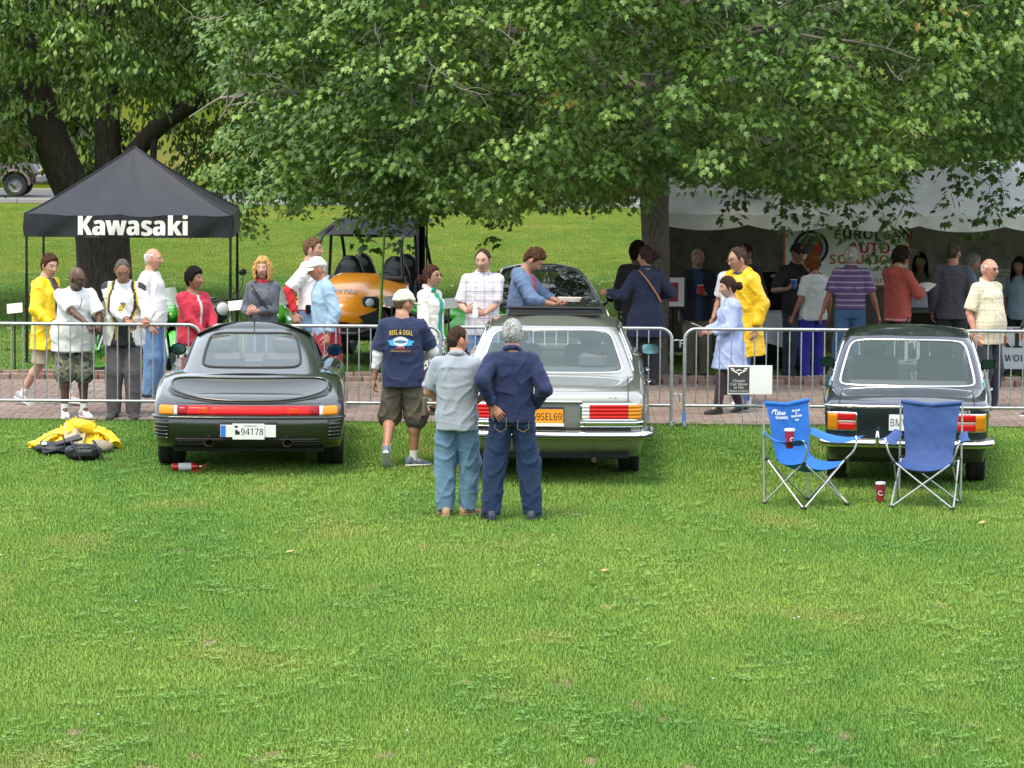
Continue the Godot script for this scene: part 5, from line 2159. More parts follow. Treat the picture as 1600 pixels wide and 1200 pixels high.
# ------------------------------------------------------------------ show vehicles behind the path
func motorcycle(label: String, x: float, dep: float, yaw: float, col: Color, trim: Color, naked: bool):
	var t := thing("motorcycle", label, "motorcycle", spot(x, dep), deg_to_rad(yaw), "motorcycles on show")
	t.rotation.z = 0.08
	var blk := mat("satin_black", Color(0.02, 0.02, 0.02), 0.35)
	var pm := paint("bike_" + col.to_html(), col, 0.0, 0.3)
	var wd := mat("bike_rim_" + trim.to_html(), trim, 0.4, 0.3)
	# front is +z
	for z in [0.72, -0.68]:
		var w := Node3D.new()
		w.name = numbered(t, "wheel")
		w.position = Vector3(0, 0.31, z)
		w.rotation.z = PI / 2
		t.add_child(w)
		var ty := MB.new()
		var h := 0.06 if z > 0 else 0.085
		ty.lathe([Vector2(0.235, -h * 0.7), Vector2(0.26, -h), Vector2(0.295, -h * 0.75), Vector2(0.31, 0), Vector2(0.295, h * 0.75), Vector2(0.26, h), Vector2(0.235, h * 0.7)], 28)
		part("tyre", ty, mat("tyre"), w)
		var rm := MB.new()
		rm.lathe([Vector2(0.238, -0.04), Vector2(0.215, -0.03), Vector2(0.215, 0.03), Vector2(0.238, 0.04)], 24)
		for k in 6:
			var a := TAU * k / 6
			rm.tube([Vector3(cos(a) * 0.03, 0, sin(a) * 0.03), Vector3(cos(a) * 0.222, 0, sin(a) * 0.222)], 0.013, 6)
		rm.lathe([Vector2(0, -0.05), Vector2(0.045, -0.05), Vector2(0.045, 0.05), Vector2(0, 0.05)], 14)
		part("rim", rm, wd, w)
		if z > 0:
			var fd := MB.new()
			var rows := []
			for i in 9:
				var a := lerpf(0.5, 2.4, i / 8.0)
				var row := []
				for j in 5:
					var u := j / 2.0 - 1.0
					row.append(Vector3(u * 0.07, 0.31 + sin(a) * (0.345 - 0.03 * u * u), z + cos(a) * (0.345 - 0.03 * u * u)))
				rows.append(row)
			fd.grid(rows)
			part("mudguard", fd, pm, t)
	var fk := MB.new()
	for s in [-1, 1]:
		fk.tube([Vector3(s * 0.10, 0.31, 0.72), Vector3(s * 0.10, 0.95, 0.48)], 0.022, 8)
	part("fork", fk, mat("alloy", Color(0.42, 0.42, 0.42), 0.35, 0.8), t)
	var fr := MB.new()
	fr.tube([Vector3(0, 0.85, 0.45), Vector3(0, 0.62, 0.1), Vector3(0, 0.45, -0.2), Vector3(0, 0.31, -0.68)], 0.05, 8)
	fr.box(Vector3(0.34, 0.36, 0.46), Vector3(0, 0.45, 0.08), 0.06)
	fr.tube([Vector3(0.16, 0.35, 0.3), Vector3(0.17, 0.25, 0.0), Vector3(0.19, 0.38, -0.5), Vector3(0.19, 0.52, -0.85)], 0.045, 10)
	part("engine", fr, blk, t)
	var tk := MB.new()
	tk.ball(Vector3(0, 0.84, 0.18), Vector3(0.15, 0.13, 0.30), 10, Basis(Vector3.RIGHT, 0.12))
	part("fuel_tank", tk, pm, t)
	var st := MB.new()
	st.tube(catmull([Vector3(0, 0.80, -0.05), Vector3(0, 0.78, -0.3), Vector3(0, 0.86, -0.6), Vector3(0, 0.95, -0.85)], 4), [0.11, 0.12, 0.13, 0.14, 0.14, 0.13, 0.12, 0.12, 0.11, 0.09, 0.07, 0.05, 0.03], 10, true, 0.45)
	part("saddle", st, blk, t)
	var hb := MB.new()
	hb.tube([Vector3(-0.38, 1.02, 0.30), Vector3(-0.18, 1.03, 0.42), Vector3(0.18, 1.03, 0.42), Vector3(0.38, 1.02, 0.30)], 0.015, 6)
	part("handlebar", hb, blk, t)
	for s in [-1, 1]:
		var mi := MB.new()
		mi.tube([Vector3(s * 0.22, 1.03, 0.42), Vector3(s * 0.32, 1.22, 0.46), Vector3(s * 0.34, 1.36 if naked else 1.18, 0.44)], 0.007, 5)
		mi.ball(Vector3(s * 0.34, 1.39 if naked else 1.2, 0.44), Vector3(0.06, 0.045, 0.02), 7)
		part("mirror", mi, blk, t)
	if naked:
		var hl := MB.new()
		hl.ball(Vector3(0, 0.93, 0.56), Vector3(0.105, 0.105, 0.09), 10)
		part("headlight_shell", hl, blk, t)
		hl = MB.new()
		hl.ball(Vector3(0, 0.93, 0.615), Vector3(0.088, 0.088, 0.045), 10)
		part("headlight", hl, lens("lamp_glass", Color(0.55, 0.57, 0.58)), t)
		for s in [-1, 1]:
			var ind := MB.new()
			ind.ball(Vector3(s * 0.22, 0.92, 0.52), Vector3(0.04, 0.03, 0.03), 6)
			part("indicator", ind, lens("amber_lens", Color(0.62, 0.22, 0.012)), t)
	else:
		for s in [-1, 1]:
			var fa := MB.new()
			var rows := []
			for q in [[0.98, 0.62, 0.06, 0.30], [0.88, 0.80, 0.15, 0.15], [0.72, 0.78, 0.20, -0.02], [0.52, 0.66, 0.21, -0.12], [0.34, 0.50, 0.19, -0.14], [0.26, 0.38, 0.12, -0.05]]:
				rows.append([Vector3(s * q[2] * 0.45, q[0], q[1]), Vector3(s * q[2], q[0] - 0.01, lerpf(q[1], q[3], 0.35)), Vector3(s * (q[2] + 0.015), q[0], lerpf(q[1], q[3], 0.7)), Vector3(s * q[2], q[0] + 0.02, q[3])])
			fa.grid(rows)
			part("fairing", fa, pm, t)
		var tail := MB.new()
		tail.tube([Vector3(0, 0.86, -0.45), Vector3(0, 0.93, -0.75), Vector3(0, 1.0, -0.98)], [0.11, 0.09, 0.03], 10, true, 0.6)
		part("tail_fairing", tail, pm, t)
		var ws := MB.new()
		var rr := []
		for i in 5:
			var row := []
			for j in 9:
				var a := lerpf(-1.1, 1.1, j / 8.0)
				row.append(Vector3(sin(a) * lerpf(0.16, 0.10, i / 4.0), 0.98 + i * 0.055, 0.56 - i * 0.055 + cos(a) * 0.10 - 0.1))
			rr.append(row)
		ws.grid(rr)
		var sg := mat("bike_screen", Color(0.6, 0.65, 0.66), 0.05)
		sg.transparency = BaseMaterial3D.TRANSPARENCY_ALPHA
		sg.albedo_color.a = 0.35
		part("windscreen", ws, sg, t)

func build_show_vehicles():
	var blk := mat("satin_black", Color(0.02, 0.02, 0.02), 0.35)
	var green := Color(0.06, 0.46, 0.02)
	motorcycle("green sport motorcycle under the black canopy behind the bald person in white", -4.55, 51.6, 8, green, Color(0.05, 0.32, 0.02), false)
	motorcycle("black road motorcycle with round headlamp beside the red hoodie", -3.98, 52.0, 16, Color(0.02, 0.02, 0.022), Color(0.3, 0.3, 0.3), true)
	motorcycle("lime green sport motorcycle behind the grey fleece", -2.97, 49.4, 6, Color(0.10, 0.55, 0.03), Color(0.03, 0.03, 0.03), false)
	motorcycle("green sport motorcycle between the white jacket and the checked shirt", -0.72, 50.6, 62, green, Color(0.03, 0.03, 0.03), false)
	motorcycle("black motorcycle with green wheels behind the leaning bald person", -5.0, 52.6, -70, Color(0.025, 0.028, 0.03), Color(0.05, 0.32, 0.02), false)
	# orange side-by-side buggy
	var t := thing("utility_buggy", "orange off-road buggy with black roof and four tall grey seats", "buggy", spot(-2.2, 55.3), deg_to_rad(-12))
	var org := paint("buggy_orange", Color(0.90, 0.33, 0.010), 0.0, 0.3)
	var body := MB.new()
	# hood: wedge that falls to the nose, seen from the front (+z)
	var rows := []
	for q in [[0.10, 1.24, 0.74], [0.35, 1.22, 0.74], [0.7, 1.16, 0.70], [1.0, 1.05, 0.62], [1.18, 0.92, 0.50], [1.26, 0.78, 0.38], [1.22, 0.66, 0.30]]:
		var row := []
		for j in 17:
			var u := j / 8.0 - 1.0
			row.append(Vector3(u * q[2], q[1] - 0.10 * pow(absf(u), 2.5) + 0.055 * smoothstep(0.52, 0.40, absf(u)) * smoothstep(1.24, 0.9, q[0]), q[0] - 0.10 * u * u))
		rows.append(row)
	body.grid(rows)
	for s in [-1, 1]:
		var side := []
		for q in [[0.05, 1.18, 0.62], [0.45, 1.12, 0.70], [0.8, 1.02, 0.82], [1.08, 0.90, 0.84]]:
			side.append([Vector3(s * 0.60, q[1] - 0.02, q[0]), Vector3(s * 0.72, q[1] - 0.04, q[0]), Vector3(s * 0.80, q[2] + 0.05, q[0] - 0.02), Vector3(s * 0.80, q[2] - 0.12, q[0] - 0.02)])
		body.grid(side)
	part("hood", body, org, t)
	for s in [-1, 1]:
		var pn := MB.new()
		pn.face([Vector3(s * 0.30, 0.74, 1.255), Vector3(s * 0.62, 0.86, 1.10), Vector3(s * 0.70, 0.74, 1.06), Vector3(s * 0.42, 0.60, 1.20)])
		part("nose_panel", pn, blk, t)
		var flare := MB.new()
		flare.tube(catmull([Vector3(s * 0.80, 0.70, 0.28), Vector3(s * 0.84, 0.92, 0.55), Vector3(s * 0.84, 0.93, 0.9), Vector3(s * 0.80, 0.72, 1.12)], 4), 0.04, 8)
		part("wheel_flare", flare, blk, t)
	var cowl := MB.new()
	cowl.box(Vector3(1.36, 0.07, 0.22), Vector3(0, 1.22, 0.06), 0.02)
	part("cowl", cowl, blk, t)
	var gr := MB.new()
	gr.box(Vector3(0.85, 0.34, 0.12), Vector3(0, 0.58, 1.10), 0.04)
	part("grille", gr, blk, t)
	for k in 5:
		var sl := MB.new()
		sl.box(Vector3(0.6, 0.02, 0.02), Vector3(0, 0.46 + k * 0.055, 1.168), 0.005)
		part("grille_slat", sl, mat("tyre"), t)
	for s in [-1, 1]:
		var rec := MB.new()
		rec.box(Vector3(0.24, 0.17, 0.10), Vector3(s * 0.42, 0.93, 1.06), 0.03, Basis(Vector3.UP, s * 0.3))
		part("headlight_recess", rec, blk, t)
		var hl := MB.new()
		hl.ball(Vector3(s * 0.42, 0.93, 1.11), Vector3(0.07, 0.06, 0.035), 8)
		part("headlight", hl, lens("lamp_glass", Color(0.55, 0.57, 0.58)), t)
	var l := lettering("TERYX4", 0.085, 0.006, true)
	for i in l.v.size():
		var q := l.v[i]
		l.v[i] = Vector3(q.x + 0.0, 1.085 + q.y * 0.62, 1.02 - q.y * 0.72 + q.z)
	part("lettering", l, mat("print_silver", Color(0.42, 0.43, 0.44), 0.5), t)
	var floor_ := MB.new()
	floor_.box(Vector3(1.35, 0.14, 2.6), Vector3(0, 0.45, -0.35), 0.03)
	floor_.box(Vector3(1.4, 0.5, 0.08), Vector3(0, 0.75, 0.08), 0.03)
	floor_.tube([Vector3(-0.6, 0.6, 1.2), Vector3(-0.3, 0.5, 1.38), Vector3(0.3, 0.5, 1.38), Vector3(0.6, 0.6, 1.2)], 0.03, 8)
	part("chassis", floor_, blk, t)
	var greyv := mat("grey_vinyl", Color(0.17, 0.175, 0.18), 0.6)
	for z in [-0.45, -1.15]:
		for s in [-1, 1]:
			var se := MB.new()
			se.box(Vector3(0.5, 0.14, 0.5), Vector3(s * 0.34, 0.76, z + 0.1), 0.05)
			var rr := []
			for q in [[0.78, 0.25], [0.95, 0.27], [1.15, 0.26], [1.32, 0.20], [1.45, 0.13], [1.50, 0.06]]:
				var row := []
				for j in 16:
					var a := TAU * j / 16
					row.append(Vector3(s * 0.34 + cos(a) * q[1], q[0], z - 0.18 + sin(a) * 0.07 - (q[0] - 0.78) * 0.14))
				rr.append(row)
			se.grid(rr, true)
			part("seat", se, blk, t)
			for p in [[1.37, 0.115, 0.07], [0.98, 0.06, 0.10]]:
				for sx in ([0] if p[0] > 1.2 else [-1, 1]):
					var ins := MB.new()
					ins.ball(Vector3(s * 0.34 + sx * 0.20, p[0], z - 0.115 - (p[0] - 0.78) * 0.14), Vector3(p[1], p[2] + (0.08 if p[0] < 1.2 else 0.0), 0.022), 8)
					part("seat_panel", ins, greyv, t)
	for s in [-1, 1]:
		var cg := MB.new()
		cg.tube(catmull([Vector3(s * 0.66, 0.55, 0.25), Vector3(s * 0.66, 1.15, 0.12), Vector3(s * 0.60, 1.80, -0.12), Vector3(s * 0.62, 1.85, -1.2), Vector3(s * 0.66, 1.2, -1.7), Vector3(s * 0.68, 0.55, -1.75)], 5), 0.026, 8)
		cg.tube([Vector3(s * 0.63, 1.82, -0.75), Vector3(s * 0.70, 0.6, -0.8)], 0.024, 8)
		part("roll_cage", cg, blk, t)
		for z in [0.72, -1.55]:
			wheel(t, s * 0.62, z, 0.33, 0.26, mat("satin_black"), "wheel")
	for z in [-0.35, -1.2]:
		var xb := MB.new()
		xb.tube([Vector3(-0.62, 1.83, z), Vector3(0, 1.80, z - 0.05), Vector3(0.62, 1.83, z)], 0.022, 8)
		part("cross_bar", xb, blk, t)
	var sw := MB.new()
	sw.tube(catmull([Vector3(0.34 - 0.16, 1.15, -0.12), Vector3(0.34, 1.30, -0.17), Vector3(0.34 + 0.16, 1.15, -0.12), Vector3(0.34, 1.0, -0.07)], 5, true), 0.014, 6, false, 1.0, Vector3.UP, true)
	part("steering_wheel", sw, blk, t)
	for k in 2:
		var rf := MB.new()
		var rr := []
		for i in 5:
			var row := []
			for j in 9:
				var u := j / 4.0 - 1.0
				row.append(Vector3(u * 0.72, 1.84 + (k * 4 + i) * 0.027 - 0.04 * u * u, -0.12 - k * 0.72 - i * 0.175))
			rr.append(row)
		rf.grid(rr)
		part("roof_panel", rf, mat("roof_black", Color(0.035, 0.038, 0.042), 0.4), t)
	# lime pole and black feather flag beside the buggy
	t = thing("flag_pole", "slim lime green flag pole in front of the orange buggy", "pole", spot(-1.83, 52.0))
	var pm := MB.new()
	pm.tube([Vector3(0, -0.1, 0), Vector3(0.06, 1.4, 0), Vector3(0.15, 3.4, 0)], [0.022, 0.019, 0.014], 8)
	part("pole", pm, mat("lime_paint", Color(0.16, 0.36, 0.05), 0.5), t)
	pm = MB.new()
	pm.lathe([Vector2(0.16, 0.0), Vector2(0.16, 0.03), Vector2(0.03, 0.06), Vector2(0.03, 0.2)], 14)
	part("pole_base", pm, blk, t)
	t = thing("feather_flag", "tall black feather flag hanging limp beside the buggy", "flag", spot(-1.22, 54.3))
	pm = MB.new()
	pm.tube([Vector3(0, 0, 0), Vector3(0, 2.0, 0), Vector3(0.03, 3.2, 0)], 0.014, 6)
	part("pole", pm, blk, t)
	var fl := func(u: float, v: float) -> Vector3:
		return Vector3(-0.02 - u * 0.13 * (0.7 + 0.3 * sin(v * 3.0)) , 1.15 + v * 1.9, 0.05 * sin(u * 9.0 + v * 4.0))
	part("flag_cloth", cloth_sheet(fl, 14, 24), mat("black_nylon"), t)
	# black saloon on the grass, facing the camera
	var p := paint("black_paint", Color(0.006, 0.006, 0.007), 0.0, 0.25)
	var car := thing("show_car", "glossy black car facing the path behind the silver sedan", "car", spot(0.36, 57.4), deg_to_rad(184))
	var c := {
		"w": 0.90, "yb": 0.22, "tail_z": 0.9, "rr": 0.2, "rf": 0.35, "bow": 0.06, "crown": 0.05,
		"wf": [[0, 0.95], [0.5, 1.0], [0.9, 0.96], [1, 0.90]], "zr": [[0, 0.85], [0.5, 0.98], [1, 0.88]], "zf": [[0, -3.3], [0.5, -3.5], [1, -3.25]],
		"taper": [[-3.5, 0.93], [-2, 1.0], [1, 0.97]], "ys": [[-3.5, 0.66], [-2.8, 0.80], [-1.8, 0.90], [0, 0.95], [0.95, 0.98]],
		"arches": [[0.0, 0.36, 0.32], [-2.65, 0.36, 0.32]],
		"cabin": {"y0": 0.90, "y1": 1.34, "bow": 0.14, "zmid": -0.95, "zroof": -0.75, "rf": 0.25, "crown": 0.06,
			"w": [[0, 0.80], [0.5, 0.70], [1, 0.57]], "zr": [[0, 0.6], [0.5, 0.2], [1, -0.25]], "zf": [[0, -2.25], [0.5, -1.75], [1, -1.15]], "rr": [[0, 0.2], [1, 0.18]],
			"cells": [[-0.28, 0.28, [-0.22, 0.22, 0.2, 0.9, 8.0], "rear_window", 0.008, p], [0.28, 0.75, [0.33, 0.74, 0.14, 0.9, 6.0], "side_window", 0.008, p], [0.75, 1.25, [0.775, 1.225, 0.08, 0.94, 9.0], "windscreen", 0.008, p], [1.25, 1.72, [1.26, 1.67, 0.14, 0.9, 6.0], "side_window", 0.008, p]]}}
	part("body", body_shell(c), p, car)
	var tint := mat("tinted_glass", Color(0.02, 0.025, 0.022), 0.02)
	tint.transparency = BaseMaterial3D.TRANSPARENCY_ALPHA
	tint.albedo_color.a = 0.6
	cabin(c, car, p, tint)
	mirror_pair(car, 0.98, 0.96, -1.75, 0.20, 0.13, p, blk, 2.6)
	for s in [-1, 1]:
		for z in [0.0, -2.65]:
			wheel(car, s * 0.76, z, 0.33, 0.22, mat("alloy", Color(0.42, 0.42, 0.42), 0.35, 0.8))
		var hl := MB.new()
		hl.ball(Vector3(s * 0.62, 0.66, -3.27), Vector3(0.17, 0.07, 0.10), 8)
		part("headlight", hl, lens("lamp_glass", Color(0.55, 0.57, 0.58)), car)
	seat(car, -0.34, -0.7, 0.42, 0.48, mat("black_seat", Color(0.02, 0.02, 0.022), 0.6))
	seat(car, 0.34, -0.7, 0.42, 0.48, mat("black_seat"))
	# two-tone off-roader on the far road, its nose just in the picture
	p = paint("maroon_paint", Color(0.035, 0.018, 0.020), 0.2, 0.35)
	car = thing("parked_car", "dark maroon off-road car with tan cladding on the far road", "car", spot(-19.75, 130.0, 0.02), deg_to_rad(-90))
	c = {
		"w": 0.95, "yb": 0.45, "tail_z": 0.8, "rr": 0.15, "rf": 0.2, "bow": 0.05, "crown": 0.03,
		"wf": [[0, 0.97], [0.5, 1.0], [1, 0.95]], "zr": [[0, 0.95], [1, 0.95]], "zf": [[0, -3.75], [0.6, -3.82], [1, -3.7]],
		"taper": [[-3.8, 0.94], [-3, 1.0], [1, 1.0]], "ys": [[-3.8, 1.08], [-3.0, 1.16], [-2, 1.2], [1, 1.22]],
		"arches": [[0.0, 0.47, 0.40], [-3.0, 0.47, 0.40]],
		"cabin": {"y0": 1.18, "y1": 1.78, "bow": 0.05, "zmid": -0.8, "zroof": -0.6, "rf": 0.2, "crown": 0.04,
			"w": [[0, 0.88], [1, 0.74]], "zr": [[0, 0.9], [1, 0.7]], "zf": [[0, -2.3], [1, -1.55]], "rr": [[0, 0.15], [1, 0.15]],
			"cells": [[-0.3, 0.3, [-0.22, 0.22, 0.2, 0.9, 8.0], "rear_window", 0.01, blk], [0.3, 0.75, [0.34, 0.735, 0.12, 0.9, 8.0], "side_window", 0.01, blk], [0.75, 1.25, [0.79, 1.21, 0.1, 0.92, 8.0], "windscreen", 0.01, blk], [1.25, 1.7, [1.265, 1.66, 0.12, 0.9, 8.0], "side_window", 0.01, blk]]}}
	part("body", body_shell(c), p, car)
	cabin(c, car, p, tint)
	var tan := mat("tan_cladding", Color(0.12, 0.10, 0.078), 0.7)
	for s in [-1, 1]:
		for z in [0.0, -3.0]:
			wheel(car, s * 0.80, z, 0.40, 0.26, mat("dull_alloy", Color(0.14, 0.14, 0.14), 0.5, 0.6))
			var ar := MB.new()
			var pts := []
			for i in 13:
				var a := PI * i / 12
				pts.append(Vector3(s * 0.965, 0.40 + sin(a) * 0.49, z + cos(a) * 0.49))
			ar.tube(pts, 0.045, 8)
			part("arch_cladding", ar, tan, car)
		var sl := MB.new()
		sl.box(Vector3(0.06, 0.22, 2.05), Vector3(s * 0.955, 0.56, -1.5), 0.03)
		part("sill_cladding", sl, tan, car)
	var fb := MB.new()
	fb.box(Vector3(1.86, 0.28, 0.22), Vector3(0, 0.60, -3.80), 0.06)
	part("front_bumper", fb, mat("bumper_grey", Color(0.13, 0.13, 0.125), 0.6), car)
	# information cards on low stands
	var cards := [[-6.52, 50.2, 0.80, "white information card on a stand at the left of the black canopy"], [-3.62, 50.2, 0.86, "white information card by the black canopy's right front leg"], [-1.53, 48.6, 0.92, "grey information card on a stand before the orange buggy"], [-0.79, 47.6, 0.88, "white information card beside the checked shirt"]]
	for q in cards:
		t = thing("information_card", q[3], "sign", spot(q[0], q[1]), 0.15, "information cards by the show vehicles")
		var m := MB.new()
		m.box(Vector3(0.20, 0.012, 0.26), Vector3(0, q[2] + 0.08, 0.0), 0.003, Basis(Vector3.RIGHT, 0.42) * Basis(Vector3.BACK, 0.12))
		part("card", m, mat("paper_white", Color(0.68, 0.66, 0.62), 0.8) if q[0] != -1.53 else mat("card_grey", Color(0.28, 0.29, 0.30), 0.4), t)
		m = MB.new()
		m.tube([Vector3(0, 0, -0.02), Vector3(0, q[2] + 0.06, -0.01)], 0.012, 8)
		m.box(Vector3(0.3, 0.015, 0.3), Vector3(0, 0.01, 0), 0.004)
		part("stand", m, blk, t)

# ------------------------------------------------------------------ people
var SKIN := Color(0.37, 0.195, 0.130)
var SKIN_PALE := Color(0.43, 0.250, 0.180)
var SKIN_DARK := Color(0.085, 0.042, 0.026)
var SKIN_TAN := Color(0.26, 0.128, 0.078)

func ik(a: Vector3, t: Vector3, l1: float, l2: float, pole: Vector3) -> Array:
	var d := t - a
	var dist := clampf(d.length(), absf(l1 - l2) + 0.01, (l1 + l2) * 0.995)
	var dir := d.normalized()
	var x := (l1 * l1 - l2 * l2 + dist * dist) / (2.0 * dist)
	var h := sqrt(maxf(l1 * l1 - x * x, 0.0))
	var perp := (pole - dir * pole.dot(dir)).normalized()
	return [a + dir * x + perp * h, a + dir * dist]

func folds(m: MB, amp: float, fr: Vector3, sd: float):
	var n := m.normals()
	for i in m.v.size():
		var p := m.v[i]
		var q := Vector3(p.x * fr.x * 0.75 + p.y * 2.2 + sd, p.y * fr.y * 0.42, p.z * fr.z * 0.75 - p.y * 2.2)
		var a := nz.get_noise_3d(q.x, q.y, q.z)
		var b := nz.get_noise_3d(p.x * 5.0 - p.y * 4.0 + sd * 2.0, p.y * 11.0, p.z * 5.0)
		var w := pow(1.0 - minf(absf(a) * 1.6, 1.0), 3.0) * 1.1 - 0.3 + 0.35 * pow(1.0 - minf(absf(b) * 1.8, 1.0), 4.0)
		m.v[i] = p + n[i] * w * amp

func head_point(d: Vector3, fem: bool) -> Vector3:
	var p := Vector3(d.x * 0.077, d.y * 0.118, d.z * 0.098)
	if p.y < 0.0:
		var s := -p.y / 0.118
		p.x *= 1.0 - (0.36 if fem else 0.30) * pow(s, 1.6)
		if d.z > 0.0:
			p.z = p.z * (1.0 - 0.10 * s) + 0.014 * s * s
		else:
			p.z *= 1.0 - 0.40 * pow(s, 1.2)
	else:
		p.z -= 0.006 * p.y / 0.118
	if d.z > 0.0:
		var ax := absf(p.x)
		var fz := smoothstep(0.0, 0.35, d.z)
		var nose := 0.0
		if p.y > -0.03:
			nose = clampf((0.032 - p.y) / 0.058, 0, 1)
		else:
			nose = clampf(1.0 - (-0.03 - p.y) / 0.013, 0, 1)
		p.z += fz * 0.026 * (0.25 * nose + 0.75 * nose * nose) * exp(-pow(ax / (0.010 + 0.006 * nose), 2))
		p.z -= fz * 0.010 * exp(-pow((ax - 0.033) / 0.018, 2) - pow((p.y - 0.012) / 0.012, 2))
		p.z += fz * (0.003 if fem else 0.006) * exp(-pow((ax - 0.028) / 0.03, 2) - pow((p.y - 0.035) / 0.011, 2))
		p.z += fz * 0.004 * exp(-pow((ax - 0.045) / 0.02, 2) - pow((p.y + 0.016) / 0.022, 2))
		p.z += fz * 0.006 * exp(-pow(ax / 0.022, 2) - pow((p.y + 0.062) / 0.011, 2))
		p.z -= fz * 0.004 * exp(-pow(ax / 0.026, 2) - pow((p.y + 0.062) / 0.003, 2))
		p.z += fz * 0.007 * exp(-pow(ax / 0.022, 2) - pow((p.y + 0.10) / 0.014, 2))
	return p

func head_grid(fn) -> Array:
	var rows := []
	for i in 39:
		var a := -PI / 2 + PI * i / 38.0
		var row := []
		for j in 56:
			var u := TAU * j / 56.0
			var ph := u - 0.38 * sin(u)
			row.append(fn.call(Vector3(cos(a) * sin(ph), sin(a), cos(a) * cos(ph))))
		rows.append(row)
	return rows

func make_head(o: Dictionary, skin: Color) -> MB:
	var m := MB.new()
	var fem: bool = o.get("fem", false)
	var pts := head_grid(func(d): return head_point(d, fem))
	m.grid(pts, true)
	var lip := skin.lerp(Color(0.36, 0.08, 0.07), 0.5 if fem else 0.28)
	var hc: Color = o.get("brow", Color(0.05, 0.035, 0.025))
	var beard: float = o.get("beard", 0.0)
	var bc: Color = o.get("beardc", hc)
	for i in m.v.size():
		var p := m.v[i]
		var ax := absf(p.x)
		var c := skin * (1.0 + 0.10 * nz.get_noise_3d(p.x * 30, p.y * 30, p.z * 30))
		if p.z > 0.02:
			var red := exp(-pow((ax - 0.042) / 0.022, 2) - pow((p.y + 0.02) / 0.022, 2)) * 0.16 + exp(-pow(ax / 0.014, 2) - pow((p.y + 0.025) / 0.014, 2)) * 0.16
			c = c.lerp(skin * Color(1.12, 0.78, 0.72), red)
			if absf(p.y + 0.062) < 0.011 and ax < 0.025:
				c = lip
			if absf(p.y + 0.062) < 0.0035 and ax < 0.026:
				c = lip * 0.35
			if absf(p.y - 0.036 - ax * 0.05) < 0.0055 and ax > 0.012 and ax < 0.052:
				c = c.lerp(hc, 0.85)
			if pow((ax - 0.032) / 0.015, 2) + pow((p.y - 0.013) / 0.0055, 2) < 1.0:
				c = skin * 0.5
			if beard > 0.0:
				var inb := (p.y < -0.035 and ax < 0.075) and not (absf(p.y + 0.062) < 0.010 and ax < 0.026)
				if o.get("goatee", false):
					inb = inb and ax < 0.036
				if o.get("must", false):
					inb = absf(p.y + 0.046) < 0.008 and ax < 0.032
				if inb:
					c = c.lerp(bc, beard)
		m.c[i] = c
	for s in [-1, 1]:
		m.col = skin * Color(1.08, 0.86, 0.82)
		m.ball(Vector3(s * 0.078, -0.002, -0.006), Vector3(0.009, 0.033, 0.020), 6, Basis(Vector3.UP, s * 0.45) * Basis(Vector3.RIGHT, -0.15))
		m.col = Color(0.34, 0.30, 0.28)
		m.ball(Vector3(s * 0.032, 0.0115, 0.0765), Vector3(0.0095, 0.0048, 0.008), 6)
		m.col = Color(0.02, 0.014, 0.01)
		m.ball(Vector3(s * 0.0325, 0.0115, 0.083), Vector3(0.0048, 0.0046, 0.003), 5)
	return m

var HAIRLINE := {
	"short": [[0, 0.070], [30, 0.068], [52, 0.052], [66, 0.025], [80, -0.012], [92, 0.028], [108, 0.0], [122, -0.05], [180, -0.075]],
	"receding": [[0, 0.098], [20, 0.096], [38, 0.085], [58, 0.055], [72, 0.02], [80, -0.008], [92, 0.028], [108, 0.0], [122, -0.05], [180, -0.075]],
	"fringe": [[0, 0.3], [72, 0.3], [80, 0.01], [92, 0.025], [108, -0.005], [122, -0.05], [180, -0.075]],
	"full": [[0, 0.062], [30, 0.060], [52, 0.045], [66, 0.018], [80, -0.03], [92, -0.02], [108, -0.04], [122, -0.07], [180, -0.09]]}

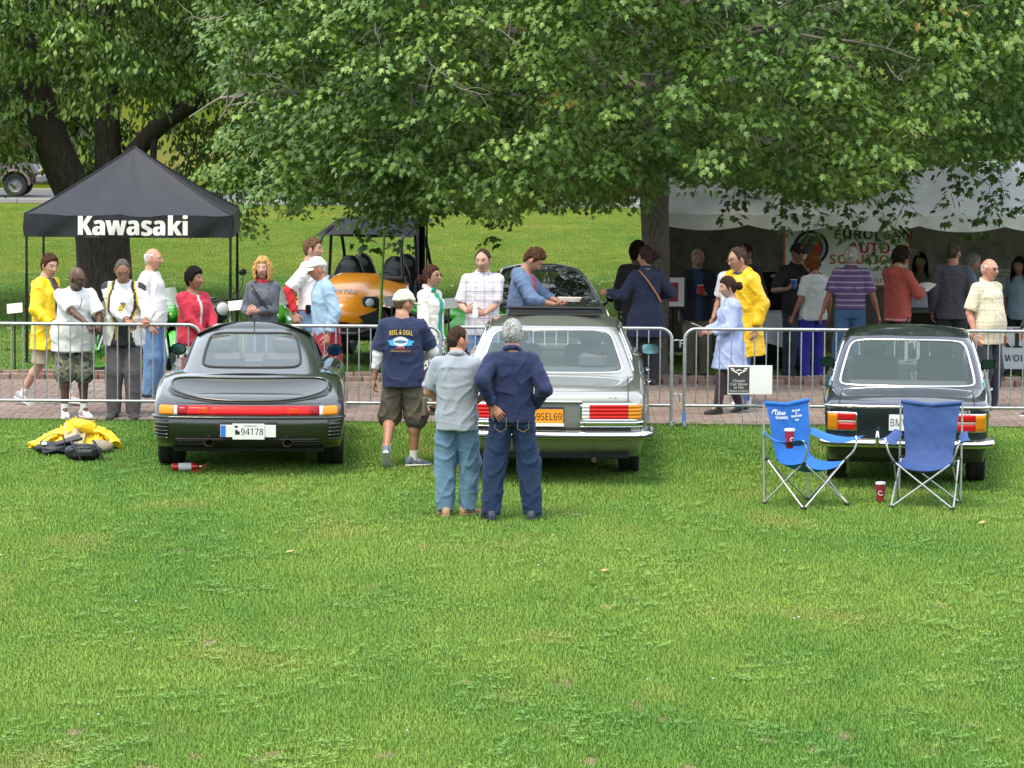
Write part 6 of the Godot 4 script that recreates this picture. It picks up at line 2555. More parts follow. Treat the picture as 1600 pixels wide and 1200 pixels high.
func make_hair(o: Dictionary) -> MB:
	var h: Dictionary = o.hair
	var st: String = h.k
	var fem: bool = o.get("fem", false)
	var line: Array = HAIRLINE[h.get("line", st if HAIRLINE.has(st) else "full")]
	var th: float = h.get("t", 0.011)
	var rough: float = h.get("rough", 0.007)
	var c: Color = h.c
	var sd: float = h.get("sd", 0.0)
	var m := MB.new()
	var rows := head_grid(func(d):
		var p := head_point(d, fem)
		var ph := rad_to_deg(absf(atan2(d.x, d.z)))
		var lo := curve(line, ph)
		var k := smoothstep(lo - 0.006, lo + 0.012, p.y + 0.004 * nz.get_noise_2d(ph * 0.25, sd))
		if st == "fringe":
			k *= 1.0 - smoothstep(0.045, 0.075, p.y)
		var t := th * (0.75 + 0.5 * clampf(p.y / 0.11, 0, 1)) + rough * nz.get_noise_3d(d.x * 9 + sd, d.y * 5, d.z * 9)
		t += rough * 0.8 * nz.get_noise_3d(d.x * 24, d.y * 9 + sd, d.z * 24)
		return p + d * lerpf(-0.010, t, k))
	m.grid(rows, true)
	# hanging or bound hair
	var r := RandomNumberGenerator.new()
	r.seed = int(sd * 10) + 3
	if st == "curly":
		for i in 64:
			var a := r.randf_range(0.78, TAU - 0.78)
			var y0 := r.randf_range(0.02, 0.085)
			var y1 := r.randf_range(-0.15, -0.06)
			var ph := r.randf() * TAU
			var pts := []
			var rad := []
			for k in 11:
				var f := k / 10.0
				var y := lerpf(y0, y1, f)
				var rr := 0.083 + 0.022 * sin(f * 2.6) + r.randf_range(-0.004, 0.004)
				pts.append(Vector3(sin(a) * rr + cos(f * 16.0 + ph) * 0.008, y, cos(a) * rr * 1.1 - 0.008 + sin(f * 16.0 + ph) * 0.008))
				rad.append(lerpf(0.014, 0.007, f * f))
			m.tube(pts, rad, 5)
	if st == "curls":
		for i in 110:
			var u := Vector3(r.randf_range(-1, 1), r.randf_range(-0.35, 1), r.randf_range(-1, 0.75)).normalized()
			if u.z > 0.35 and u.y < 0.5:
				continue
			m.ball(Vector3(u.x * 0.088, u.y * 0.118 + 0.005, u.z * 0.105 - 0.005), Vector3.ONE * r.randf_range(0.016, 0.026), 5)
	if st == "bun":
		m.ball(Vector3(0, h.get("by", 0.0), -0.135), Vector3(0.048, 0.050, 0.045), 8)
		for i in 24:
			var u := Vector3(r.randf_range(-1, 1), r.randf_range(-1, 1), r.randf_range(-1, 0.3)).normalized()
			m.ball(Vector3(0, h.get("by", 0.0), -0.135) + u * 0.04, Vector3(0.02, 0.012, 0.02), 4, Basis.from_euler(u * 3))
	if st == "long":
		for i in 60:
			var a := r.randf_range(1.25, TAU - 1.25)
			var q := Vector3(sin(a) * 0.086, 0.04, cos(a) * 0.098)
			m.tube([q, q + Vector3(sin(a) * 0.012, -0.10, -0.005), q + Vector3(sin(a) * 0.02, -0.20, 0.0), q + Vector3(sin(a) * 0.01, -0.27 - r.randf() * 0.05, 0.01)], [0.018, 0.02, 0.018, 0.006], 6)
	for i in m.v.size():
		m.v[i] += Vector3(r.randf_range(-1, 1), r.randf_range(-1, 1), r.randf_range(-1, 1)) * 0.0016
		var p := m.v[i]
		var g := 1.05 + 0.7 * nz.get_noise_3d(p.x * 55 + sd, p.y * 16, p.z * 55) + 0.35 * nz.get_noise_3d(p.x * 160, p.y * 60, p.z * 160)
		m.c[i] = c * clampf(g, 0.35, 1.7)
	return m

func make_cap(c: Color, brim: Color, emblem = null) -> MB:
	var m := MB.new()
	m.col = c
	var rows := head_grid(func(d):
		var p := head_point(d, false)
		var k := smoothstep(0.030, 0.040, p.y + 0.10 * clampf(-d.z, 0, 1) * 0.35)
		return p + d * lerpf(-0.012, 0.020 + 0.006 * nz.get_noise_3d(d.x * 3, d.y * 3, d.z * 3), k))
	m.grid(rows, true)
	m.ball(Vector3(0, 0.138, -0.004), Vector3(0.008, 0.005, 0.008), 4)
	m.col = brim
	var br := []
	for side in 2:
		for k in 6:
			var row := []
			for j in 19:
				var a := deg_to_rad(lerpf(-62, 62, j / 18.0))
				var kk := (k if side == 0 else 5 - k) / 5.0
				var ext := 0.078 * kk * pow(maxf(cos(a * 1.42), 0.0), 0.5)
				row.append(Vector3(sin(a) * (0.090 + ext * 0.35), 0.046 - 0.016 * kk - 0.018 * absf(sin(a)) + (0.0 if side == 0 else -0.004), cos(a) * 0.108 + ext))
			br.append(row)
	m.grid(br)
	if emblem != null:
		m.col = emblem
		m.ball(Vector3(0, 0.078, 0.108), Vector3(0.022, 0.014, 0.006), 5)
	return m

func make_glasses(sun: bool) -> Array:
	var fr := MB.new()
	var ln := MB.new()
	for s in [-1, 1]:
		var loop := []
		for j in 16:
			var a := TAU * j / 16
			loop.append(Vector3(s * 0.034 + cos(a) * 0.024, 0.008 + sin(a) * 0.017, 0.101 - absf(cos(a) * 0.024 + 0.034) * 0.12))
		fr.tube(loop, 0.0022, 5, false, 1.0, Vector3.UP, true)
		ln.fan(loop)
		fr.tube([Vector3(s * 0.058, 0.014, 0.094), Vector3(s * 0.079, 0.016, 0.05), Vector3(s * 0.081, 0.012, -0.01)], 0.0022, 4)
	fr.tube([Vector3(-0.012, 0.012, 0.1), Vector3(0, 0.016, 0.103), Vector3(0.012, 0.012, 0.1)], 0.0022, 4)
	return [fr, ln]

func make_hand(m: MB, wrist: Vector3, dir: Vector3, palm: Vector3, curl: float, s: float, side: float):
	palm = (palm - dir * palm.dot(dir)).normalized()
	var lat := palm.cross(dir) * side
	m.tube([wrist - dir * 0.015 * s, wrist + dir * 0.02 * s, wrist + dir * 0.05 * s, wrist + dir * 0.085 * s, wrist + dir * 0.094 * s], [0.025 * s, 0.030 * s, 0.040 * s, 0.042 * s, 0.036 * s], 10, true, 0.42, palm)
	var lens := [0.070, 0.079, 0.073, 0.057]
	for i in 4:
		var b := wrist + dir * (0.085 - (0.006 if i == 3 else 0.0)) * s + lat * (0.031 - 0.0205 * i) * s
		var pts := [b - dir * 0.012 * s]
		var an := 0.12
		var q := b
		pts.append(q)
		var spread := lat * (0.10 - 0.07 * i)
		for k in 3:
			an += curl * ([0.55, 0.85, 0.6][k])
			var dd := (dir * cos(an) + palm * sin(an) + spread * cos(an)).normalized()
			q += dd * lens[i] * s * ([0.44, 0.31, 0.25][k])
			pts.append(q)
		m.tube(pts, [0.0095 * s, 0.0098 * s, 0.0090 * s, 0.0080 * s, 0.0062 * s], 7, true, 1.0, palm)
	var tb := wrist + dir * 0.022 * s + lat * 0.020 * s
	var d1 := (dir * 0.62 + lat * 0.75 + palm * 0.25).normalized()
	var d2 := (dir * 0.85 + lat * 0.30 + palm * (0.25 + 0.5 * curl)).normalized()
	m.tube([tb, tb + d1 * 0.042 * s, tb + d1 * 0.045 * s + d2 * 0.03 * s, tb + d1 * 0.045 * s + d2 * 0.055 * s], [0.015 * s, 0.0125 * s, 0.0105 * s, 0.007 * s], 8, true, 1.0, palm)

func make_shoe(c: Color, sole: Color, accent: Color, k: float) -> MB:
	var m := MB.new()
	var sec := [[-0.082, 0.020, -0.035], [-0.072, 0.033, 0.005], [-0.045, 0.037, 0.022], [-0.005, 0.038, 0.026], [0.03, 0.039, 0.010], [0.07, 0.043, -0.012], [0.11, 0.047, -0.028], [0.145, 0.045, -0.038], [0.17, 0.036, -0.046], [0.185, 0.018, -0.056]]
	for pass_ in 2:
		var rows := []
		for q in sec:
			var row := []
			for j in 14:
				var a := TAU * j / 14
				var cs := cos(a)
				var sn := sin(a)
				cs = signf(cs) * pow(absf(cs), 0.75)
				sn = signf(sn) * pow(absf(sn), 0.75)
				var top: float = q[2] if pass_ == 0 else -0.058
				var bot: float = -0.074 if pass_ == 0 else -0.083
				var w: float = q[1] * (1.0 if pass_ == 0 else 1.09)
				row.append(Vector3(cs * w, (top + bot) / 2 + sn * (top - bot) / 2, q[0] * (1.0 if pass_ == 0 else 1.02)) * k)
			rows.append(row)
		m.col = c if pass_ == 0 else sole
		var a0 := m.v.size()
		m.grid(rows, true)
		m.fan(rows[0], true)
		m.fan(rows[rows.size() - 1])
		if pass_ == 0:
			for i in range(a0, m.v.size()):
				var p := m.v[i] / k
				if absf(p.z - 0.05 - p.y * 0.8) < 0.022 and absf(p.x) > 0.02 and p.y < 0.0:
					m.c[i] = accent
	return m

func paint_cloth(m: MB, kind: String, c: Color, c2: Color, sd: float, inv: Transform3D):
	for i in m.v.size():
		var p := inv * m.v[i]
		var g := 1.0 + 0.09 * nz.get_noise_3d(p.x * 9 + sd, p.y * 9, p.z * 9)
		var q := c
		match kind:
			"camo":
				var w := nz.get_noise_3d(p.x * 13 + sd, p.y * 11, p.z * 13)
				q = c if w > 0.12 else (c2 if w > -0.25 else Color(0.035, 0.036, 0.03))
			"stripes":
				q = c2 if fposmod(p.y + 0.012, 0.075) < 0.013 else c
			"floral":
				q = c if nz.get_noise_3d(p.x * 22, p.y * 22, p.z * 22) > -0.05 else c2
			"denim":
				g = 1.0 + 0.16 * nz.get_noise_3d(p.x * 7 + sd, p.y * 5, p.z * 7) + 0.10 * nz.get_noise_3d(p.x * 60, p.y * 25, p.z * 60)
				var leg := absf(absf(p.x) - 0.11)
				if p.y < -0.05 and p.z > 0.03:
					g *= 1.0 + 0.25 * exp(-pow(leg / 0.05, 2))
			"jersey":
				var ax := absf(p.x)
				var side := ax - curve([[0.0, 0.045], [0.12, 0.06], [0.22, 0.10], [0.32, 0.135], [0.42, 0.135], [0.5, 0.10]], p.y) + 0.15
				if p.y < 0.12 and ax < 0.075 + 0.30 * maxf(0.0, 0.10 - p.y) and p.z > -0.02:
					q = Color(0.025, 0.027, 0.035)
				if side > 0.135 and side < 0.165 and p.y > -0.05:
					q = Color(0.025, 0.026, 0.03)
				elif side > 0.165 and side < 0.182 and p.y > -0.05:
					q = Color(0.62, 0.42, 0.02)
				if p.y > 0.40 and ax > 0.16:
					q = Color(0.03, 0.03, 0.03) if fposmod(p.y * 7.0 + ax * 3.0, 1.0) < 0.4 else c
				if pow((p.x + 0.0) / 0.034, 2) + pow((p.y - 0.33) / 0.028, 2) < 1.0 and p.z > 0.05:
					q = Color(0.45, 0.30, 0.02) if fposmod(p.x * 70 + p.y * 40, 1.0) < 0.6 else Color(0.05, 0.04, 0.02)
			"zip":
				if absf(p.x) < 0.012 and p.z > 0:
					q = c2
			"open":
				if p.z > 0.0 and absf(p.x) < 0.045 + 0.03 * maxf(0.0, p.y):
					q = c2
			"red_cuff":
				q = c
			"hem_stripe":
				if absf(p.y - (-0.10)) < 0.012:
					q = c2
		m.c[i] = Color(q.r * g, q.g * g, q.b * g)

func plaid(key: String, base: Color, l1: Color, l2: Color, period: float) -> StandardMaterial3D:
	if mats.has(key):
		return mats[key]
	var m := mat(key, Color(1, 1, 1), 0.9)
	var im := Image.create(96, 96, false, Image.FORMAT_RGB8)
	for y in 96:
		for x in 96:
			var c := base
			for q in [x, y]:
				if q < 12:
					c = c.lerp(l1, 0.75)
				elif q > 22 and q < 27:
					c = c.lerp(l2, 0.8)
				elif q > 58 and q < 63:
					c = c.lerp(l2, 0.35)
			im.set_pixel(x, y, c.linear_to_srgb())
	m.albedo_texture = ImageTexture.create_from_image(im)
	m.uv1_triplanar = true
	m.uv1_scale = Vector3.ONE / period
	return m

func torso_profile(k: float, gs: float, fem: bool, belly: float, grow: float, hang: float, hang_y: float, flare: float) -> PackedFloat32Array:
	var ta := [[-0.75, 0.12], [-0.3, 0.14], [-0.12, 0.150], [-0.03, 0.168], [0.07, 0.158], [0.14, 0.146], [0.24, 0.154], [0.36, 0.165], [0.43, 0.160], [0.47, 0.130], [0.51, 0.088], [0.55, 0.064], [0.64, 0.058]]
	var tb := [[-0.75, 0.10], [-0.3, 0.10], [-0.12, 0.098], [-0.03, 0.112], [0.07, 0.104], [0.14, 0.098], [0.24, 0.108], [0.36, 0.116], [0.44, 0.104], [0.49, 0.086], [0.53, 0.068], [0.565, 0.060], [0.64, 0.058]]
	if fem:
		ta = [[-0.75, 0.12], [-0.3, 0.145], [-0.12, 0.160], [-0.03, 0.172], [0.07, 0.148], [0.14, 0.124], [0.24, 0.132], [0.36, 0.146], [0.43, 0.142], [0.47, 0.116], [0.51, 0.076], [0.55, 0.052], [0.64, 0.048]]
		tb = [[-0.75, 0.10], [-0.3, 0.10], [-0.12, 0.105], [-0.03, 0.116], [0.07, 0.098], [0.14, 0.088], [0.24, 0.100], [0.34, 0.124], [0.40, 0.108], [0.49, 0.078], [0.53, 0.060], [0.565, 0.050], [0.64, 0.048]]
	var out := PackedFloat32Array()
	var ac := 0.0
	for i in 57:
		var y := -0.75 + i * 0.025
		var a := curve(ta, y)
		var b := curve(tb, y)
		var cz := 0.0
		if y > 0.45:
			cz = -0.012
		if fem and y > 0.26 and y < 0.44:
			cz = 0.012
		var bl := belly * exp(-pow((y - 0.09) / 0.13, 2))
		b += bl * 0.045
		cz += bl * 0.04
		a += bl * 0.03
		if y < hang_y and hang > 0.0:
			var ha := curve(ta, hang_y)
			var hb := curve(tb, hang_y) + belly * 0.03
			var sink := clampf((hang_y - y) / 0.1, 0, 1)
			a = lerpf(a, maxf(a, ha), hang * sink)
			b = lerpf(b, maxf(b, hb), hang * sink)
		if flare > 0.0 and y < 0.1:
			a += flare * (0.1 - y)
			b += flare * (0.1 - y) * 0.8
		var sc := gs if y < 0.5 else lerpf(gs, 1.0, clampf((y - 0.5) / 0.06, 0, 1))
		out.append_array([(a * sc + grow) * k, (b * sc + grow) * k, cz * k])
	return out

func person(o: Dictionary) -> Node3D:
	var h: float = o.h * 0.988
	var k := h / 1.75
	var fem: bool = o.get("fem", false)
	var gs: float = o.get("g", 1.0)
	var belly: float = o.get("belly", 0.0)
	var skin: Color = o.get("skin", SKIN)
	var sd: float = o.x * 3.7
	var fine: float = o.get("cell", 0.014)
	var root := thing("person", o.label, "person", spot(o.x, o.d), deg_to_rad(o.get("yaw", 0.0)), "people at the car meet")
	var T := Transform3D(Basis(Vector3.UP, deg_to_rad(o.get("twist", 0.0))) * Basis(Vector3.RIGHT, deg_to_rad(o.get("lean", 0.0))) * Basis(Vector3.BACK, deg_to_rad(o.get("side", 0.0))), Vector3(o.get("hx", 0.0), 0.93 * k, o.get("hz", 0.0)))
	var P := Transform3D(Basis(Vector3.UP, deg_to_rad(o.get("twist", 0.0) * 0.4)), T.origin)
	var sw := (0.144 if fem else 0.167) * k * lerpf(1.0, gs, 0.6)
	var sh := {1: T * Vector3(sw, 0.470 * k, -0.012), -1: T * Vector3(-sw, 0.470 * k, -0.012)}
	var headx := Transform3D(T.basis * Basis(Vector3.UP, deg_to_rad(o.get("hy", 0.0))) * Basis(Vector3.RIGHT, deg_to_rad(o.get("hp", 0.0))) * Basis(Vector3.BACK, deg_to_rad(o.get("hr", 0.0))), T * Vector3(0, 0.690 * k, 0.026 * k))
	headx.origin += T.basis * Vector3(0, 0, 0.0012 * o.get("hp", 0.0))
	var hs := pow(k, 0.6) * (1.02 if fem else 1.05)
	# arms
	var el := {}
	var wr := {}
	var l1 := 0.285 * k
	var l2 := 0.255 * k
	for s in [1, -1]:
		var a: Dictionary = o.get("L" if s == 1 else "R", {})
		var t: Vector3 = a.get("w", (sh[s] as Vector3) + T.basis * Vector3(s * 0.075 * gs, -0.51 * k, 0.03))
		var r := ik(sh[s], t, l1, l2, a.get("pole", Vector3(s * 0.35, -0.1, -1)))
		el[s] = r[0]
		wr[s] = r[1]
	# legs
	var hip := {1: P * Vector3(0.088 * k, -0.03 * k, 0), -1: P * Vector3(-0.088 * k, -0.03 * k, 0)}
	var kn := {}
	var an := {}
	var footx := {}
	for s in [1, -1]:
		var f: Array = o.get("FL" if s == 1 else "FR", [s * 0.105, 0.0, s * 10.0, 0.0])
		var fb := Basis(Vector3.UP, deg_to_rad(f[2])) * Basis(Vector3.RIGHT, deg_to_rad(f[3]))
		var yaw := Basis(Vector3.UP, deg_to_rad(f[2]))
		var ph := deg_to_rad(f[3])
		var apos := Vector3(f[0], 0.083 * k + sin(ph) * 0.15 * k, f[1]) + yaw * Vector3(0, 0, (1.0 - cos(ph)) * 0.15 * k)
		var r := ik(hip[s], apos, 0.415 * k, 0.41 * k, yaw * Vector3(0, 0.1, 1))
		kn[s] = r[0]
		an[s] = r[1]
		footx[s] = Transform3D(fb, r[1])
	# body
	var thick := lerpf(1.0, gs, 0.7)
	var fm := 0.86 if fem else 1.0
	var pr := []
	pr.append({"t": 1, "x": T, "prof": torso_profile(k, gs, fem, belly, -0.006, 0, 0, 0), "plo": -0.75 * k, "pstep": 0.025 * k, "lo": -0.10 * k, "hi": 0.60 * k, "r": Vector3(0.25 * gs, 0, 0.24 + belly * 0.08) * k, "k": 0.03})
	for s in [1, -1]:
		pr.append(bone(T * Vector3(s * 0.045 * k, 0.512 * k, -0.018), sh[s], 0.042 * k * fm, 0.048 * k * fm, 0.04))
		pr.append(bone(sh[s], el[s], 0.050 * k * thick * fm, 0.038 * k * thick * fm, 0.03))
		pr.append(bone(el[s], (el[s] as Vector3).lerp(wr[s], 0.35), 0.037 * k * thick * fm, 0.037 * k * thick * fm, 0.015))
		pr.append(bone((el[s] as Vector3).lerp(wr[s], 0.35), wr[s], 0.037 * k * thick * fm, 0.026 * k * fm, 0.015))
		pr.append(bone(hip[s], kn[s], 0.082 * k * thick, 0.054 * k * thick, 0.03))
		var calf: Vector3 = (kn[s] as Vector3).lerp(an[s], 0.32) - (footx[s] as Transform3D).basis.z * 0.012 * k
		pr.append(bone(kn[s], calf, 0.052 * k * thick, 0.056 * k * thick * fm, 0.02))
		pr.append(bone(calf, (an[s] as Vector3) + Vector3.UP * 0.02, 0.055 * k * thick * fm, 0.036 * k, 0.02))
		pr.append(bone((an[s] as Vector3) + Vector3.UP * 0.02, footx[s] * Vector3(0, -0.03, 0.05) * 1.0, 0.034 * k, 0.03 * k, 0.02))
	pr.append(bone(T * Vector3(0, 0.53 * k, -0.014), headx * (Vector3(0, -0.045, -0.018) * hs), 0.056 * k * fm, 0.054 * hs * fm, 0.035))
	var body := net(pr, maxf(fine, 0.0155))
	for i in body.v.size():
		var p := body.v[i]
		body.c[i] = skin * (1.0 + 0.08 * nz.get_noise_3d(p.x * 12, p.y * 12, p.z * 12))
	var hd := make_head(o, skin)
	body.add(hd, headx.scaled_local(Vector3.ONE * hs))
	body.col = skin * Color(1.04, 0.94, 0.92)
	for s in [1, -1]:
		var a: Dictionary = o.get("L" if s == 1 else "R", {})
		var fd: Vector3 = (wr[s] - el[s]).normalized()
		var dir: Vector3 = a.get("dir", fd)
		make_hand(body, wr[s] + fd * 0.01, dir.normalized(), a.get("palm", T.basis * Vector3(-s, 0, 0.25)), a.get("curl", 0.45), k * (0.9 if fem else 1.0), s)
	mat("hair", Color(1, 1, 1), 0.8, 0.0, true).metallic_specular = 0.2
	var skm := mat("skin", Color(1, 1, 1), 0.5, 0.0, true)
	part("body", body, skm, root)
	if o.has("hair"):
		part("hair", make_hair(o), mat("hair", Color(1, 1, 1), 0.8, 0.0, true), root, headx.scaled_local(Vector3.ONE * hs))
	if o.has("cap"):
		part("cap", make_cap(o.cap[0], o.cap[1], o.cap[2] if o.cap.size() > 2 else null), mat("cloth", Color(1, 1, 1), 0.9, 0.0, true), root, headx.scaled_local(Vector3.ONE * hs))
	if o.has("glasses"):
		var gl := make_glasses(o.glasses == "sun")
		part("glasses_frame", gl[0], mat("gloss_black", Color(0.008, 0.008, 0.010), 0.15), root, headx.scaled_local(Vector3.ONE * hs))
		if o.glasses == "sun":
			part("sunglass_lenses", gl[1], mat("sun_lens", Color(0.012, 0.010, 0.009), 0.06), root, headx.scaled_local(Vector3.ONE * hs))
	# tops
	var cloth := mat("cloth", Color(1, 1, 1), 0.9, 0.0, true)
	cloth.rim_enabled = true
	cloth.rim = 0.08
	var inv := T.affine_inverse()
	for g in o.get("tops", []):
		var gr: float = g.get("grow", 0.014)
		var hem: float = g.get("hem", -0.10)
		var kk := 0.022
		var q := [{"t": 1, "x": T, "prof": torso_profile(k, gs, fem, belly, gr, g.get("hang", 0.75), 0.33, g.get("flare", 0.0)), "plo": -0.75 * k, "pstep": 0.025 * k, "lo": (maxf(hem, -0.02) if o.get("lean", 0.0) > 10.0 else hem) * k, "hi": g.get("neck", 0.545) * k, "r": Vector3(0.36 * gs, 0, 0.34 + belly * 0.08) * k, "k": kk}]
		if o.get("lean", 0.0) > 10.0:
			q.append({"t": 1, "x": P, "prof": torso_profile(k, gs * 1.06, fem, belly * 1.2, gr + 0.014, 1.0, 0.33, 0.06), "plo": -0.75 * k, "pstep": 0.025 * k, "lo": hem * k, "hi": 0.14 * k, "r": Vector3(0.36 * gs, 0, 0.40) * k, "k": 0.06})
		var sl: float = g.get("sl", 0.7)
		var wid: float = g.get("wide", 0.014)
		for s in [1, -1]:
			q.append(bone(T * Vector3(s * 0.05 * k, 0.506 * k, -0.018), sh[s], (0.038 + gr * 0.8) * k * fm, (0.047 + gr * 0.8) * k * fm, 0.035))
			if sl <= 0.0:
				continue
			var e1: Vector3 = (sh[s] as Vector3).lerp(el[s], minf(sl, 1.0))
			var r0 := (0.051 * thick * fm + gr) * k
			var r1 := (lerpf(0.051, 0.038, minf(sl, 1.0)) * thick * fm + gr * 0.8 + wid * minf(sl, 1.0)) * k
			q.append(bone(sh[s], e1, r0, r1, kk, 1 if sl <= 1.0 else 0))
			if sl > 1.0:
				var e2: Vector3 = (el[s] as Vector3).lerp(wr[s], minf(sl - 1.0, 0.99))
				q.append(bone(el[s], e2, r1, (lerpf(0.036, 0.026, sl - 1.0) * fm + gr * 0.6 + wid * 0.5) * k, 0.012, 1))
		if g.get("hood", false):
			for s in [1, -1]:
				q.append(bone(T * Vector3(0, 0.49, -0.10) * k, T * Vector3(s * 0.085, 0.535, -0.03) * k, 0.055 * k, 0.036 * k, 0.03))
			q.append(bone(T * Vector3(0, 0.52, -0.075) * k, T * Vector3(0, 0.40, -0.125) * k, 0.055 * k, 0.025 * k, 0.03))
		if g.get("collar", false):
			for i in 10:
				var a0 := TAU * i / 10
				var a1 := TAU * (i + 1) / 10
				q.append(bone(T * (Vector3(sin(a0) * 0.066, 0.560 - 0.026 * cos(a0), cos(a0) * 0.064 - 0.010) * k), T * (Vector3(sin(a1) * 0.066, 0.560 - 0.026 * cos(a1), cos(a1) * 0.064 - 0.010) * k), 0.021 * k, 0.021 * k, 0.008))
		var gm := net(q, fine)
		folds(gm, g.get("fold", 0.006), g.get("ff", Vector3(7, 9, 7)), sd)
		paint_cloth(gm, g.get("kind", "plain"), g.c, g.get("c2", g.c), sd, inv.scaled(Vector3.ONE / k))
		var mm: Material = g.get("mat", cloth)
		part(g.get("name", "shirt"), gm, mm, root)
	# lower garments
	if o.has("legs"):
		var g: Dictionary = o.legs
		var ln: float = g.get("len", 1.97)
		var lw: float = g.get("wide", 0.02)
		var q := [{"t": 1, "x": P, "prof": torso_profile(k, gs, fem, belly * 0.6, 0.010, 0, 0, 0), "plo": -0.75 * k, "pstep": 0.025 * k, "lo": -0.10 * k, "hi": g.get("waist", 0.09) * k, "r": Vector3(0.26 * gs, 0, 0.24) * k, "k": 0.025}]
		for s in [1, -1]:
			var e1: Vector3 = (hip[s] as Vector3).lerp(kn[s], minf(ln, 1.0))
			q.append(bone(hip[s], e1, (0.084 * thick + 0.014) * k, (lerpf(0.084, 0.054, minf(ln, 1.0)) * thick + 0.012 + lw) * k, 0.025, 1 if ln <= 1.0 else 0))
			if ln > 1.0:
				var end: Vector3 = (kn[s] as Vector3).lerp((an[s] as Vector3) + Vector3.DOWN * 0.045 * k, ln - 1.0)
				q.append(bone(kn[s], end, (0.054 * thick + 0.012 + lw) * k, (0.040 + 0.014 + lw * 0.65) * k, 0.02, 1))
		var gm := net(q, fine)
		folds(gm, g.get("fold", 0.007), g.get("ff", Vector3(8, 7, 8)), sd + 20)
		paint_cloth(gm, g.get("kind", "plain"), g.c, g.get("c2", g.c), sd, P.affine_inverse().scaled(Vector3.ONE / k))
		part(g.get("name", "trousers"), gm, cloth, root)
		if g.has("belt"):
			var bt := net([{"t": 1, "x": P, "prof": torso_profile(k, gs, fem, belly * 0.6, 0.022, 0, 0, 0), "plo": -0.75 * k, "pstep": 0.025 * k, "lo": 0.055 * k, "hi": 0.09 * k, "r": Vector3(0.27 * gs, 0, 0.25) * k, "k": 0.01}], fine * 0.8)
			for i in bt.v.size():
				bt.c[i] = g.belt
			part("belt", bt, cloth, root)
	if o.has("skirt"):
		var g: Dictionary = o.skirt
		var gm := net([{"t": 1, "x": P, "prof": torso_profile(k, gs, fem, 0, 0.020, 1.0, 0.0, g.get("flare", 0.12)), "plo": -0.75 * k, "pstep": 0.025 * k, "lo": g.hem * k, "hi": 0.12 * k, "r": Vector3(0.4, 0, 0.36) * k, "k": 0.02}], fine)
		folds(gm, 0.012, Vector3(14, 2, 14), sd)
		paint_cloth(gm, g.get("kind", "plain"), g.c, g.get("c2", g.c), sd, P.affine_inverse())
		part("skirt", gm, cloth, root)
	# shoes and socks
	var sc: Array = o.get("shoes", [Color(0.03, 0.03, 0.03), Color(0.02, 0.02, 0.02)])
	var sm := make_shoe(sc[0], sc[1], sc[2] if sc.size() > 2 else sc[0], k * (0.92 if fem else 1.03)).mesh()
	for s in [1, -1]:
		part("shoe", sm, mat("shoe", Color(1, 1, 1), 0.6, 0.0, true), root, footx[s])
		if o.has("socks"):
			var sk := MB.new()
			sk.col = o.socks
			var up: Vector3 = (kn[s] - an[s]).normalized()
			sk.tube([an[s] - up * 0.02, an[s] + up * 0.03, an[s] + up * 0.075], [0.044 * k, 0.043 * k, 0.046 * k], 12)
			part("sock", sk, cloth, root)
	o["T"] = T
	o["root"] = root
	o["wr"] = wr
	o["headx"] = headx
	o["k"] = k
	return root

func strap(root: Node3D, called: String, pts: Array, w: float, m: Material):
	var mb := MB.new()
	mb.tube(catmull(pts, 5), w, 6, true, 0.4)
	part(called, mb, m, root)

func held(called: String, label: String, category: String, o: Dictionary, at: Vector3, build):
	# a thing in someone's hand stands by itself at the hand's place
	var root: Node3D = o.root
	var t := thing(called, label, category, root.transform * at, root.rotation.y)
	build.call(t)
	return t

func cup_shape(t: Node3D, c: Color, rim: Color, lid: bool, r := 0.042, h := 0.12):
	var m := MB.new()
	m.lathe([Vector2(0, 0), Vector2(r * 0.72, 0), Vector2(r * 0.75, 0.004), Vector2(r, h), Vector2(r * 0.93, h), Vector2(r * 0.7, 0.01)], 20)
	part("cup_wall", m, mat("cup_" + c.to_html(), c, 0.5), t)
	m = MB.new()
	if lid:
		m.lathe([Vector2(r * 1.06, h - 0.006), Vector2(r * 1.08, h + 0.004), Vector2(r * 0.98, h + 0.014), Vector2(r * 0.85, h + 0.016), Vector2(r * 0.8, h + 0.008), Vector2(0, h + 0.008)], 20)
		part("lid", m, mat("cup_lid", rim, 0.4), t)
	else:
		m.tube([Vector3(r, h, 0), Vector3(0, h, r), Vector3(-r, h, 0), Vector3(0, h, -r)].map(func(q): return q), 0.001, 4, false)
		m = MB.new()
		m.lathe([Vector2(r * 1.02, h - 0.004), Vector2(r * 1.06, h), Vector2(r * 1.0, h + 0.004), Vector2(r * 0.92, h)], 20)
		part("rim", m, mat("cup_lid", rim, 0.4), t)

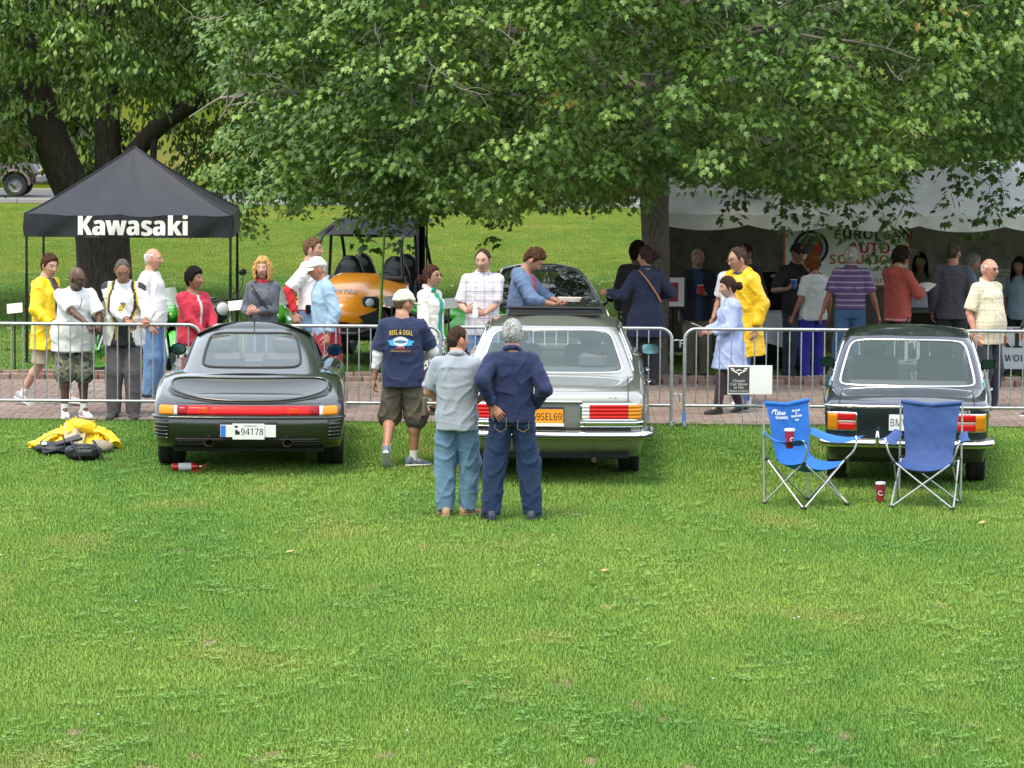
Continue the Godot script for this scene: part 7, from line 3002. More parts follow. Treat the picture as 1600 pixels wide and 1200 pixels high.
# ------------------------------------------------------------------ camp chairs and small things on the lawn
func camp_chair(label: String, x: float, dep: float, yaw: float, cloth: Material, tube_mat: Material) -> Node3D:
	var t := thing("camp_chair", label, "chair", spot(x, dep), deg_to_rad(yaw), "folding camp chairs behind the navy saloon")
	var w := 0.265
	var bk := -0.235
	var fr := 0.235
	# sling: back and seat in one sagging piece
	var prof := [Vector2(0.93, bk - 0.035), Vector2(0.88, bk - 0.02), Vector2(0.74, bk + 0.01), Vector2(0.58, bk + 0.03), Vector2(0.45, bk + 0.06), Vector2(0.40, bk + 0.12), Vector2(0.385, 0.0), Vector2(0.395, 0.13), Vector2(0.42, fr + 0.01)]
	var pr := catmull(prof, 5)
	var m := MB.new()
	var rows := []
	for i in pr.size():
		var f := float(i) / (pr.size() - 1)
		var row := []
		for j in 21:
			var u := j / 10.0 - 1.0
			var ww := w * (1.0 + 0.06 * cos(f * 5.0))
			if f < 0.5:
				ww = w * lerpf(1.06, 0.82, f / 0.5)
			else:
				ww = w * lerpf(0.82, 1.16, (f - 0.5) / 0.5)
			var sag := (1.0 - u * u)
			var q := Vector3(u * ww, pr[i].x, pr[i].y)
			if f < 0.5:
				q.z -= sag * 0.035 * sin(f * PI * 1.6)
				q.y -= 0.03 * sag * (1.0 - f * 2.0) * (1.0 if f < 0.05 else 0.4)
			else:
				q.y -= sag * 0.085 * sin(clampf((f - 0.45) / 0.55, 0, 1) * PI * 0.55 + 0.25)
			q += Vector3(0, 0.0, 0.006 * nz.get_noise_2d(u * 3.0 + x, f * 9.0))
			row.append(q)
		rows.append(row)
	m.grid(rows)
	part("seat_sling", m, cloth, t)
	var rollm := MB.new()
	rollm.tube([Vector3(-w * 1.06, 0.93, bk - 0.035), Vector3(0, 0.90, bk - 0.05), Vector3(w * 1.06, 0.93, bk - 0.035)], 0.020, 10)
	part("top_hem", rollm, cloth, t)
	for s in [-1, 1]:
		var a := MB.new()
		var ar := []
		for i in 9:
			var f := i / 8.0
			var row := []
			for j in 7:
				var u := j / 3.0 - 1.0
				var hw := 0.040 + 0.035 * smoothstep(0.15, 0.6, f)
				row.append(Vector3(s * (w + 0.035 + 0.085 * f) + u * hw, 0.665 - 0.05 * sin(f * PI) - 0.03 * f - 0.014 * u * u + s * u * 0.022, lerpf(bk - 0.02, fr + 0.10, f)))
			ar.append(row)
		a.grid(ar)
		part("armrest", a, cloth, t)
		var post := MB.new()
		post.tube([Vector3(s * (w + 0.02), 0.0, bk - 0.02), Vector3(s * (w + 0.02), 0.93, bk - 0.04)], 0.0095, 8)
		part("back_post", post, tube_mat, t)
		var front := MB.new()
		front.tube(catmull([Vector3(s * w, 0.42, fr), Vector3(s * (w + 0.035), 0.50, fr + 0.07), Vector3(s * (w + 0.06), 0.58, fr + 0.085), Vector3(s * (w + 0.075), 0.635, fr + 0.06)], 4), 0.0095, 8)
		part("arm_post", front, tube_mat, t)
		# crossed legs: each side, then front and back
		for l in [[Vector3(s * w, 0.42, fr), Vector3(s * (w + 0.02), 0.012, bk - 0.02)], [Vector3(s * w, 0.41, bk), Vector3(s * (w + 0.02), 0.012, fr + 0.02)], [Vector3(s * w, 0.42, fr), Vector3(-s * (w + 0.01), 0.012, fr + 0.03)], [Vector3(s * w, 0.41, bk), Vector3(-s * (w + 0.01), 0.012, bk - 0.03)]]:
			var lg := MB.new()
			lg.tube([l[0], l[1]], 0.0085, 8)
			part("leg", lg, tube_mat, t)
		for z in [fr + 0.02, bk - 0.02]:
			var ft := MB.new()
			ft.box(Vector3(0.055, 0.022, 0.045), Vector3(s * (w + 0.012), 0.012, z), 0.006)
			part("foot", ft, mat("rubber", Color(0.012, 0.012, 0.012), 0.6), t)
			var jt := MB.new()
			jt.box(Vector3(0.035, 0.035, 0.035), Vector3(s * w, 0.415, z * 0.95), 0.008)
			part("joint", jt, mat("rubber"), t)
	return t

func build_chairs():
	var tm := mat("chair_tube", Color(0.52, 0.53, 0.53), 0.35, 0.7)
	var b1 := mat("bright_blue_canvas", Color(0.012, 0.16, 0.58), 0.75)
	grain(b1, 0.12, 0.22, 128, 0.05, 0.15, 21)
	var b2 := mat("navy_canvas", Color(0.032, 0.085, 0.27), 0.75)
	grain(b2, 0.12, 0.22, 128, 0.05, 0.15, 22)
	var t := camp_chair("bright blue folding camp chair with white print and a cup in its armrest", 2.70, 34.98, 40, b1, tm)
	var wp := mat("white_print", Color(0.85, 0.85, 0.83), 0.7)
	for e in [["Tabor", 0.035, -0.10, 0.845, 0.15], ["Growers", 0.030, -0.085, 0.805, 0.16], ["Harvest", 0.02, 0.105, 0.86, 0.10], ["&", 0.02, 0.105, 0.835, 0.02], ["Market Days", 0.02, 0.105, 0.81, 0.13], ["Fair", 0.02, 0.105, 0.775, 0.05]]:
		var l := lettering(e[0], e[1], 0.002, true)
		var mx := 0.01
		for q in l.v:
			mx = maxf(mx, absf(q.x))
		for i in l.v.size():
			var q := l.v[i]
			var u: float = (e[2] + q.x / mx * e[4] / 2) / 0.26
			l.v[i] = Vector3(u * 0.26, e[3] + q.y - 0.02 * (1 - u * u), -0.235 + 0.004 - (e[3] - 0.74) * 0.25 - 0.030 * (1 - u * u) * sin(clampf((0.93 - e[3]) * 2.0, 0, 1) * 1.3) + 0.012 + q.z)
		part("lettering", l, wp, t)
	var sw := MB.new()
	var pts := []
	for i in 13:
		var a := lerpf(0.7, 5.4, i / 12.0)
		pts.append(Vector3(-0.155 + cos(a) * 0.045, 0.815 + sin(a) * 0.045, -0.262))
	sw.tube(pts, 0.006, 5)
	part("swoosh", sw, wp, t)
	var at := t.transform * Vector3(-0.315, 0.545, 0.10)
	var c := thing("coffee_cup", "red paper coffee cup with white lid in the bright blue chair's armrest", "cup", at, 0.3, "red paper coffee cups")
	cup_shape(c, Color(0.27, 0.012, 0.026), Color(0.66, 0.63, 0.58), true, 0.046, 0.165)
	cup_logo(c)
	camp_chair("navy blue folding camp chair facing the camera in front of the navy saloon", 3.80, 34.98, -14, b2, tm)
	c = thing("coffee_cup", "red paper coffee cup with white lid standing on the grass beside the navy chair", "cup", spot(3.40, 35.15, 0.012), -0.4, "red paper coffee cups")
	cup_shape(c, Color(0.27, 0.012, 0.026), Color(0.66, 0.63, 0.58), true, 0.046, 0.165)
	cup_logo(c)

func cup_logo(c: Node3D):
	var m := MB.new()
	var pts := []
	for i in 15:
		var a := lerpf(0.4, 5.6, i / 14.0)
		var r := lerpf(0.012, 0.026, i / 14.0)
		var x := 0.012 + cos(a) * r
		pts.append(Vector3(x, 0.085 + sin(a) * r, sqrt(0.0415 * 0.0415 - x * x) + 0.001))
	m.tube(pts, 0.003, 5)
	part("printed_swirl", m, mat("white_print"), c)

func build_small_things():
	# show sign on wire legs
	var t := thing("show_sign", "white show sign on wire legs, its left half black with an emblem", "sign", spot(2.53, 40.7), 0.03)
	var b := MB.new()
	b.box(Vector3(0.475, 0.31, 0.006), Vector3(0, 0.525, 0), 0.002)
	part("board", b, mat("sign_white", Color(0.72, 0.73, 0.72), 0.55), t)
	b = MB.new()
	b.box(Vector3(0.222, 0.275, 0.004), Vector3(-0.118, 0.525, 0.005), 0.001)
	part("black_panel", b, mat("sign_charcoal", Color(0.035, 0.037, 0.037), 0.6), t)
	var wp := mat("white_print")
	var em := MB.new()
	for s in [-1, 1]:
		em.tube(catmull([Vector3(-0.118 + s * 0.088, 0.645, 0.009), Vector3(-0.118 + s * 0.060, 0.640, 0.009), Vector3(-0.118 + s * 0.040, 0.605, 0.009), Vector3(-0.118 + s * 0.012, 0.598, 0.009), Vector3(-0.118, 0.572, 0.009)], 4), 0.0055, 5)
		em.tube([Vector3(-0.118 + s * 0.085, 0.632, 0.009), Vector3(-0.118 + s * 0.05, 0.612, 0.009)], 0.004, 5)
	em.tube([Vector3(-0.15, 0.618, 0.009), Vector3(-0.118, 0.632, 0.009), Vector3(-0.088, 0.622, 0.009)], 0.005, 5)
	part("emblem", em, wp, t)
	var y := 0.528
	for w in ["Classic", "Car Show", "at the", "Boston Common"]:
		var l := lettering(w, 0.028 if w.length() < 10 else 0.024, 0.002, true, "Droid Serif")
		var mx := 0.01
		for q in l.v:
			mx = maxf(mx, absf(q.x))
		for i in l.v.size():
			l.v[i] = Vector3(l.v[i].x * minf(1.0, 0.100 / mx) - 0.118, l.v[i].y + y - 0.012, 0.0085)
		part("lettering", l, wp, t)
		y -= 0.036
	for s in [-1, 1]:
		var lg := MB.new()
		lg.tube([Vector3(s * 0.075, -0.05, -0.006), Vector3(s * 0.075, 0.66, -0.006)], 0.0045, 6)
		part("wire_leg", lg, mat("galvanised"), t)
	for h in [0.16, 0.26]:
		var rg := MB.new()
		rg.tube([Vector3(-0.075, h, -0.006), Vector3(0.075, h, -0.006)], 0.0045, 6)
		part("wire_rung", rg, mat("galvanised"), t)
	# fire extinguisher lying on the grass
	t = thing("fire_extinguisher", "small red fire extinguisher lying on the grass behind the green coupe", "fire extinguisher", spot(-3.12, 36.95, 0.048), 0.06)
	t.scale = Vector3.ONE * 0.82
	var rot := Basis(Vector3.BACK, -PI / 2 + 0.03)
	b = MB.new()
	b.lathe([Vector2(0, -0.20), Vector2(0.035, -0.20), Vector2(0.045, -0.19), Vector2(0.046, 0.02), Vector2(0.044, 0.06), Vector2(0.034, 0.09), Vector2(0.018, 0.105), Vector2(0.018, 0.12), Vector2(0, 0.12)], 22, Transform3D(rot, Vector3.ZERO))
	part("cylinder", b, paint("signal_red", Color(0.56, 0.018, 0.012), 0.0, 0.3), t)
	b = MB.new()
	b.lathe([Vector2(0.0466, -0.12), Vector2(0.0468, 0.03)], 22, Transform3D(rot, Vector3.ZERO))
	part("label_band", b, mat("plate_white", Color(0.68, 0.69, 0.68), 0.5), t)
	b = MB.new()
	b.box(Vector3(0.05, 0.035, 0.03), Vector3(0.145, 0.0, 0), 0.006)
	b.box(Vector3(0.11, 0.012, 0.022), Vector3(0.175, 0.026, 0), 0.004, Basis(Vector3.BACK, 0.25))
	b.box(Vector3(0.09, 0.012, 0.022), Vector3(0.175, -0.012, 0), 0.004, Basis(Vector3.BACK, -0.15))
	b.ball(Vector3(0.14, 0.0, 0.024), Vector3(0.018, 0.018, 0.008), 8)
	part("valve", b, mat("chrome"), t)
	b = MB.new()
	b.tube(catmull([Vector3(0.15, 0.01, 0.02), Vector3(0.20, 0.03, 0.05), Vector3(0.16, -0.03, 0.07), Vector3(0.04, -0.045, 0.06)], 5), 0.008, 6)
	part("hose", b, mat("red_hose", Color(0.42, 0.02, 0.015), 0.6), t)
	# heap of yellow raincoat, cream cloth and two black bags
	var heap := MB.new()
	var rows := []
	for i in 61:
		var row := []
		for j in 91:
			var u := j / 45.0 - 1.0
			var v := i / 30.0 - 1.0
			var ang := atan2(v, u)
			var edge := 1.0 + 0.20 * nz.get_noise_2d(cos(ang) * 1.6 + 5, sin(ang) * 1.6)
			var rr := sqrt(u * u + v * v)
			var k := clampf(1.0 - pow(minf(rr / edge, 1.0), 2.2), 0, 1)
			var ridge := pow(1.0 - minf(absf(nz.get_noise_2d(u * 2.2 + v * 1.6 + 3, v * 1.5)) * 1.7, 1.0), 3.0) * 1.3 + 0.7 * pow(1.0 - minf(absf(nz.get_noise_2d(u * 4.6 - v * 3.0 + 9, v * 3.4 + u)) * 1.7, 1.0), 4.0) - 0.35
			var hh := 0.17 * exp(-pow((u + 0.12) / 0.42, 2)) + 0.13 * exp(-pow((u - 0.50) / 0.35, 2)) + 0.06
			var y2 := k * hh * (0.75 + 0.35 * ridge) + 0.025 * k * nz.get_noise_2d(u * 7.0, v * 7.0)
			# sleeves hang over the front edge as open folds
			if v > 0.35 and absf(u - 0.1) < 0.35:
				y2 *= 0.55
			var pull := minf(1.0, edge / maxf(rr, 0.001))
			row.append(Vector3(u * 0.43 * minf(pull, 1.0), y2 + 0.02, v * 0.30 * minf(pull, 1.0)))
		rows.append(row)
	heap.grid(rows)
	t = thing("raincoat_heap", "yellow raincoat dropped in a heap on the grass by the barrier", "raincoat", spot(-4.42, 38.75), 0.05)
	var ry := mat("raincoat_yellow", Color(0.74, 0.50, 0.008), 0.45)
	part("cloth", heap, ry, t)
	for e in [[[Vector3(-0.06, 0.17, 0.02), Vector3(-0.22, 0.13, 0.10), Vector3(-0.34, 0.065, 0.19), Vector3(-0.45, 0.035, 0.24)], [0.10, 0.095, 0.08, 0.065]], [[Vector3(0.12, 0.17, 0.0), Vector3(0.27, 0.16, 0.06), Vector3(0.38, 0.09, 0.13), Vector3(0.43, 0.045, 0.22)], [0.10, 0.095, 0.08, 0.065]]]:
		var sl := MB.new()
		var pts := catmull(e[0], 8)
		var rd := []
		for i in pts.size():
			var f := float(i) / (pts.size() - 1) * 3.0
			var fi := mini(int(f), 2)
			rd.append(lerpf(e[1][fi], e[1][fi + 1], f - fi))
		sl.tube(pts, rd, 22, true, 0.42)
		folds(sl, 0.026, Vector3(11, 11, 11), e[0][0].x * 9.0)
		part("sleeve", sl, ry, t)
	var hd := MB.new()
	hd.ball(Vector3(0.10, 0.21, 0.05), Vector3(0.13, 0.07, 0.11), 16, Basis(Vector3.BACK, -0.3))
	folds(hd, 0.016, Vector3(8, 8, 8), 2.0)
	part("hood", hd, ry, t)
	var scarf := func(u: float, v: float) -> Vector3:
		var x := (u - 0.5) * 0.16 * (1.0 + 0.4 * sin(v * 3.0)) - 0.03 + 0.06 * v
		return Vector3(x, 0.25 * (1.0 - v * v * 0.75) - 0.02 + 0.02 * sin(u * 9.0 + v * 5.0), lerpf(-0.16, 0.30, v) + 0.02 * sin(u * 14.0))
	tag(part("cream_cloth", cloth_sheet(scarf, 24, 20), mat("cream_knit", Color(0.62, 0.54, 0.36), 0.9), null, Transform3D(Basis.IDENTITY, t.position + Vector3(0, 0, 0.02))), "crumpled cream cloth lying over the heap of yellow raincoat", "cloth")
	grain(mat("cream_knit"), 0.12, 0.4, 128, 0.06, 0.5, 31)
	t = thing("shoulder_bag", "flat black shoulder bag under the front of the yellow raincoat", "bag", spot(-4.55, 38.25), 0.25)
	var bg := MB.new()
	bg.ball(Vector3(0, 0.05, 0), Vector3(0.23, 0.06, 0.15), 14)
	bg.box(Vector3(0.30, 0.03, 0.2), Vector3(0.10, 0.12, 0.02), 0.012, Basis(Vector3.BACK, 0.25))
	folds(bg, 0.018, Vector3(12, 12, 12), 4.0)
	part("bag_body", bg, mat("black_nylon"), t)
	var fp := func(u: float, v: float) -> Vector3:
		return Vector3(lerpf(-0.17, 0.15, u), 0.108 + 0.012 * sin(u * 8.0 + v * 4.0) - 0.075 * v * v, lerpf(-0.08, 0.165, v))
	part("flap", cloth_sheet(fp, 14, 10), mat("black_nylon"), t)
	bg = MB.new()
	bg.tube(catmull([Vector3(-0.18, 0.12, 0.06), Vector3(-0.05, 0.20, 0.10), Vector3(0.05, 0.17, 0.12), Vector3(0.06, 0.05, 0.16)], 5), 0.012, 6, true, 0.4)
	part("strap", bg, mat("black_nylon"), t)
	bg = MB.new()
	bg.box(Vector3(0.05, 0.035, 0.01), Vector3(-0.14, 0.11, 0.10), 0.003, Basis(Vector3.RIGHT, -0.6))
	part("luggage_tag", bg, mat("sign_white"), t)
	t = thing("backpack", "lumpy black backpack lying in front of the yellow raincoat heap", "bag", spot(-4.23, 37.75), 0.18)
	bg = MB.new()
	var rws := []
	for k in 13:
		var f := k / 12.0
		var row := []
		for j in 28:
			var a := TAU * j / 28
			var cs := signf(cos(a)) * pow(absf(cos(a)), 0.6)
			var sn := signf(sin(a)) * pow(absf(sin(a)), 0.6)
			var sc := pow(sin(PI * clampf(f * 0.96 + 0.02, 0, 1)), 0.4)
			row.append(Vector3((f - 0.5) * 0.36, 0.078 + sn * 0.078 * sc, cs * 0.13 * sc))
		rws.append(row)
	bg.grid(rws, true)
	folds(bg, 0.020, Vector3(13, 13, 13), 8.0)
	part("bag_body", bg, mat("black_nylon"), t)
	bg = MB.new()
	bg.box(Vector3(0.2, 0.09, 0.06), Vector3(0.0, 0.075, 0.135), 0.03)
	folds(bg, 0.010, Vector3(16, 16, 16), 3.0)
	part("front_pocket", bg, mat("black_nylon"), t)
	for k in 2:
		bg = MB.new()
		bg.tube(catmull([Vector3(-0.13, 0.12 + k * 0.03, 0.11 - k * 0.06), Vector3(0, 0.135 + k * 0.03, 0.125 - k * 0.06), Vector3(0.13, 0.12 + k * 0.03, 0.11 - k * 0.06)], 5), 0.004, 5)
		part("zip", bg, mat("print_slate", Color(0.09, 0.10, 0.115), 0.5), t)
	for s in [[-0.10, 0.02], [0.12, 0.04]]:
		bg = MB.new()
		bg.tube(catmull([Vector3(s[0], 0.17, 0.02), Vector3(s[0] - 0.03, 0.20, 0.08), Vector3(s[0] + 0.02, 0.12, 0.15), Vector3(s[0] + 0.06, 0.02, 0.17)], 5), 0.013, 6, true, 0.4)
		part("strap", bg, mat("black_nylon"), t)
	bg = MB.new()
	bg.tube(catmull([Vector3(0.14, 0.03, 0.06), Vector3(0.22, 0.02, 0.09), Vector3(0.27, 0.015, 0.05)], 5), 0.008, 6, true, 0.4)
	part("loose_strap", bg, mat("black_nylon"), t)
	var gz := MB.new()
	gz.ball(Vector3(0, 0.055, 0), Vector3(0.12, 0.07, 0.10), 12)
	folds(gz, 0.014, Vector3(10, 10, 10), 5.0)
	tag(part("folded_cloth", gz, mat("khaki_cloth", Color(0.26, 0.23, 0.16), 0.9), null, Transform3D(Basis.IDENTITY, spot(-4.12, 38.35))), "khaki cloth bundle peeking out under the yellow raincoat's right side", "cloth")

func back_z(o: Dictionary, grow: float, x: float, y: float) -> float:
	# where the cloth of the back lies behind the spine at x, y (torso space)
	var k: float = o.k
	var pf := torso_profile(k, o.get("g", 1.0), o.get("fem", false), o.get("belly", 0.0), grow, 1.0, 0.33, 0.0)
	var s := clampf((y / k + 0.75) / 0.025, 0, 55.9)
	var i := int(s)
	var a := lerpf(pf[i * 3], pf[i * 3 + 3], s - i)
	var b := lerpf(pf[i * 3 + 1], pf[i * 3 + 4], s - i)
	var cz := lerpf(pf[i * 3 + 2], pf[i * 3 + 5], s - i)
	return cz - b * pow(maxf(0.0, 1.0 - pow(minf(absf(x) / a, 1.0), 2.3)), 0.4348)

func build_people():
	var white := Color(0.66, 0.66, 0.66)
	var black := Color(0.016, 0.016, 0.019)
	var brown := Color(0.055, 0.030, 0.017)
	var dark := Color(0.018, 0.012, 0.009)
	var grey := Color(0.30, 0.29, 0.28)
	var sneaker := [white, Color(0.5, 0.5, 0.5), Color(0.3, 0.3, 0.32)]
	var denim := {"c": Color(0.062, 0.125, 0.24), "kind": "denim", "wide": 0.026}
	var dk_denim := {"c": Color(0.022, 0.040, 0.085), "kind": "denim", "wide": 0.026}
	var dark_legs := {"c": Color(0.02, 0.02, 0.026), "wide": 0.02}
	var lean_hand := {"curl": 1.1, "palm": Vector3(0, -1, 0.1)}
	# behind the first barrier
	person({"label": "young person in open yellow raincoat and khaki shorts striding behind the barrier", "x": -5.18, "d": 42.6, "h": 1.71, "yaw": 68, "skin": SKIN_PALE, "hy": -26, "hp": 12, "hair": {"k": "short", "c": brown, "t": 0.018, "rough": 0.008},
		"FL": [0.09, 0.26, 0, 0], "FR": [-0.09, -0.26, 0, 22], "R": {"w": Vector3(-0.22, 0.92, 0.18)},
		"tops": [{"name": "shirt", "c": Color(0.04, 0.035, 0.04), "hem": -0.08}, {"name": "raincoat", "c": Color(0.76, 0.53, 0.006), "c2": Color(0.05, 0.04, 0.045), "kind": "open", "hem": -0.27, "hang": 1.0, "flare": 0.10, "sl": 1.9, "hood": true, "wide": 0.018, "grow": 0.032, "fold": 0.013, "ff": Vector3(6, 6, 6), "mat": raincoat()}],
		"legs": {"name": "shorts", "c": Color(0.36, 0.30, 0.22), "len": 0.98, "wide": 0.035}, "shoes": [Color(0.33, 0.34, 0.36), white, Color(0.55, 0.55, 0.57)], "socks": white})
	var o := {"label": "bald person in white t-shirt and camouflage shorts leaning on the barrier", "x": -4.72, "d": 41.28, "h": 1.71, "yaw": 20, "skin": SKIN_DARK, "lean": 20, "hz": -0.10, "hy": 28, "hp": 2, "g": 1.04, "belly": 0.8, "beard": 0.75, "goatee": true, "brow": dark, "glasses": "clear",
		"L": {"w": Vector3(0.17, 1.04, 0.42), "pole": Vector3(0.7, -1, -0.2), "dir": Vector3(-0.3, -0.85, 0.5), "palm": Vector3(0, -0.4, -1), "curl": 0.9}, "R": {"w": Vector3(0.03, 1.05, 0.45), "pole": Vector3(-0.7, -1, -0.1), "dir": Vector3(0.5, -0.7, 0.4), "palm": Vector3(0, -0.5, -1), "curl": 0.8},
		"tops": [{"c": white * 1.08, "hem": -0.19, "hang": 1.0, "sl": 0.88, "wide": 0.019, "grow": 0.022, "fold": 0.009}], "legs": {"name": "camouflage_shorts", "kind": "camo", "waist": 0.02, "c": Color(0.105, 0.110, 0.075), "c2": Color(0.20, 0.195, 0.145), "len": 1.06, "wide": 0.05, "fold": 0.012}, "shoes": [white, white, Color(0.45, 0.05, 0.04)], "socks": white}
	var root := person(o)
	strap(root, "necklace", [o.T * Vector3(-0.06, 0.52, 0.05), o.T * Vector3(-0.035, 0.42, 0.125), o.T * Vector3(0, 0.36, 0.155), o.T * Vector3(0.035, 0.42, 0.125), o.T * Vector3(0.06, 0.52, 0.05)], 0.004, mat("gloss_black"))
	person({"label": "person in white, black and yellow riding jersey leaning both hands on the barrier", "x": -4.19, "d": 41.28, "h": 1.78, "yaw": 0, "skin": SKIN_TAN, "lean": 11, "hz": -0.08, "hp": 24, "hy": 8, "g": 0.98, "belly": 0.25, "beard": 0.5, "must": true, "brow": dark, "hair": {"k": "short", "line": "receding", "c": Color(0.09, 0.08, 0.075), "t": 0.004, "rough": 0.001},
		"L": {"w": Vector3(0.27, 1.09, 0.36), "pole": Vector3(0.7, -1, -0.5), "dir": Vector3(0.2, -0.3, 0.9), "palm": Vector3(0, -1, 0), "curl": 1.2}, "R": {"w": Vector3(0.07, 1.09, 0.36), "pole": Vector3(-0.7, -1, 0.1), "dir": Vector3(0.6, -0.6, 0.4), "palm": Vector3(0, -0.7, -0.6), "curl": 0.9},
		"tops": [{"name": "jersey", "kind": "jersey", "c": white, "hem": -0.15, "hang": 1.0, "sl": 1.93, "wide": 0.020, "grow": 0.024, "fold": 0.008}], "legs": {"c": Color(0.092, 0.082, 0.088), "wide": 0.034}, "shoes": [Color(0.05, 0.05, 0.055), Color(0.03, 0.03, 0.03)]})
	person({"label": "bald older person with white hair fringe, white t-shirt and jeans, seen in profile", "x": -4.12, "d": 43.7, "h": 1.74, "yaw": 76, "skin": SKIN_PALE * Color(1.05, 0.92, 0.88), "belly": 0.5, "g": 1.08, "brow": Color(0.5, 0.45, 0.4), "hair": {"k": "fringe", "c": Color(0.5, 0.48, 0.45), "t": 0.008},
		"R": {"w": Vector3(-0.24, 0.88, 0.06)}, "tops": [{"c": white * 1.08, "hem": -0.08, "hang": 1.0, "sl": 0.85, "wide": 0.018, "grow": 0.02, "fold": 0.009}], "legs": {"c": Color(0.10, 0.20, 0.36), "kind": "denim", "wide": 0.03}, "shoes": [Color(0.05, 0.06, 0.08), Color(0.3, 0.3, 0.3)]})
	person({"label": "person with short black hair in a red zipped hoodie beside the green coupe", "x": -3.47, "d": 41.6, "h": 1.63, "yaw": 42, "hy": 20, "fem": true, "g": 1.12, "skin": Color(0.27, 0.125, 0.075), "brow": dark, "hair": {"k": "short", "line": "full", "c": Color(0.012, 0.010, 0.010), "t": 0.026, "rough": 0.006},
		"L": {"w": Vector3(0.08, 0.93, 0.27), "pole": Vector3(1, -0.4, -0.6)}, "R": {"w": Vector3(-0.02, 0.90, 0.25), "pole": Vector3(-1, -0.4, -0.6)},
		"tops": [{"name": "camisole", "c": white, "sl": 0.0, "hem": -0.12, "neck": 0.45}, {"name": "hoodie", "kind": "zip", "c": Color(0.40, 0.022, 0.045), "c2": Color(0.55, 0.50, 0.45), "hem": -0.10, "neck": 0.50, "sl": 1.95, "hood": true, "grow": 0.022, "wide": 0.010, "fold": 0.008}], "legs": {"c": Color(0.55, 0.54, 0.56), "wide": 0.015}, "shoes": [black, black]})
	o = {"label": "person with curly blonde hair, grey fleece and red collar, hands folded", "x": -2.82, "d": 43.3, "h": 1.66, "yaw": -6, "fem": true, "g": 0.96, "skin": SKIN_PALE, "brow": Color(0.25, 0.16, 0.08), "hair": {"k": "curly", "c": Color(0.46, 0.275, 0.10), "t": 0.022, "rough": 0.012, "sd": 2.0},
		"L": {"w": Vector3(-0.02, 1.05, 0.22), "pole": Vector3(0.5, -1.5, -0.4), "dir": Vector3(-1, 0.15, 0.1), "palm": Vector3(0, 0, -1), "curl": 0.7}, "R": {"w": Vector3(-0.14, 1.02, 0.20), "pole": Vector3(-0.5, -1.5, -0.4), "dir": Vector3(0.7, 0.5, 0.3), "palm": Vector3(0, 0, -1), "curl": 0.7},
		"tops": [{"name": "red_collar", "c": Color(0.42, 0.03, 0.05), "sl": 0.0, "hem": 0.2, "neck": 0.565, "collar": true}, {"name": "fleece", "c": Color(0.088, 0.10, 0.125), "hem": -0.10, "neck": 0.52, "sl": 1.95, "grow": 0.026, "wide": 0.011, "fold": 0.008}], "legs": dk_denim}
	root = person(o)
	strap(root, "shoulder_strap", [o.T * Vector3(-0.12, 0.46, 0.11), o.T * Vector3(-0.04, 0.36, 0.165), o.T * Vector3(0.05, 0.24, 0.165), o.T * Vector3(0.13, 0.12, 0.12)], 0.022, mat("gloss_black"))
	o = {"label": "tall person in white t-shirt over long red sleeves, seen in profile", "x": -2.33, "d": 44.2, "h": 1.85, "yaw": 78, "skin": SKIN_PALE, "hair": {"k": "short", "c": Color(0.10, 0.062, 0.038), "t": 0.013}, "belly": 0.35, "R": {"w": Vector3(-0.26, 0.98, -0.12)},
		"tops": [{"name": "red_undershirt", "c": Color(0.55, 0.02, 0.03), "sl": 1.97, "hem": 0.0, "grow": 0.010, "wide": 0.010}, {"name": "tshirt", "c": white * 1.08, "hem": 0.03, "hang": 1.0, "sl": 0.92, "wide": 0.019, "grow": 0.022, "fold": 0.009}], "legs": {"c": Color(0.11, 0.19, 0.33), "kind": "denim", "wide": 0.028, "belt": black}}
	root = person(o)
	var pouch := MB.new()
	pouch.box(Vector3(0.05, 0.10, 0.07), Vector3(-0.20, 1.02, 0.03), 0.015)
	part("belt_pouch", pouch, mat("gloss_black"), root)
	person({"label": "older person in white cap and pale denim shirt, red jacket tied round the waist", "x": -2.05, "d": 42.4, "h": 1.72, "yaw": -72, "lean": 7, "hp": 8, "skin": SKIN * Color(1.15, 0.9, 0.85), "belly": 0.3, "brow": grey, "cap": [Color(0.60, 0.57, 0.50), Color(0.58, 0.55, 0.48)], "hair": {"k": "fringe", "c": Color(0.45, 0.43, 0.40), "t": 0.006},
		"L": {"w": Vector3(0.22, 0.86, 0.04)}, "tops": [{"c": Color(0.27, 0.41, 0.54), "kind": "denim", "hem": -0.06, "sl": 1.9, "wide": 0.018, "grow": 0.022, "collar": true, "fold": 0.010}], "legs": denim, "skirt": {"c": Color(0.26, 0.018, 0.032), "hem": -0.42, "flare": 0.10}, "shoes": sneaker})
	# in front of the show vehicles
	person({"label": "person in sunglasses with dark tied hair, white jacket and green dress", "x": -0.90, "d": 41.9, "h": 1.66, "yaw": 62, "hp": -6, "fem": true, "skin": SKIN, "brow": dark, "glasses": "sun", "hair": {"k": "bun", "c": Color(0.045, 0.022, 0.017), "t": 0.016, "by": -0.02},
		"R": {"w": Vector3(-0.24, 0.83, 0.10)}, "tops": [{"name": "dress", "c": Color(0.015, 0.27, 0.18), "sl": 0.0, "hem": -0.12, "neck": 0.44}, {"name": "jacket", "kind": "open", "c": Color(0.66, 0.64, 0.58), "c2": Color(0.015, 0.27, 0.18), "hem": -0.16, "neck": 0.50, "sl": 1.95, "grow": 0.024, "wide": 0.012, "collar": true, "fold": 0.012}], "skirt": {"kind": "floral", "c": white, "c2": Color(0.02, 0.02, 0.03), "hem": -0.40, "flare": 0.10}, "shoes": [dark, dark]})
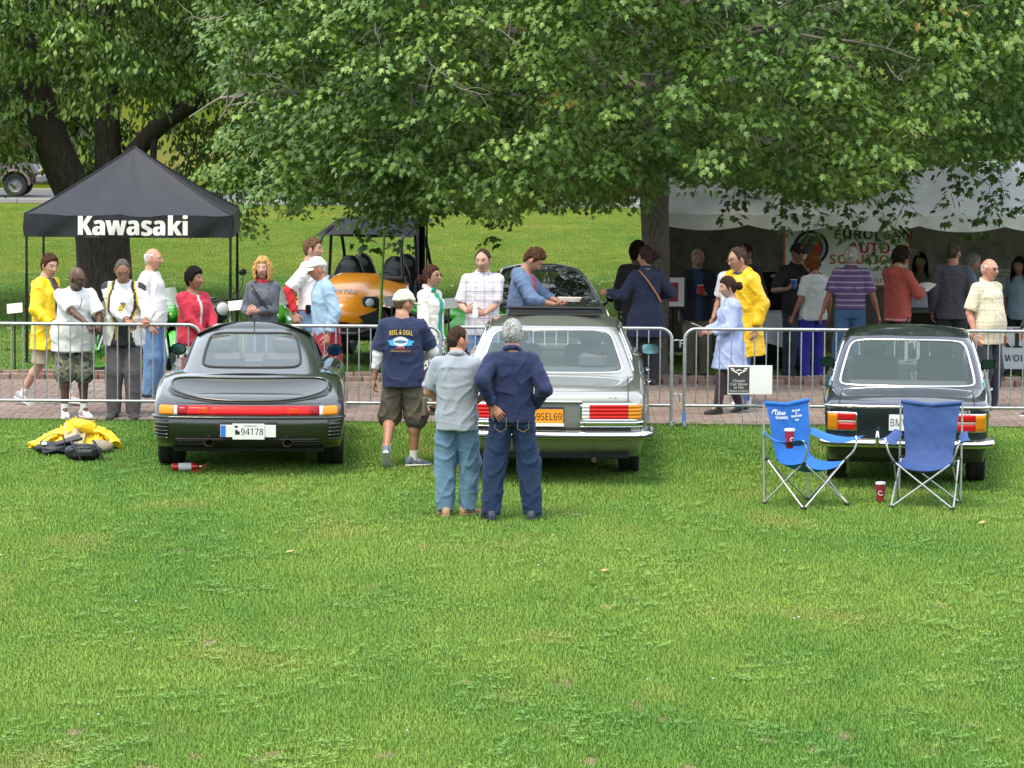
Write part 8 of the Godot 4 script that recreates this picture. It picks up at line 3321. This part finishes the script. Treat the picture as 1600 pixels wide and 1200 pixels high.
	o = {"label": "person in checked white short-sleeved shirt holding a bottle behind the silver sedan", "x": -0.34, "d": 43.1, "h": 1.79, "yaw": 6, "hy": -24, "hp": 9, "skin": SKIN_PALE, "hair": {"k": "short", "line": "receding", "c": Color(0.055, 0.034, 0.024), "t": 0.007}, "beard": 0.15,
		"L": {"w": Vector3(0.0, 1.06, 0.27), "pole": Vector3(0.5, -1.3, -0.5), "dir": Vector3(-0.85, 0.1, 0.3), "palm": Vector3(-0.1, 0, -1), "curl": 0.8}, "R": {"w": Vector3(-0.20, 1.08, 0.24), "pole": Vector3(-0.5, -1.3, -0.5), "dir": Vector3(0.6, 0.3, 0.6), "palm": Vector3(0.3, 0, -1), "curl": 0.8},
		"tops": [{"name": "undershirt", "c": Color(0.05, 0.05, 0.07), "sl": 0.0, "hem": 0.3}, {"mat": plaid("purple_check", Color(0.62, 0.62, 0.65), Color(0.25, 0.25, 0.40), Color(0.30, 0.20, 0.20), 0.10), "c": white, "hem": -0.14, "hang": 1.0, "neck": 0.52, "sl": 0.9, "wide": 0.018, "grow": 0.024, "collar": true}], "legs": denim}
	root = person(o)
	held("drink_bottle", "clear bottle with pale label held by the person in the checked shirt", "bottle", o, Vector3(-0.11, 1.0, 0.33), func(t):
		var m := MB.new()
		m.lathe([Vector2(0, 0), Vector2(0.028, 0), Vector2(0.031, 0.01), Vector2(0.031, 0.13), Vector2(0.026, 0.15), Vector2(0.012, 0.175), Vector2(0.012, 0.19), Vector2(0, 0.19)], 16)
		part("bottle_wall", m, mat("bottle_clear", Color(0.55, 0.62, 0.62), 0.15), t)
		m = MB.new()
		m.lathe([Vector2(0.0318, 0.03), Vector2(0.0318, 0.10)], 16)
		part("label_band", m, mat("banner_white"), t))
	o = {"label": "person in slate blue hoodie looking down at a paper food tray", "x": 0.06, "d": 43.5, "h": 1.80, "yaw": 76, "lean": 9, "hp": 34, "skin": SKIN, "hair": {"k": "short", "c": Color(0.060, 0.032, 0.018), "t": 0.026, "rough": 0.014},
		"L": {"w": Vector3(0.10, 1.16, 0.46), "pole": Vector3(1, -0.7, -0.2), "dir": Vector3(-0.2, 0.0, 1), "palm": Vector3(-0.2, 1, 0), "curl": 0.5}, "R": {"w": Vector3(-0.10, 1.14, 0.44), "pole": Vector3(-1, -0.7, -0.2), "dir": Vector3(0.2, 0.0, 1), "palm": Vector3(0.2, 1, 0), "curl": 0.5},
		"tops": [{"name": "red_shirt", "c": Color(0.40, 0.05, 0.06), "sl": 0.0, "hem": -0.1}, {"name": "hoodie", "kind": "open", "c": Color(0.10, 0.155, 0.27), "c2": Color(0.42, 0.06, 0.07), "hem": -0.10, "neck": 0.53, "sl": 1.5, "hood": true, "grow": 0.026, "wide": 0.013, "fold": 0.010}], "legs": denim}
	person(o)
	held("food_tray", "white paper tray of food held over the silver sedan's roof", "tray", o, Vector3(0.0, 1.17, 0.60), func(t):
		var m := MB.new()
		var rows := []
		for q in [[0.06, 0.045, 0.0], [0.075, 0.058, 0.045], [0.072, 0.055, 0.045], [0.058, 0.043, 0.006], [0, 0, 0.006]]:
			var row := []
			for j in 20:
				var a := TAU * j / 20
				var cs := signf(cos(a)) * pow(absf(cos(a)), 0.5)
				var sn := signf(sin(a)) * pow(absf(sin(a)), 0.5)
				row.append(Vector3(cs * q[1] * 1.5, q[2], sn * q[0] * 1.9))
			rows.append(row)
		m.grid(rows, true)
		part("paper_tray", m, mat("paper_white", Color(0.68, 0.66, 0.62), 0.8), t)
		m = MB.new()
		for i in 14:
			m.ball(Vector3(rng.randf_range(-0.05, 0.05), 0.035, rng.randf_range(-0.09, 0.09)), Vector3(0.022, 0.014, 0.022), 4)
		var food := part("food", m, mat("fried_food", Color(0.55, 0.42, 0.24), 0.8), t)
		food.set_meta("kind", "stuff"))
	o = {"label": "person seen from behind in long navy coat with an orange shoulder strap", "x": 1.60, "d": 46.0, "h": 1.69, "yaw": 192, "hy": 52, "fem": true, "skin": SKIN, "brow": dark, "hair": {"k": "bun", "c": Color(0.040, 0.020, 0.018), "t": 0.022, "by": 0.03},
		"L": {"w": Vector3(0.44, 1.12, 0.16), "pole": Vector3(0.5, -1, -0.2), "curl": 0.8}, "R": {"w": Vector3(-0.17, 1.05, 0.2), "pole": Vector3(-1, -0.6, -0.3)},
		"tops": [{"name": "coat", "c": Color(0.020, 0.027, 0.060), "hem": -0.30, "flare": 0.22, "sl": 1.95, "grow": 0.030, "wide": 0.013, "collar": true, "hood": true, "fold": 0.011}], "legs": dark_legs, "shoes": [black, black]}
	root = person(o)
	strap(root, "orange_strap", [o.T * Vector3(0.10, 0.51, -0.06), o.T * Vector3(0.04, 0.42, -0.165), o.T * Vector3(-0.06, 0.28, -0.165), o.T * Vector3(-0.155, 0.14, -0.125)], 0.013, mat("tan_leather", Color(0.50, 0.20, 0.075), 0.5))
	person({"label": "person in black with full dark hair, hidden behind the navy coat", "x": 1.60, "d": 49.4, "h": 1.80, "yaw": 165, "skin": SKIN_DARK, "hair": {"k": "curls", "c": dark, "t": 0.035, "rough": 0.012}, "tops": [{"name": "jacket", "c": black, "hem": -0.14, "sl": 1.95, "grow": 0.03}], "legs": dark_legs, "cell": 0.018})
	# the three in front of the barriers
	o = {"label": "person in cream cap, navy printed t-shirt and olive cargo shorts walking away on the lawn", "x": -1.07, "d": 37.4, "h": 1.75, "yaw": 174, "hy": -48, "hp": 12, "skin": SKIN * Color(1.0, 0.92, 0.88), "belly": 0.4, "g": 1.07, "cell": 0.0125, "cap": [Color(0.55, 0.51, 0.41), Color(0.28, 0.27, 0.17)], "hair": {"k": "short", "c": Color(0.09, 0.055, 0.032), "t": 0.006},
		"L": {"w": Vector3(0.28, 0.86, 0.02), "curl": 0.8}, "R": {"w": Vector3(-0.14, 1.02, 0.27), "pole": Vector3(-1, -0.5, -0.2)}, "FL": [0.13, -0.20, 6, 40], "FR": [-0.10, 0.10, -52, 0],
		"tops": [{"name": "undershirt", "c": white * 1.05, "sl": 1.62, "hem": 0.0, "grow": 0.009, "wide": 0.014, "fold": 0.008}, {"name": "tshirt", "c": Color(0.012, 0.021, 0.066), "hem": -0.13, "hang": 1.0, "sl": 0.88, "wide": 0.020, "grow": 0.024, "fold": 0.010}],
		"legs": {"name": "cargo_shorts", "c": Color(0.10, 0.085, 0.062), "len": 1.06, "wide": 0.05, "fold": 0.013}, "shoes": [Color(0.11, 0.15, 0.21), white, Color(0.4, 0.42, 0.45)], "socks": white}
	root = person(o)
	shirt_print(o, root)
	var pk := MB.new()
	pk.box(Vector3(0.05, 0.20, 0.16), Vector3(-0.215, 0.60, 0.02), 0.018, Basis(Vector3.UP, 0.1))
	part("cargo_pocket", pk, mat("olive_twill", Color(0.125, 0.105, 0.078), 0.9), root)
	person({"label": "person with dark cropped hair, grey polo shirt and faded jeans, hands out of sight", "x": -0.49, "d": 34.05, "h": 1.72, "yaw": 170, "hy": -48, "skin": SKIN_PALE * Color(1.05, 0.92, 0.88), "belly": 0.25, "g": 1.03, "cell": 0.0115, "hair": {"k": "short", "c": Color(0.040, 0.026, 0.019), "t": 0.006, "rough": 0.002},
		"L": {"w": Vector3(0.13, 1.00, 0.20), "pole": Vector3(1, -0.2, -0.8)}, "R": {"w": Vector3(-0.12, 1.0, 0.22), "pole": Vector3(-1, -0.2, -0.6)}, "FL": [0.095, -0.02, 20, 0], "FR": [-0.085, 0.10, -32, 0],
		"tops": [{"name": "polo", "c": Color(0.27, 0.305, 0.36), "hem": -0.13, "hang": 1.0, "sl": 0.86, "wide": 0.018, "grow": 0.020, "collar": true, "fold": 0.009}], "legs": {"c": Color(0.10, 0.185, 0.28), "kind": "denim", "wide": 0.034, "fold": 0.011}, "shoes": [Color(0.36, 0.22, 0.11), Color(0.3, 0.2, 0.12)]})
	o = {"label": "grey-haired person in navy jacket and dark jeans, hands on hips, seen from behind", "x": 0.0, "d": 33.85, "h": 1.80, "yaw": 181, "hy": -6, "skin": SKIN * Color(1.0, 0.9, 0.85), "belly": 0.3, "g": 1.04, "cell": 0.0115, "hair": {"k": "short", "line": "full", "c": Color(0.27, 0.27, 0.27), "t": 0.014, "rough": 0.006},
		"L": {"w": Vector3(0.175, 1.03, -0.14), "pole": Vector3(1, -0.1, -1.7), "dir": Vector3(-0.62, -0.75, -0.10), "palm": Vector3(0, 0, 1), "curl": 0.35}, "R": {"w": Vector3(-0.205, 1.00, 0.06), "pole": Vector3(-1, -0.15, -1.6), "dir": Vector3(0.35, -0.85, 0.25), "palm": Vector3(1, 0, 0), "curl": 0.4}, "FL": [0.185, -0.02, 14, 0], "FR": [-0.195, 0.02, -16, 0],
		"tops": [{"name": "jacket", "c": Color(0.010, 0.019, 0.066), "hem": -0.07, "hang": 1.0, "sl": 1.93, "wide": 0.013, "grow": 0.020, "collar": true, "fold": 0.012, "ff": Vector3(6, 8, 6)}], "legs": {"c": Color(0.007, 0.023, 0.068), "kind": "denim", "wide": 0.038, "fold": 0.011}, "shoes": [Color(0.03, 0.04, 0.07), Color(0.02, 0.02, 0.02)]}
	root = person(o)
	for s in [-1, 1]:
		var st := MB.new()
		var pts := []
		for q in [[0.05, 0.0], [0.05, -0.10], [0.10, -0.13], [0.15, -0.10], [0.15, 0.0]]:
			pts.append(o.T * Vector3(s * q[0], q[1] - 0.02, back_z(o, 0.012, q[0], q[1] - 0.02) - 0.006))
		st.tube(pts, 0.0022, 4)
		part("pocket_stitching", st, mat("gold_thread", Color(0.30, 0.22, 0.10), 0.8), root)
	# by the show sign
	o = {"label": "person in periwinkle hooded jacket and dark leggings walking past the show sign", "x": 2.40, "d": 42.2, "h": 1.54, "yaw": -76, "hp": 10, "fem": true, "skin": SKIN_PALE, "brow": dark, "hair": {"k": "bun", "c": Color(0.032, 0.018, 0.014), "t": 0.014, "by": -0.01},
		"L": {"w": Vector3(0.12, 0.92, 0.25), "pole": Vector3(0.5, -1, -0.6), "dir": Vector3(-0.2, 0.3, 1), "curl": 0.8}, "R": {"w": Vector3(-0.06, 0.92, 0.27), "pole": Vector3(-0.5, -1, -0.6)}, "FL": [0.08, 0.17, 4, 0], "FR": [-0.08, -0.17, 0, 14],
		"tops": [{"name": "jacket", "c": Color(0.29, 0.35, 0.56), "hem": -0.34, "hang": 1.0, "flare": 0.20, "sl": 1.92, "hood": true, "grow": 0.030, "wide": 0.016, "fold": 0.012, "ff": Vector3(6, 6, 6)}], "legs": {"name": "leggings", "c": Color(0.030, 0.018, 0.022), "wide": 0.003, "len": 1.9, "fold": 0.002}, "shoes": [black, black]}
	person(o)
	held("folded_leaflet", "small white leaflet in the hands of the periwinkle jacket", "leaflet", o, Vector3(0.03, 0.99, 0.38), func(t):
		var m := MB.new()
		m.box(Vector3(0.10, 0.005, 0.14), Vector3.ZERO, 0.001, Basis(Vector3.RIGHT, -0.4))
		part("paper", m, mat("paper_white"), t))
	person({"label": "balding bearded person with glasses in a yellow raincoat behind the periwinkle jacket", "x": 2.60, "d": 43.2, "h": 1.83, "yaw": -52, "lean": 5, "hp": 8, "hy": -10, "skin": SKIN, "brow": dark, "beard": 0.5, "goatee": true, "beardc": grey, "glasses": "clear", "hair": {"k": "short", "line": "receding", "c": Color(0.045, 0.032, 0.026), "t": 0.012}, "FL": [0.1, 0.12, 5, 0], "FR": [-0.1, -0.12, 0, 0],
		"tops": [{"name": "sweater", "c": Color(0.05, 0.055, 0.07), "sl": 0.0, "hem": 0.0, "neck": 0.56, "grow": 0.010}, {"name": "raincoat", "c": Color(0.66, 0.41, 0.008), "hem": -0.36, "hang": 1.0, "flare": 0.14, "sl": 1.95, "hood": true, "neck": 0.53, "grow": 0.036, "wide": 0.018, "fold": 0.014, "ff": Vector3(6, 6, 6), "mat": raincoat()}], "legs": denim, "shoes": sneaker})
	person({"label": "person in white t-shirt mostly hidden behind the second yellow raincoat", "x": 2.60, "d": 44.7, "h": 1.74, "yaw": -28, "hy": 20, "skin": SKIN, "hair": {"k": "short", "c": brown, "t": 0.012}, "R": {"w": Vector3(-0.26, 0.9, 0.05)}, "tops": [{"c": white * 1.05, "sl": 0.85, "wide": 0.018, "grow": 0.02}], "legs": dark_legs, "cell": 0.016})
	person({"label": "dark-shirted person in the marquee looking over the yellow raincoat's shoulder", "x": 3.06, "d": 50.2, "h": 1.83, "yaw": -55, "skin": SKIN_TAN, "hair": {"k": "short", "line": "receding", "c": dark, "t": 0.005}, "tops": [{"c": black, "sl": 1.9, "grow": 0.02}], "legs": dark_legs, "cell": 0.018})
	# in and before the marquee
	o = {"label": "smiling grey-haired person in open navy jacket holding a red cup", "x": 2.50, "d": 52.0, "h": 1.77, "yaw": 6, "skin": SKIN, "belly": 0.4, "brow": grey, "hair": {"k": "short", "line": "receding", "c": Color(0.33, 0.30, 0.26), "t": 0.010}, "cell": 0.016, "L": {"w": Vector3(0.08, 1.16, 0.24), "pole": Vector3(1, -0.7, -0.3), "dir": Vector3(-0.8, 0.3, 0.4), "palm": Vector3(-0.1, 0, -1), "curl": 0.9},
		"tops": [{"c": Color(0.030, 0.055, 0.13), "sl": 0.5, "hem": -0.06}, {"name": "jacket", "kind": "open", "c": Color(0.018, 0.022, 0.040), "c2": Color(0.030, 0.055, 0.13), "hem": -0.14, "neck": 0.52, "sl": 1.95, "grow": 0.03, "collar": true}], "legs": {"c": Color(0.20, 0.175, 0.12), "wide": 0.03}}
	person(o)
	held("red_cup", "red plastic cup held by the person in the open navy jacket", "cup", o, Vector3(0.0, 1.16, 0.30), func(t): cup_shape(t, Color(0.45, 0.012, 0.018), Color(0.6, 0.6, 0.6), false))
	o = {"label": "person in black cap and black shirt with a blue cup, one hand at the mouth", "x": 3.80, "d": 51.4, "h": 1.86, "yaw": 24, "skin": SKIN, "brow": dark, "glasses": "sun", "cap": [Color(0.014, 0.012, 0.012), Color(0.014, 0.012, 0.012), Color(0.42, 0.13, 0.02)], "cell": 0.016, "R": {"w": Vector3(-0.26, 1.24, 0.24), "pole": Vector3(-0.6, -1, -0.2), "dir": Vector3(0.3, 0.6, 0.6), "palm": Vector3(0.8, 0, 0.3), "curl": 0.9}, "L": {"w": Vector3(0.07, 1.49, 0.22), "pole": Vector3(1, -0.8, 0.2), "dir": Vector3(-0.4, 0.9, -0.2), "palm": Vector3(-0.2, 0, -1), "curl": 0.4},
		"tops": [{"c": black, "sl": 0.9, "hem": -0.1, "collar": true, "grow": 0.022, "wide": 0.015}], "legs": {"c": Color(0.03, 0.045, 0.07), "kind": "denim", "wide": 0.03}}
	person(o)
	held("blue_cup", "blue plastic cup held by the person in the black cap", "cup", o, Vector3(-0.21, 1.25, 0.32), func(t): cup_shape(t, Color(0.02, 0.10, 0.50), Color(0.6, 0.6, 0.6), false))
	o = {"label": "person with auburn curls, white t-shirt and royal blue trousers, seen from behind", "x": 3.93, "d": 50.1, "h": 1.69, "yaw": -148, "hy": -20, "fem": true, "g": 1.1, "skin": SKIN * Color(1.1, 0.95, 0.9), "hair": {"k": "curls", "c": Color(0.16, 0.065, 0.025), "t": 0.026, "rough": 0.012, "sd": 5.0}, "cell": 0.015, "L": {"w": Vector3(0.25, 0.86, 0.10)}, "R": {"w": Vector3(-0.26, 0.85, 0.02), "curl": 0.9},
		"tops": [{"c": white * 1.08, "sl": 0.8, "hem": -0.08, "grow": 0.018, "wide": 0.012}], "legs": {"c": Color(0.035, 0.038, 0.36), "wide": 0.010}, "shoes": sneaker}
	person(o)
	o = {"label": "white-haired person in purple striped polo shirt and jeans, seen from behind", "x": 4.36, "d": 49.5, "h": 1.78, "yaw": 180, "hy": -8, "skin": SKIN * Color(1.05, 0.9, 0.86), "g": 1.08, "belly": 0.3, "hair": {"k": "short", "line": "full", "c": Color(0.42, 0.41, 0.37), "t": 0.016, "rough": 0.008}, "cell": 0.0135, "L": {"w": Vector3(0.37, 0.86, 0.02)}, "R": {"w": Vector3(-0.37, 0.86, 0.0)}, "FL": [0.15, -0.05, 12, 0], "FR": [-0.13, 0.08, -12, 0],
		"tops": [{"name": "polo", "kind": "stripes", "c": Color(0.16, 0.085, 0.23), "c2": Color(0.52, 0.50, 0.60), "sl": 0.9, "hem": 0.02, "grow": 0.02, "wide": 0.018, "collar": true, "hang": 0.9}], "legs": {"c": Color(0.075, 0.16, 0.31), "kind": "denim", "wide": 0.028, "belt": Color(0.09, 0.02, 0.025)}, "shoes": sneaker}
	person(o)
	o = {"label": "dark-haired person in brick red sweater reading a booklet under the banner", "x": 4.86, "d": 48.4, "h": 1.75, "yaw": 128, "hp": 14, "hy": -5, "skin": SKIN_TAN, "hair": {"k": "curls", "c": dark, "t": 0.024, "rough": 0.008, "sd": 8.0}, "cell": 0.0145, "L": {"w": Vector3(0.10, 1.14, 0.33), "pole": Vector3(0.8, -1, -0.2), "dir": Vector3(-0.3, 0.3, 0.8), "curl": 0.8}, "R": {"w": Vector3(-0.10, 1.14, 0.33), "pole": Vector3(-0.8, -1, -0.2), "dir": Vector3(0.3, 0.3, 0.8), "curl": 0.8},
		"tops": [{"name": "sweater", "kind": "hem_stripe", "c": Color(0.30, 0.055, 0.042), "c2": Color(0.5, 0.3, 0.28), "hem": -0.13, "hang": 1.0, "sl": 1.95, "grow": 0.026, "wide": 0.014, "hood": true, "fold": 0.009}], "legs": dark_legs}
	person(o)
	held("booklet", "open booklet held by the person in the brick red sweater", "booklet", o, Vector3(0.0, 1.20, 0.45), func(t):
		var m := MB.new()
		m.box(Vector3(0.15, 0.008, 0.20), Vector3(-0.073, 0.008, 0), 0.002, Basis(Vector3.RIGHT, -0.5) * Basis(Vector3.BACK, 0.15))
		m.box(Vector3(0.15, 0.008, 0.20), Vector3(0.073, 0.008, 0), 0.002, Basis(Vector3.RIGHT, -0.5) * Basis(Vector3.BACK, -0.15))
		part("cover", m, mat("booklet_green", Color(0.10, 0.16, 0.06), 0.6), t)
		m = MB.new()
		m.box(Vector3(0.14, 0.006, 0.19), Vector3(-0.072, 0.016, 0.0), 0.002, Basis(Vector3.RIGHT, -0.5) * Basis(Vector3.BACK, 0.15))
		m.box(Vector3(0.14, 0.006, 0.19), Vector3(0.072, 0.016, 0.0), 0.002, Basis(Vector3.RIGHT, -0.5) * Basis(Vector3.BACK, -0.15))
		var pg := part("page", m, mat("paper_white"), t)
		pg.set_meta("kind", "stuff"))
	person({"label": "dark-haired person in a white apron at the serving counter", "x": 5.72, "d": 53.9, "h": 1.70, "yaw": -4, "fem": true, "skin": SKIN_TAN, "brow": dark, "hair": {"k": "long", "c": dark, "t": 0.022, "rough": 0.012}, "cell": 0.017, "tops": [{"c": Color(0.10, 0.085, 0.05), "sl": 0.9, "hem": -0.1}, {"name": "apron", "c": Color(0.48, 0.50, 0.55), "sl": 0.0, "hem": -0.5, "neck": 0.36, "grow": 0.022}], "legs": dark_legs})
	person({"label": "person with cropped brown hair in charcoal long-sleeved top, seen from behind", "x": 5.60, "d": 48.8, "h": 1.82, "yaw": 168, "hy": -20, "skin": SKIN_TAN * Color(1.2, 1.1, 1.05), "g": 1.05, "hair": {"k": "short", "c": Color(0.055, 0.040, 0.030), "t": 0.005, "rough": 0.001}, "cell": 0.0145, "tops": [{"c": Color(0.055, 0.055, 0.068), "hem": -0.12, "hang": 1.0, "sl": 1.95, "grow": 0.024, "wide": 0.018, "fold": 0.010}], "legs": dark_legs})
	person({"label": "grey-haired person in blue shirt leaning behind the charcoal top", "x": 6.15, "d": 51.6, "h": 1.74, "yaw": 78, "hp": 12, "skin": SKIN, "hair": {"k": "short", "c": Color(0.20, 0.19, 0.18), "t": 0.012}, "cell": 0.017, "tops": [{"c": Color(0.13, 0.24, 0.42), "sl": 1.9, "collar": true}], "legs": dark_legs})
	person({"label": "bald person in sunglasses and cream checked shirt beside the navy saloon", "x": 5.32, "d": 43.0, "h": 1.73, "yaw": 48, "skin": SKIN_PALE * Color(1.08, 0.86, 0.82), "belly": 0.8, "g": 1.1, "brow": grey, "glasses": "sun", "hair": {"k": "fringe", "c": Color(0.42, 0.40, 0.37), "t": 0.003, "rough": 0.001}, "R": {"w": Vector3(-0.28, 0.88, 0.04)}, "tops": [{"mat": plaid("cream_check", Color(0.66, 0.60, 0.44), Color(0.60, 0.55, 0.40), Color(0.20, 0.16, 0.09), 0.13), "c": white, "hem": -0.16, "hang": 1.0, "sl": 0.9, "wide": 0.020, "grow": 0.026, "collar": true}], "legs": {"c": Color(0.03, 0.035, 0.05), "wide": 0.03}})
	person({"label": "person with long dark hair beside the steel oven", "x": 7.05, "d": 53.4, "h": 1.67, "yaw": -25, "fem": true, "skin": SKIN, "brow": dark, "hair": {"k": "long", "c": dark, "t": 0.02}, "cell": 0.017, "tops": [{"c": Color(0.30, 0.38, 0.50), "sl": 0.9}], "legs": dark_legs})
	person({"label": "person in black jacket with white sleeve piping, cut off by the picture's edge", "x": 5.95, "d": 42.3, "h": 1.78, "yaw": -30, "skin": SKIN_TAN, "hair": {"k": "short", "c": dark}, "R": {"w": Vector3(-0.30, 0.95, 0.05)}, "FR": [-0.15, 0.12, -20, 0], "tops": [{"name": "jacket", "c": black, "sl": 1.95, "grow": 0.026, "wide": 0.018, "hem": -0.12}, {"name": "white_piping", "c": white, "sl": 0.0, "hem": 0.49, "neck": 0.53, "grow": 0.03}], "legs": {"name": "shorts", "c": Color(0.03, 0.03, 0.035), "len": 0.95, "wide": 0.04}, "shoes": [Color(0.04, 0.05, 0.07), white], "socks": white})

func raincoat() -> StandardMaterial3D:
	var m := mat("raincoat", Color(1, 1, 1), 0.42, 0.0, true)
	return m

func shirt_print(o: Dictionary, root: Node3D):
	# faded club print across the back of the navy t-shirt
	var T: Transform3D = o.T
	var arts := [["REEL & DEAL", 0.415, 0.047, 0.23, mat("print_gold", Color(0.50, 0.36, 0.07), 0.8), true], ["www.reelanddeal.com", 0.232, 0.020, 0.20, mat("print_ochre", Color(0.42, 0.26, 0.05), 0.8), false], ["CHARTERS", 0.262, 0.020, 0.085, mat("print_coral", Color(0.55, 0.09, 0.10), 0.8), true]]
	for a in arts:
		var l := lettering(a[0], a[2], 0.002, a[5])
		var mx := 0.0
		for q in l.v:
			mx = maxf(mx, absf(q.x))
		for i in l.v.size():
			var q := l.v[i]
			var x: float = -q.x / mx * a[3] * 0.5
			var y: float = q.y + a[1] - (0.9 * x * x if a[2] > 0.03 else 0.0)
			l.v[i] = T * Vector3(x, y, back_z(o, 0.024, x, y) - 0.012 - q.z)
		part("shirt_lettering", l, a[4], root)
	for e in [["print_wave", 0.0, 0.315, 0.125, 0.042, Color(0.06, 0.34, 0.62), 0.010], ["print_sky", 0.0, 0.325, 0.070, 0.046, Color(0.62, 0.66, 0.70), 0.0125], ["print_fish", 0.0, 0.322, 0.062, 0.016, Color(0.06, 0.16, 0.30), 0.015]]:
		var m := MB.new()
		var rows := []
		for k in 5:
			var row := []
			for j in 28:
				var an := TAU * j / 28
				var rr: float = k / 4.0 * (1.0 + (0.10 * sin(an * 7.0) if e[0] == "print_wave" else 0.0))
				var x: float = e[1] + cos(an) * e[3] * rr
				var y: float = e[2] + sin(an) * e[4] * rr
				row.append(T * Vector3(x, y, back_z(o, 0.024, x, y) - e[6]))
			rows.append(row)
		m.grid(rows, true)
		part(e[0], m, mat(e[0], e[5], 0.8), root)
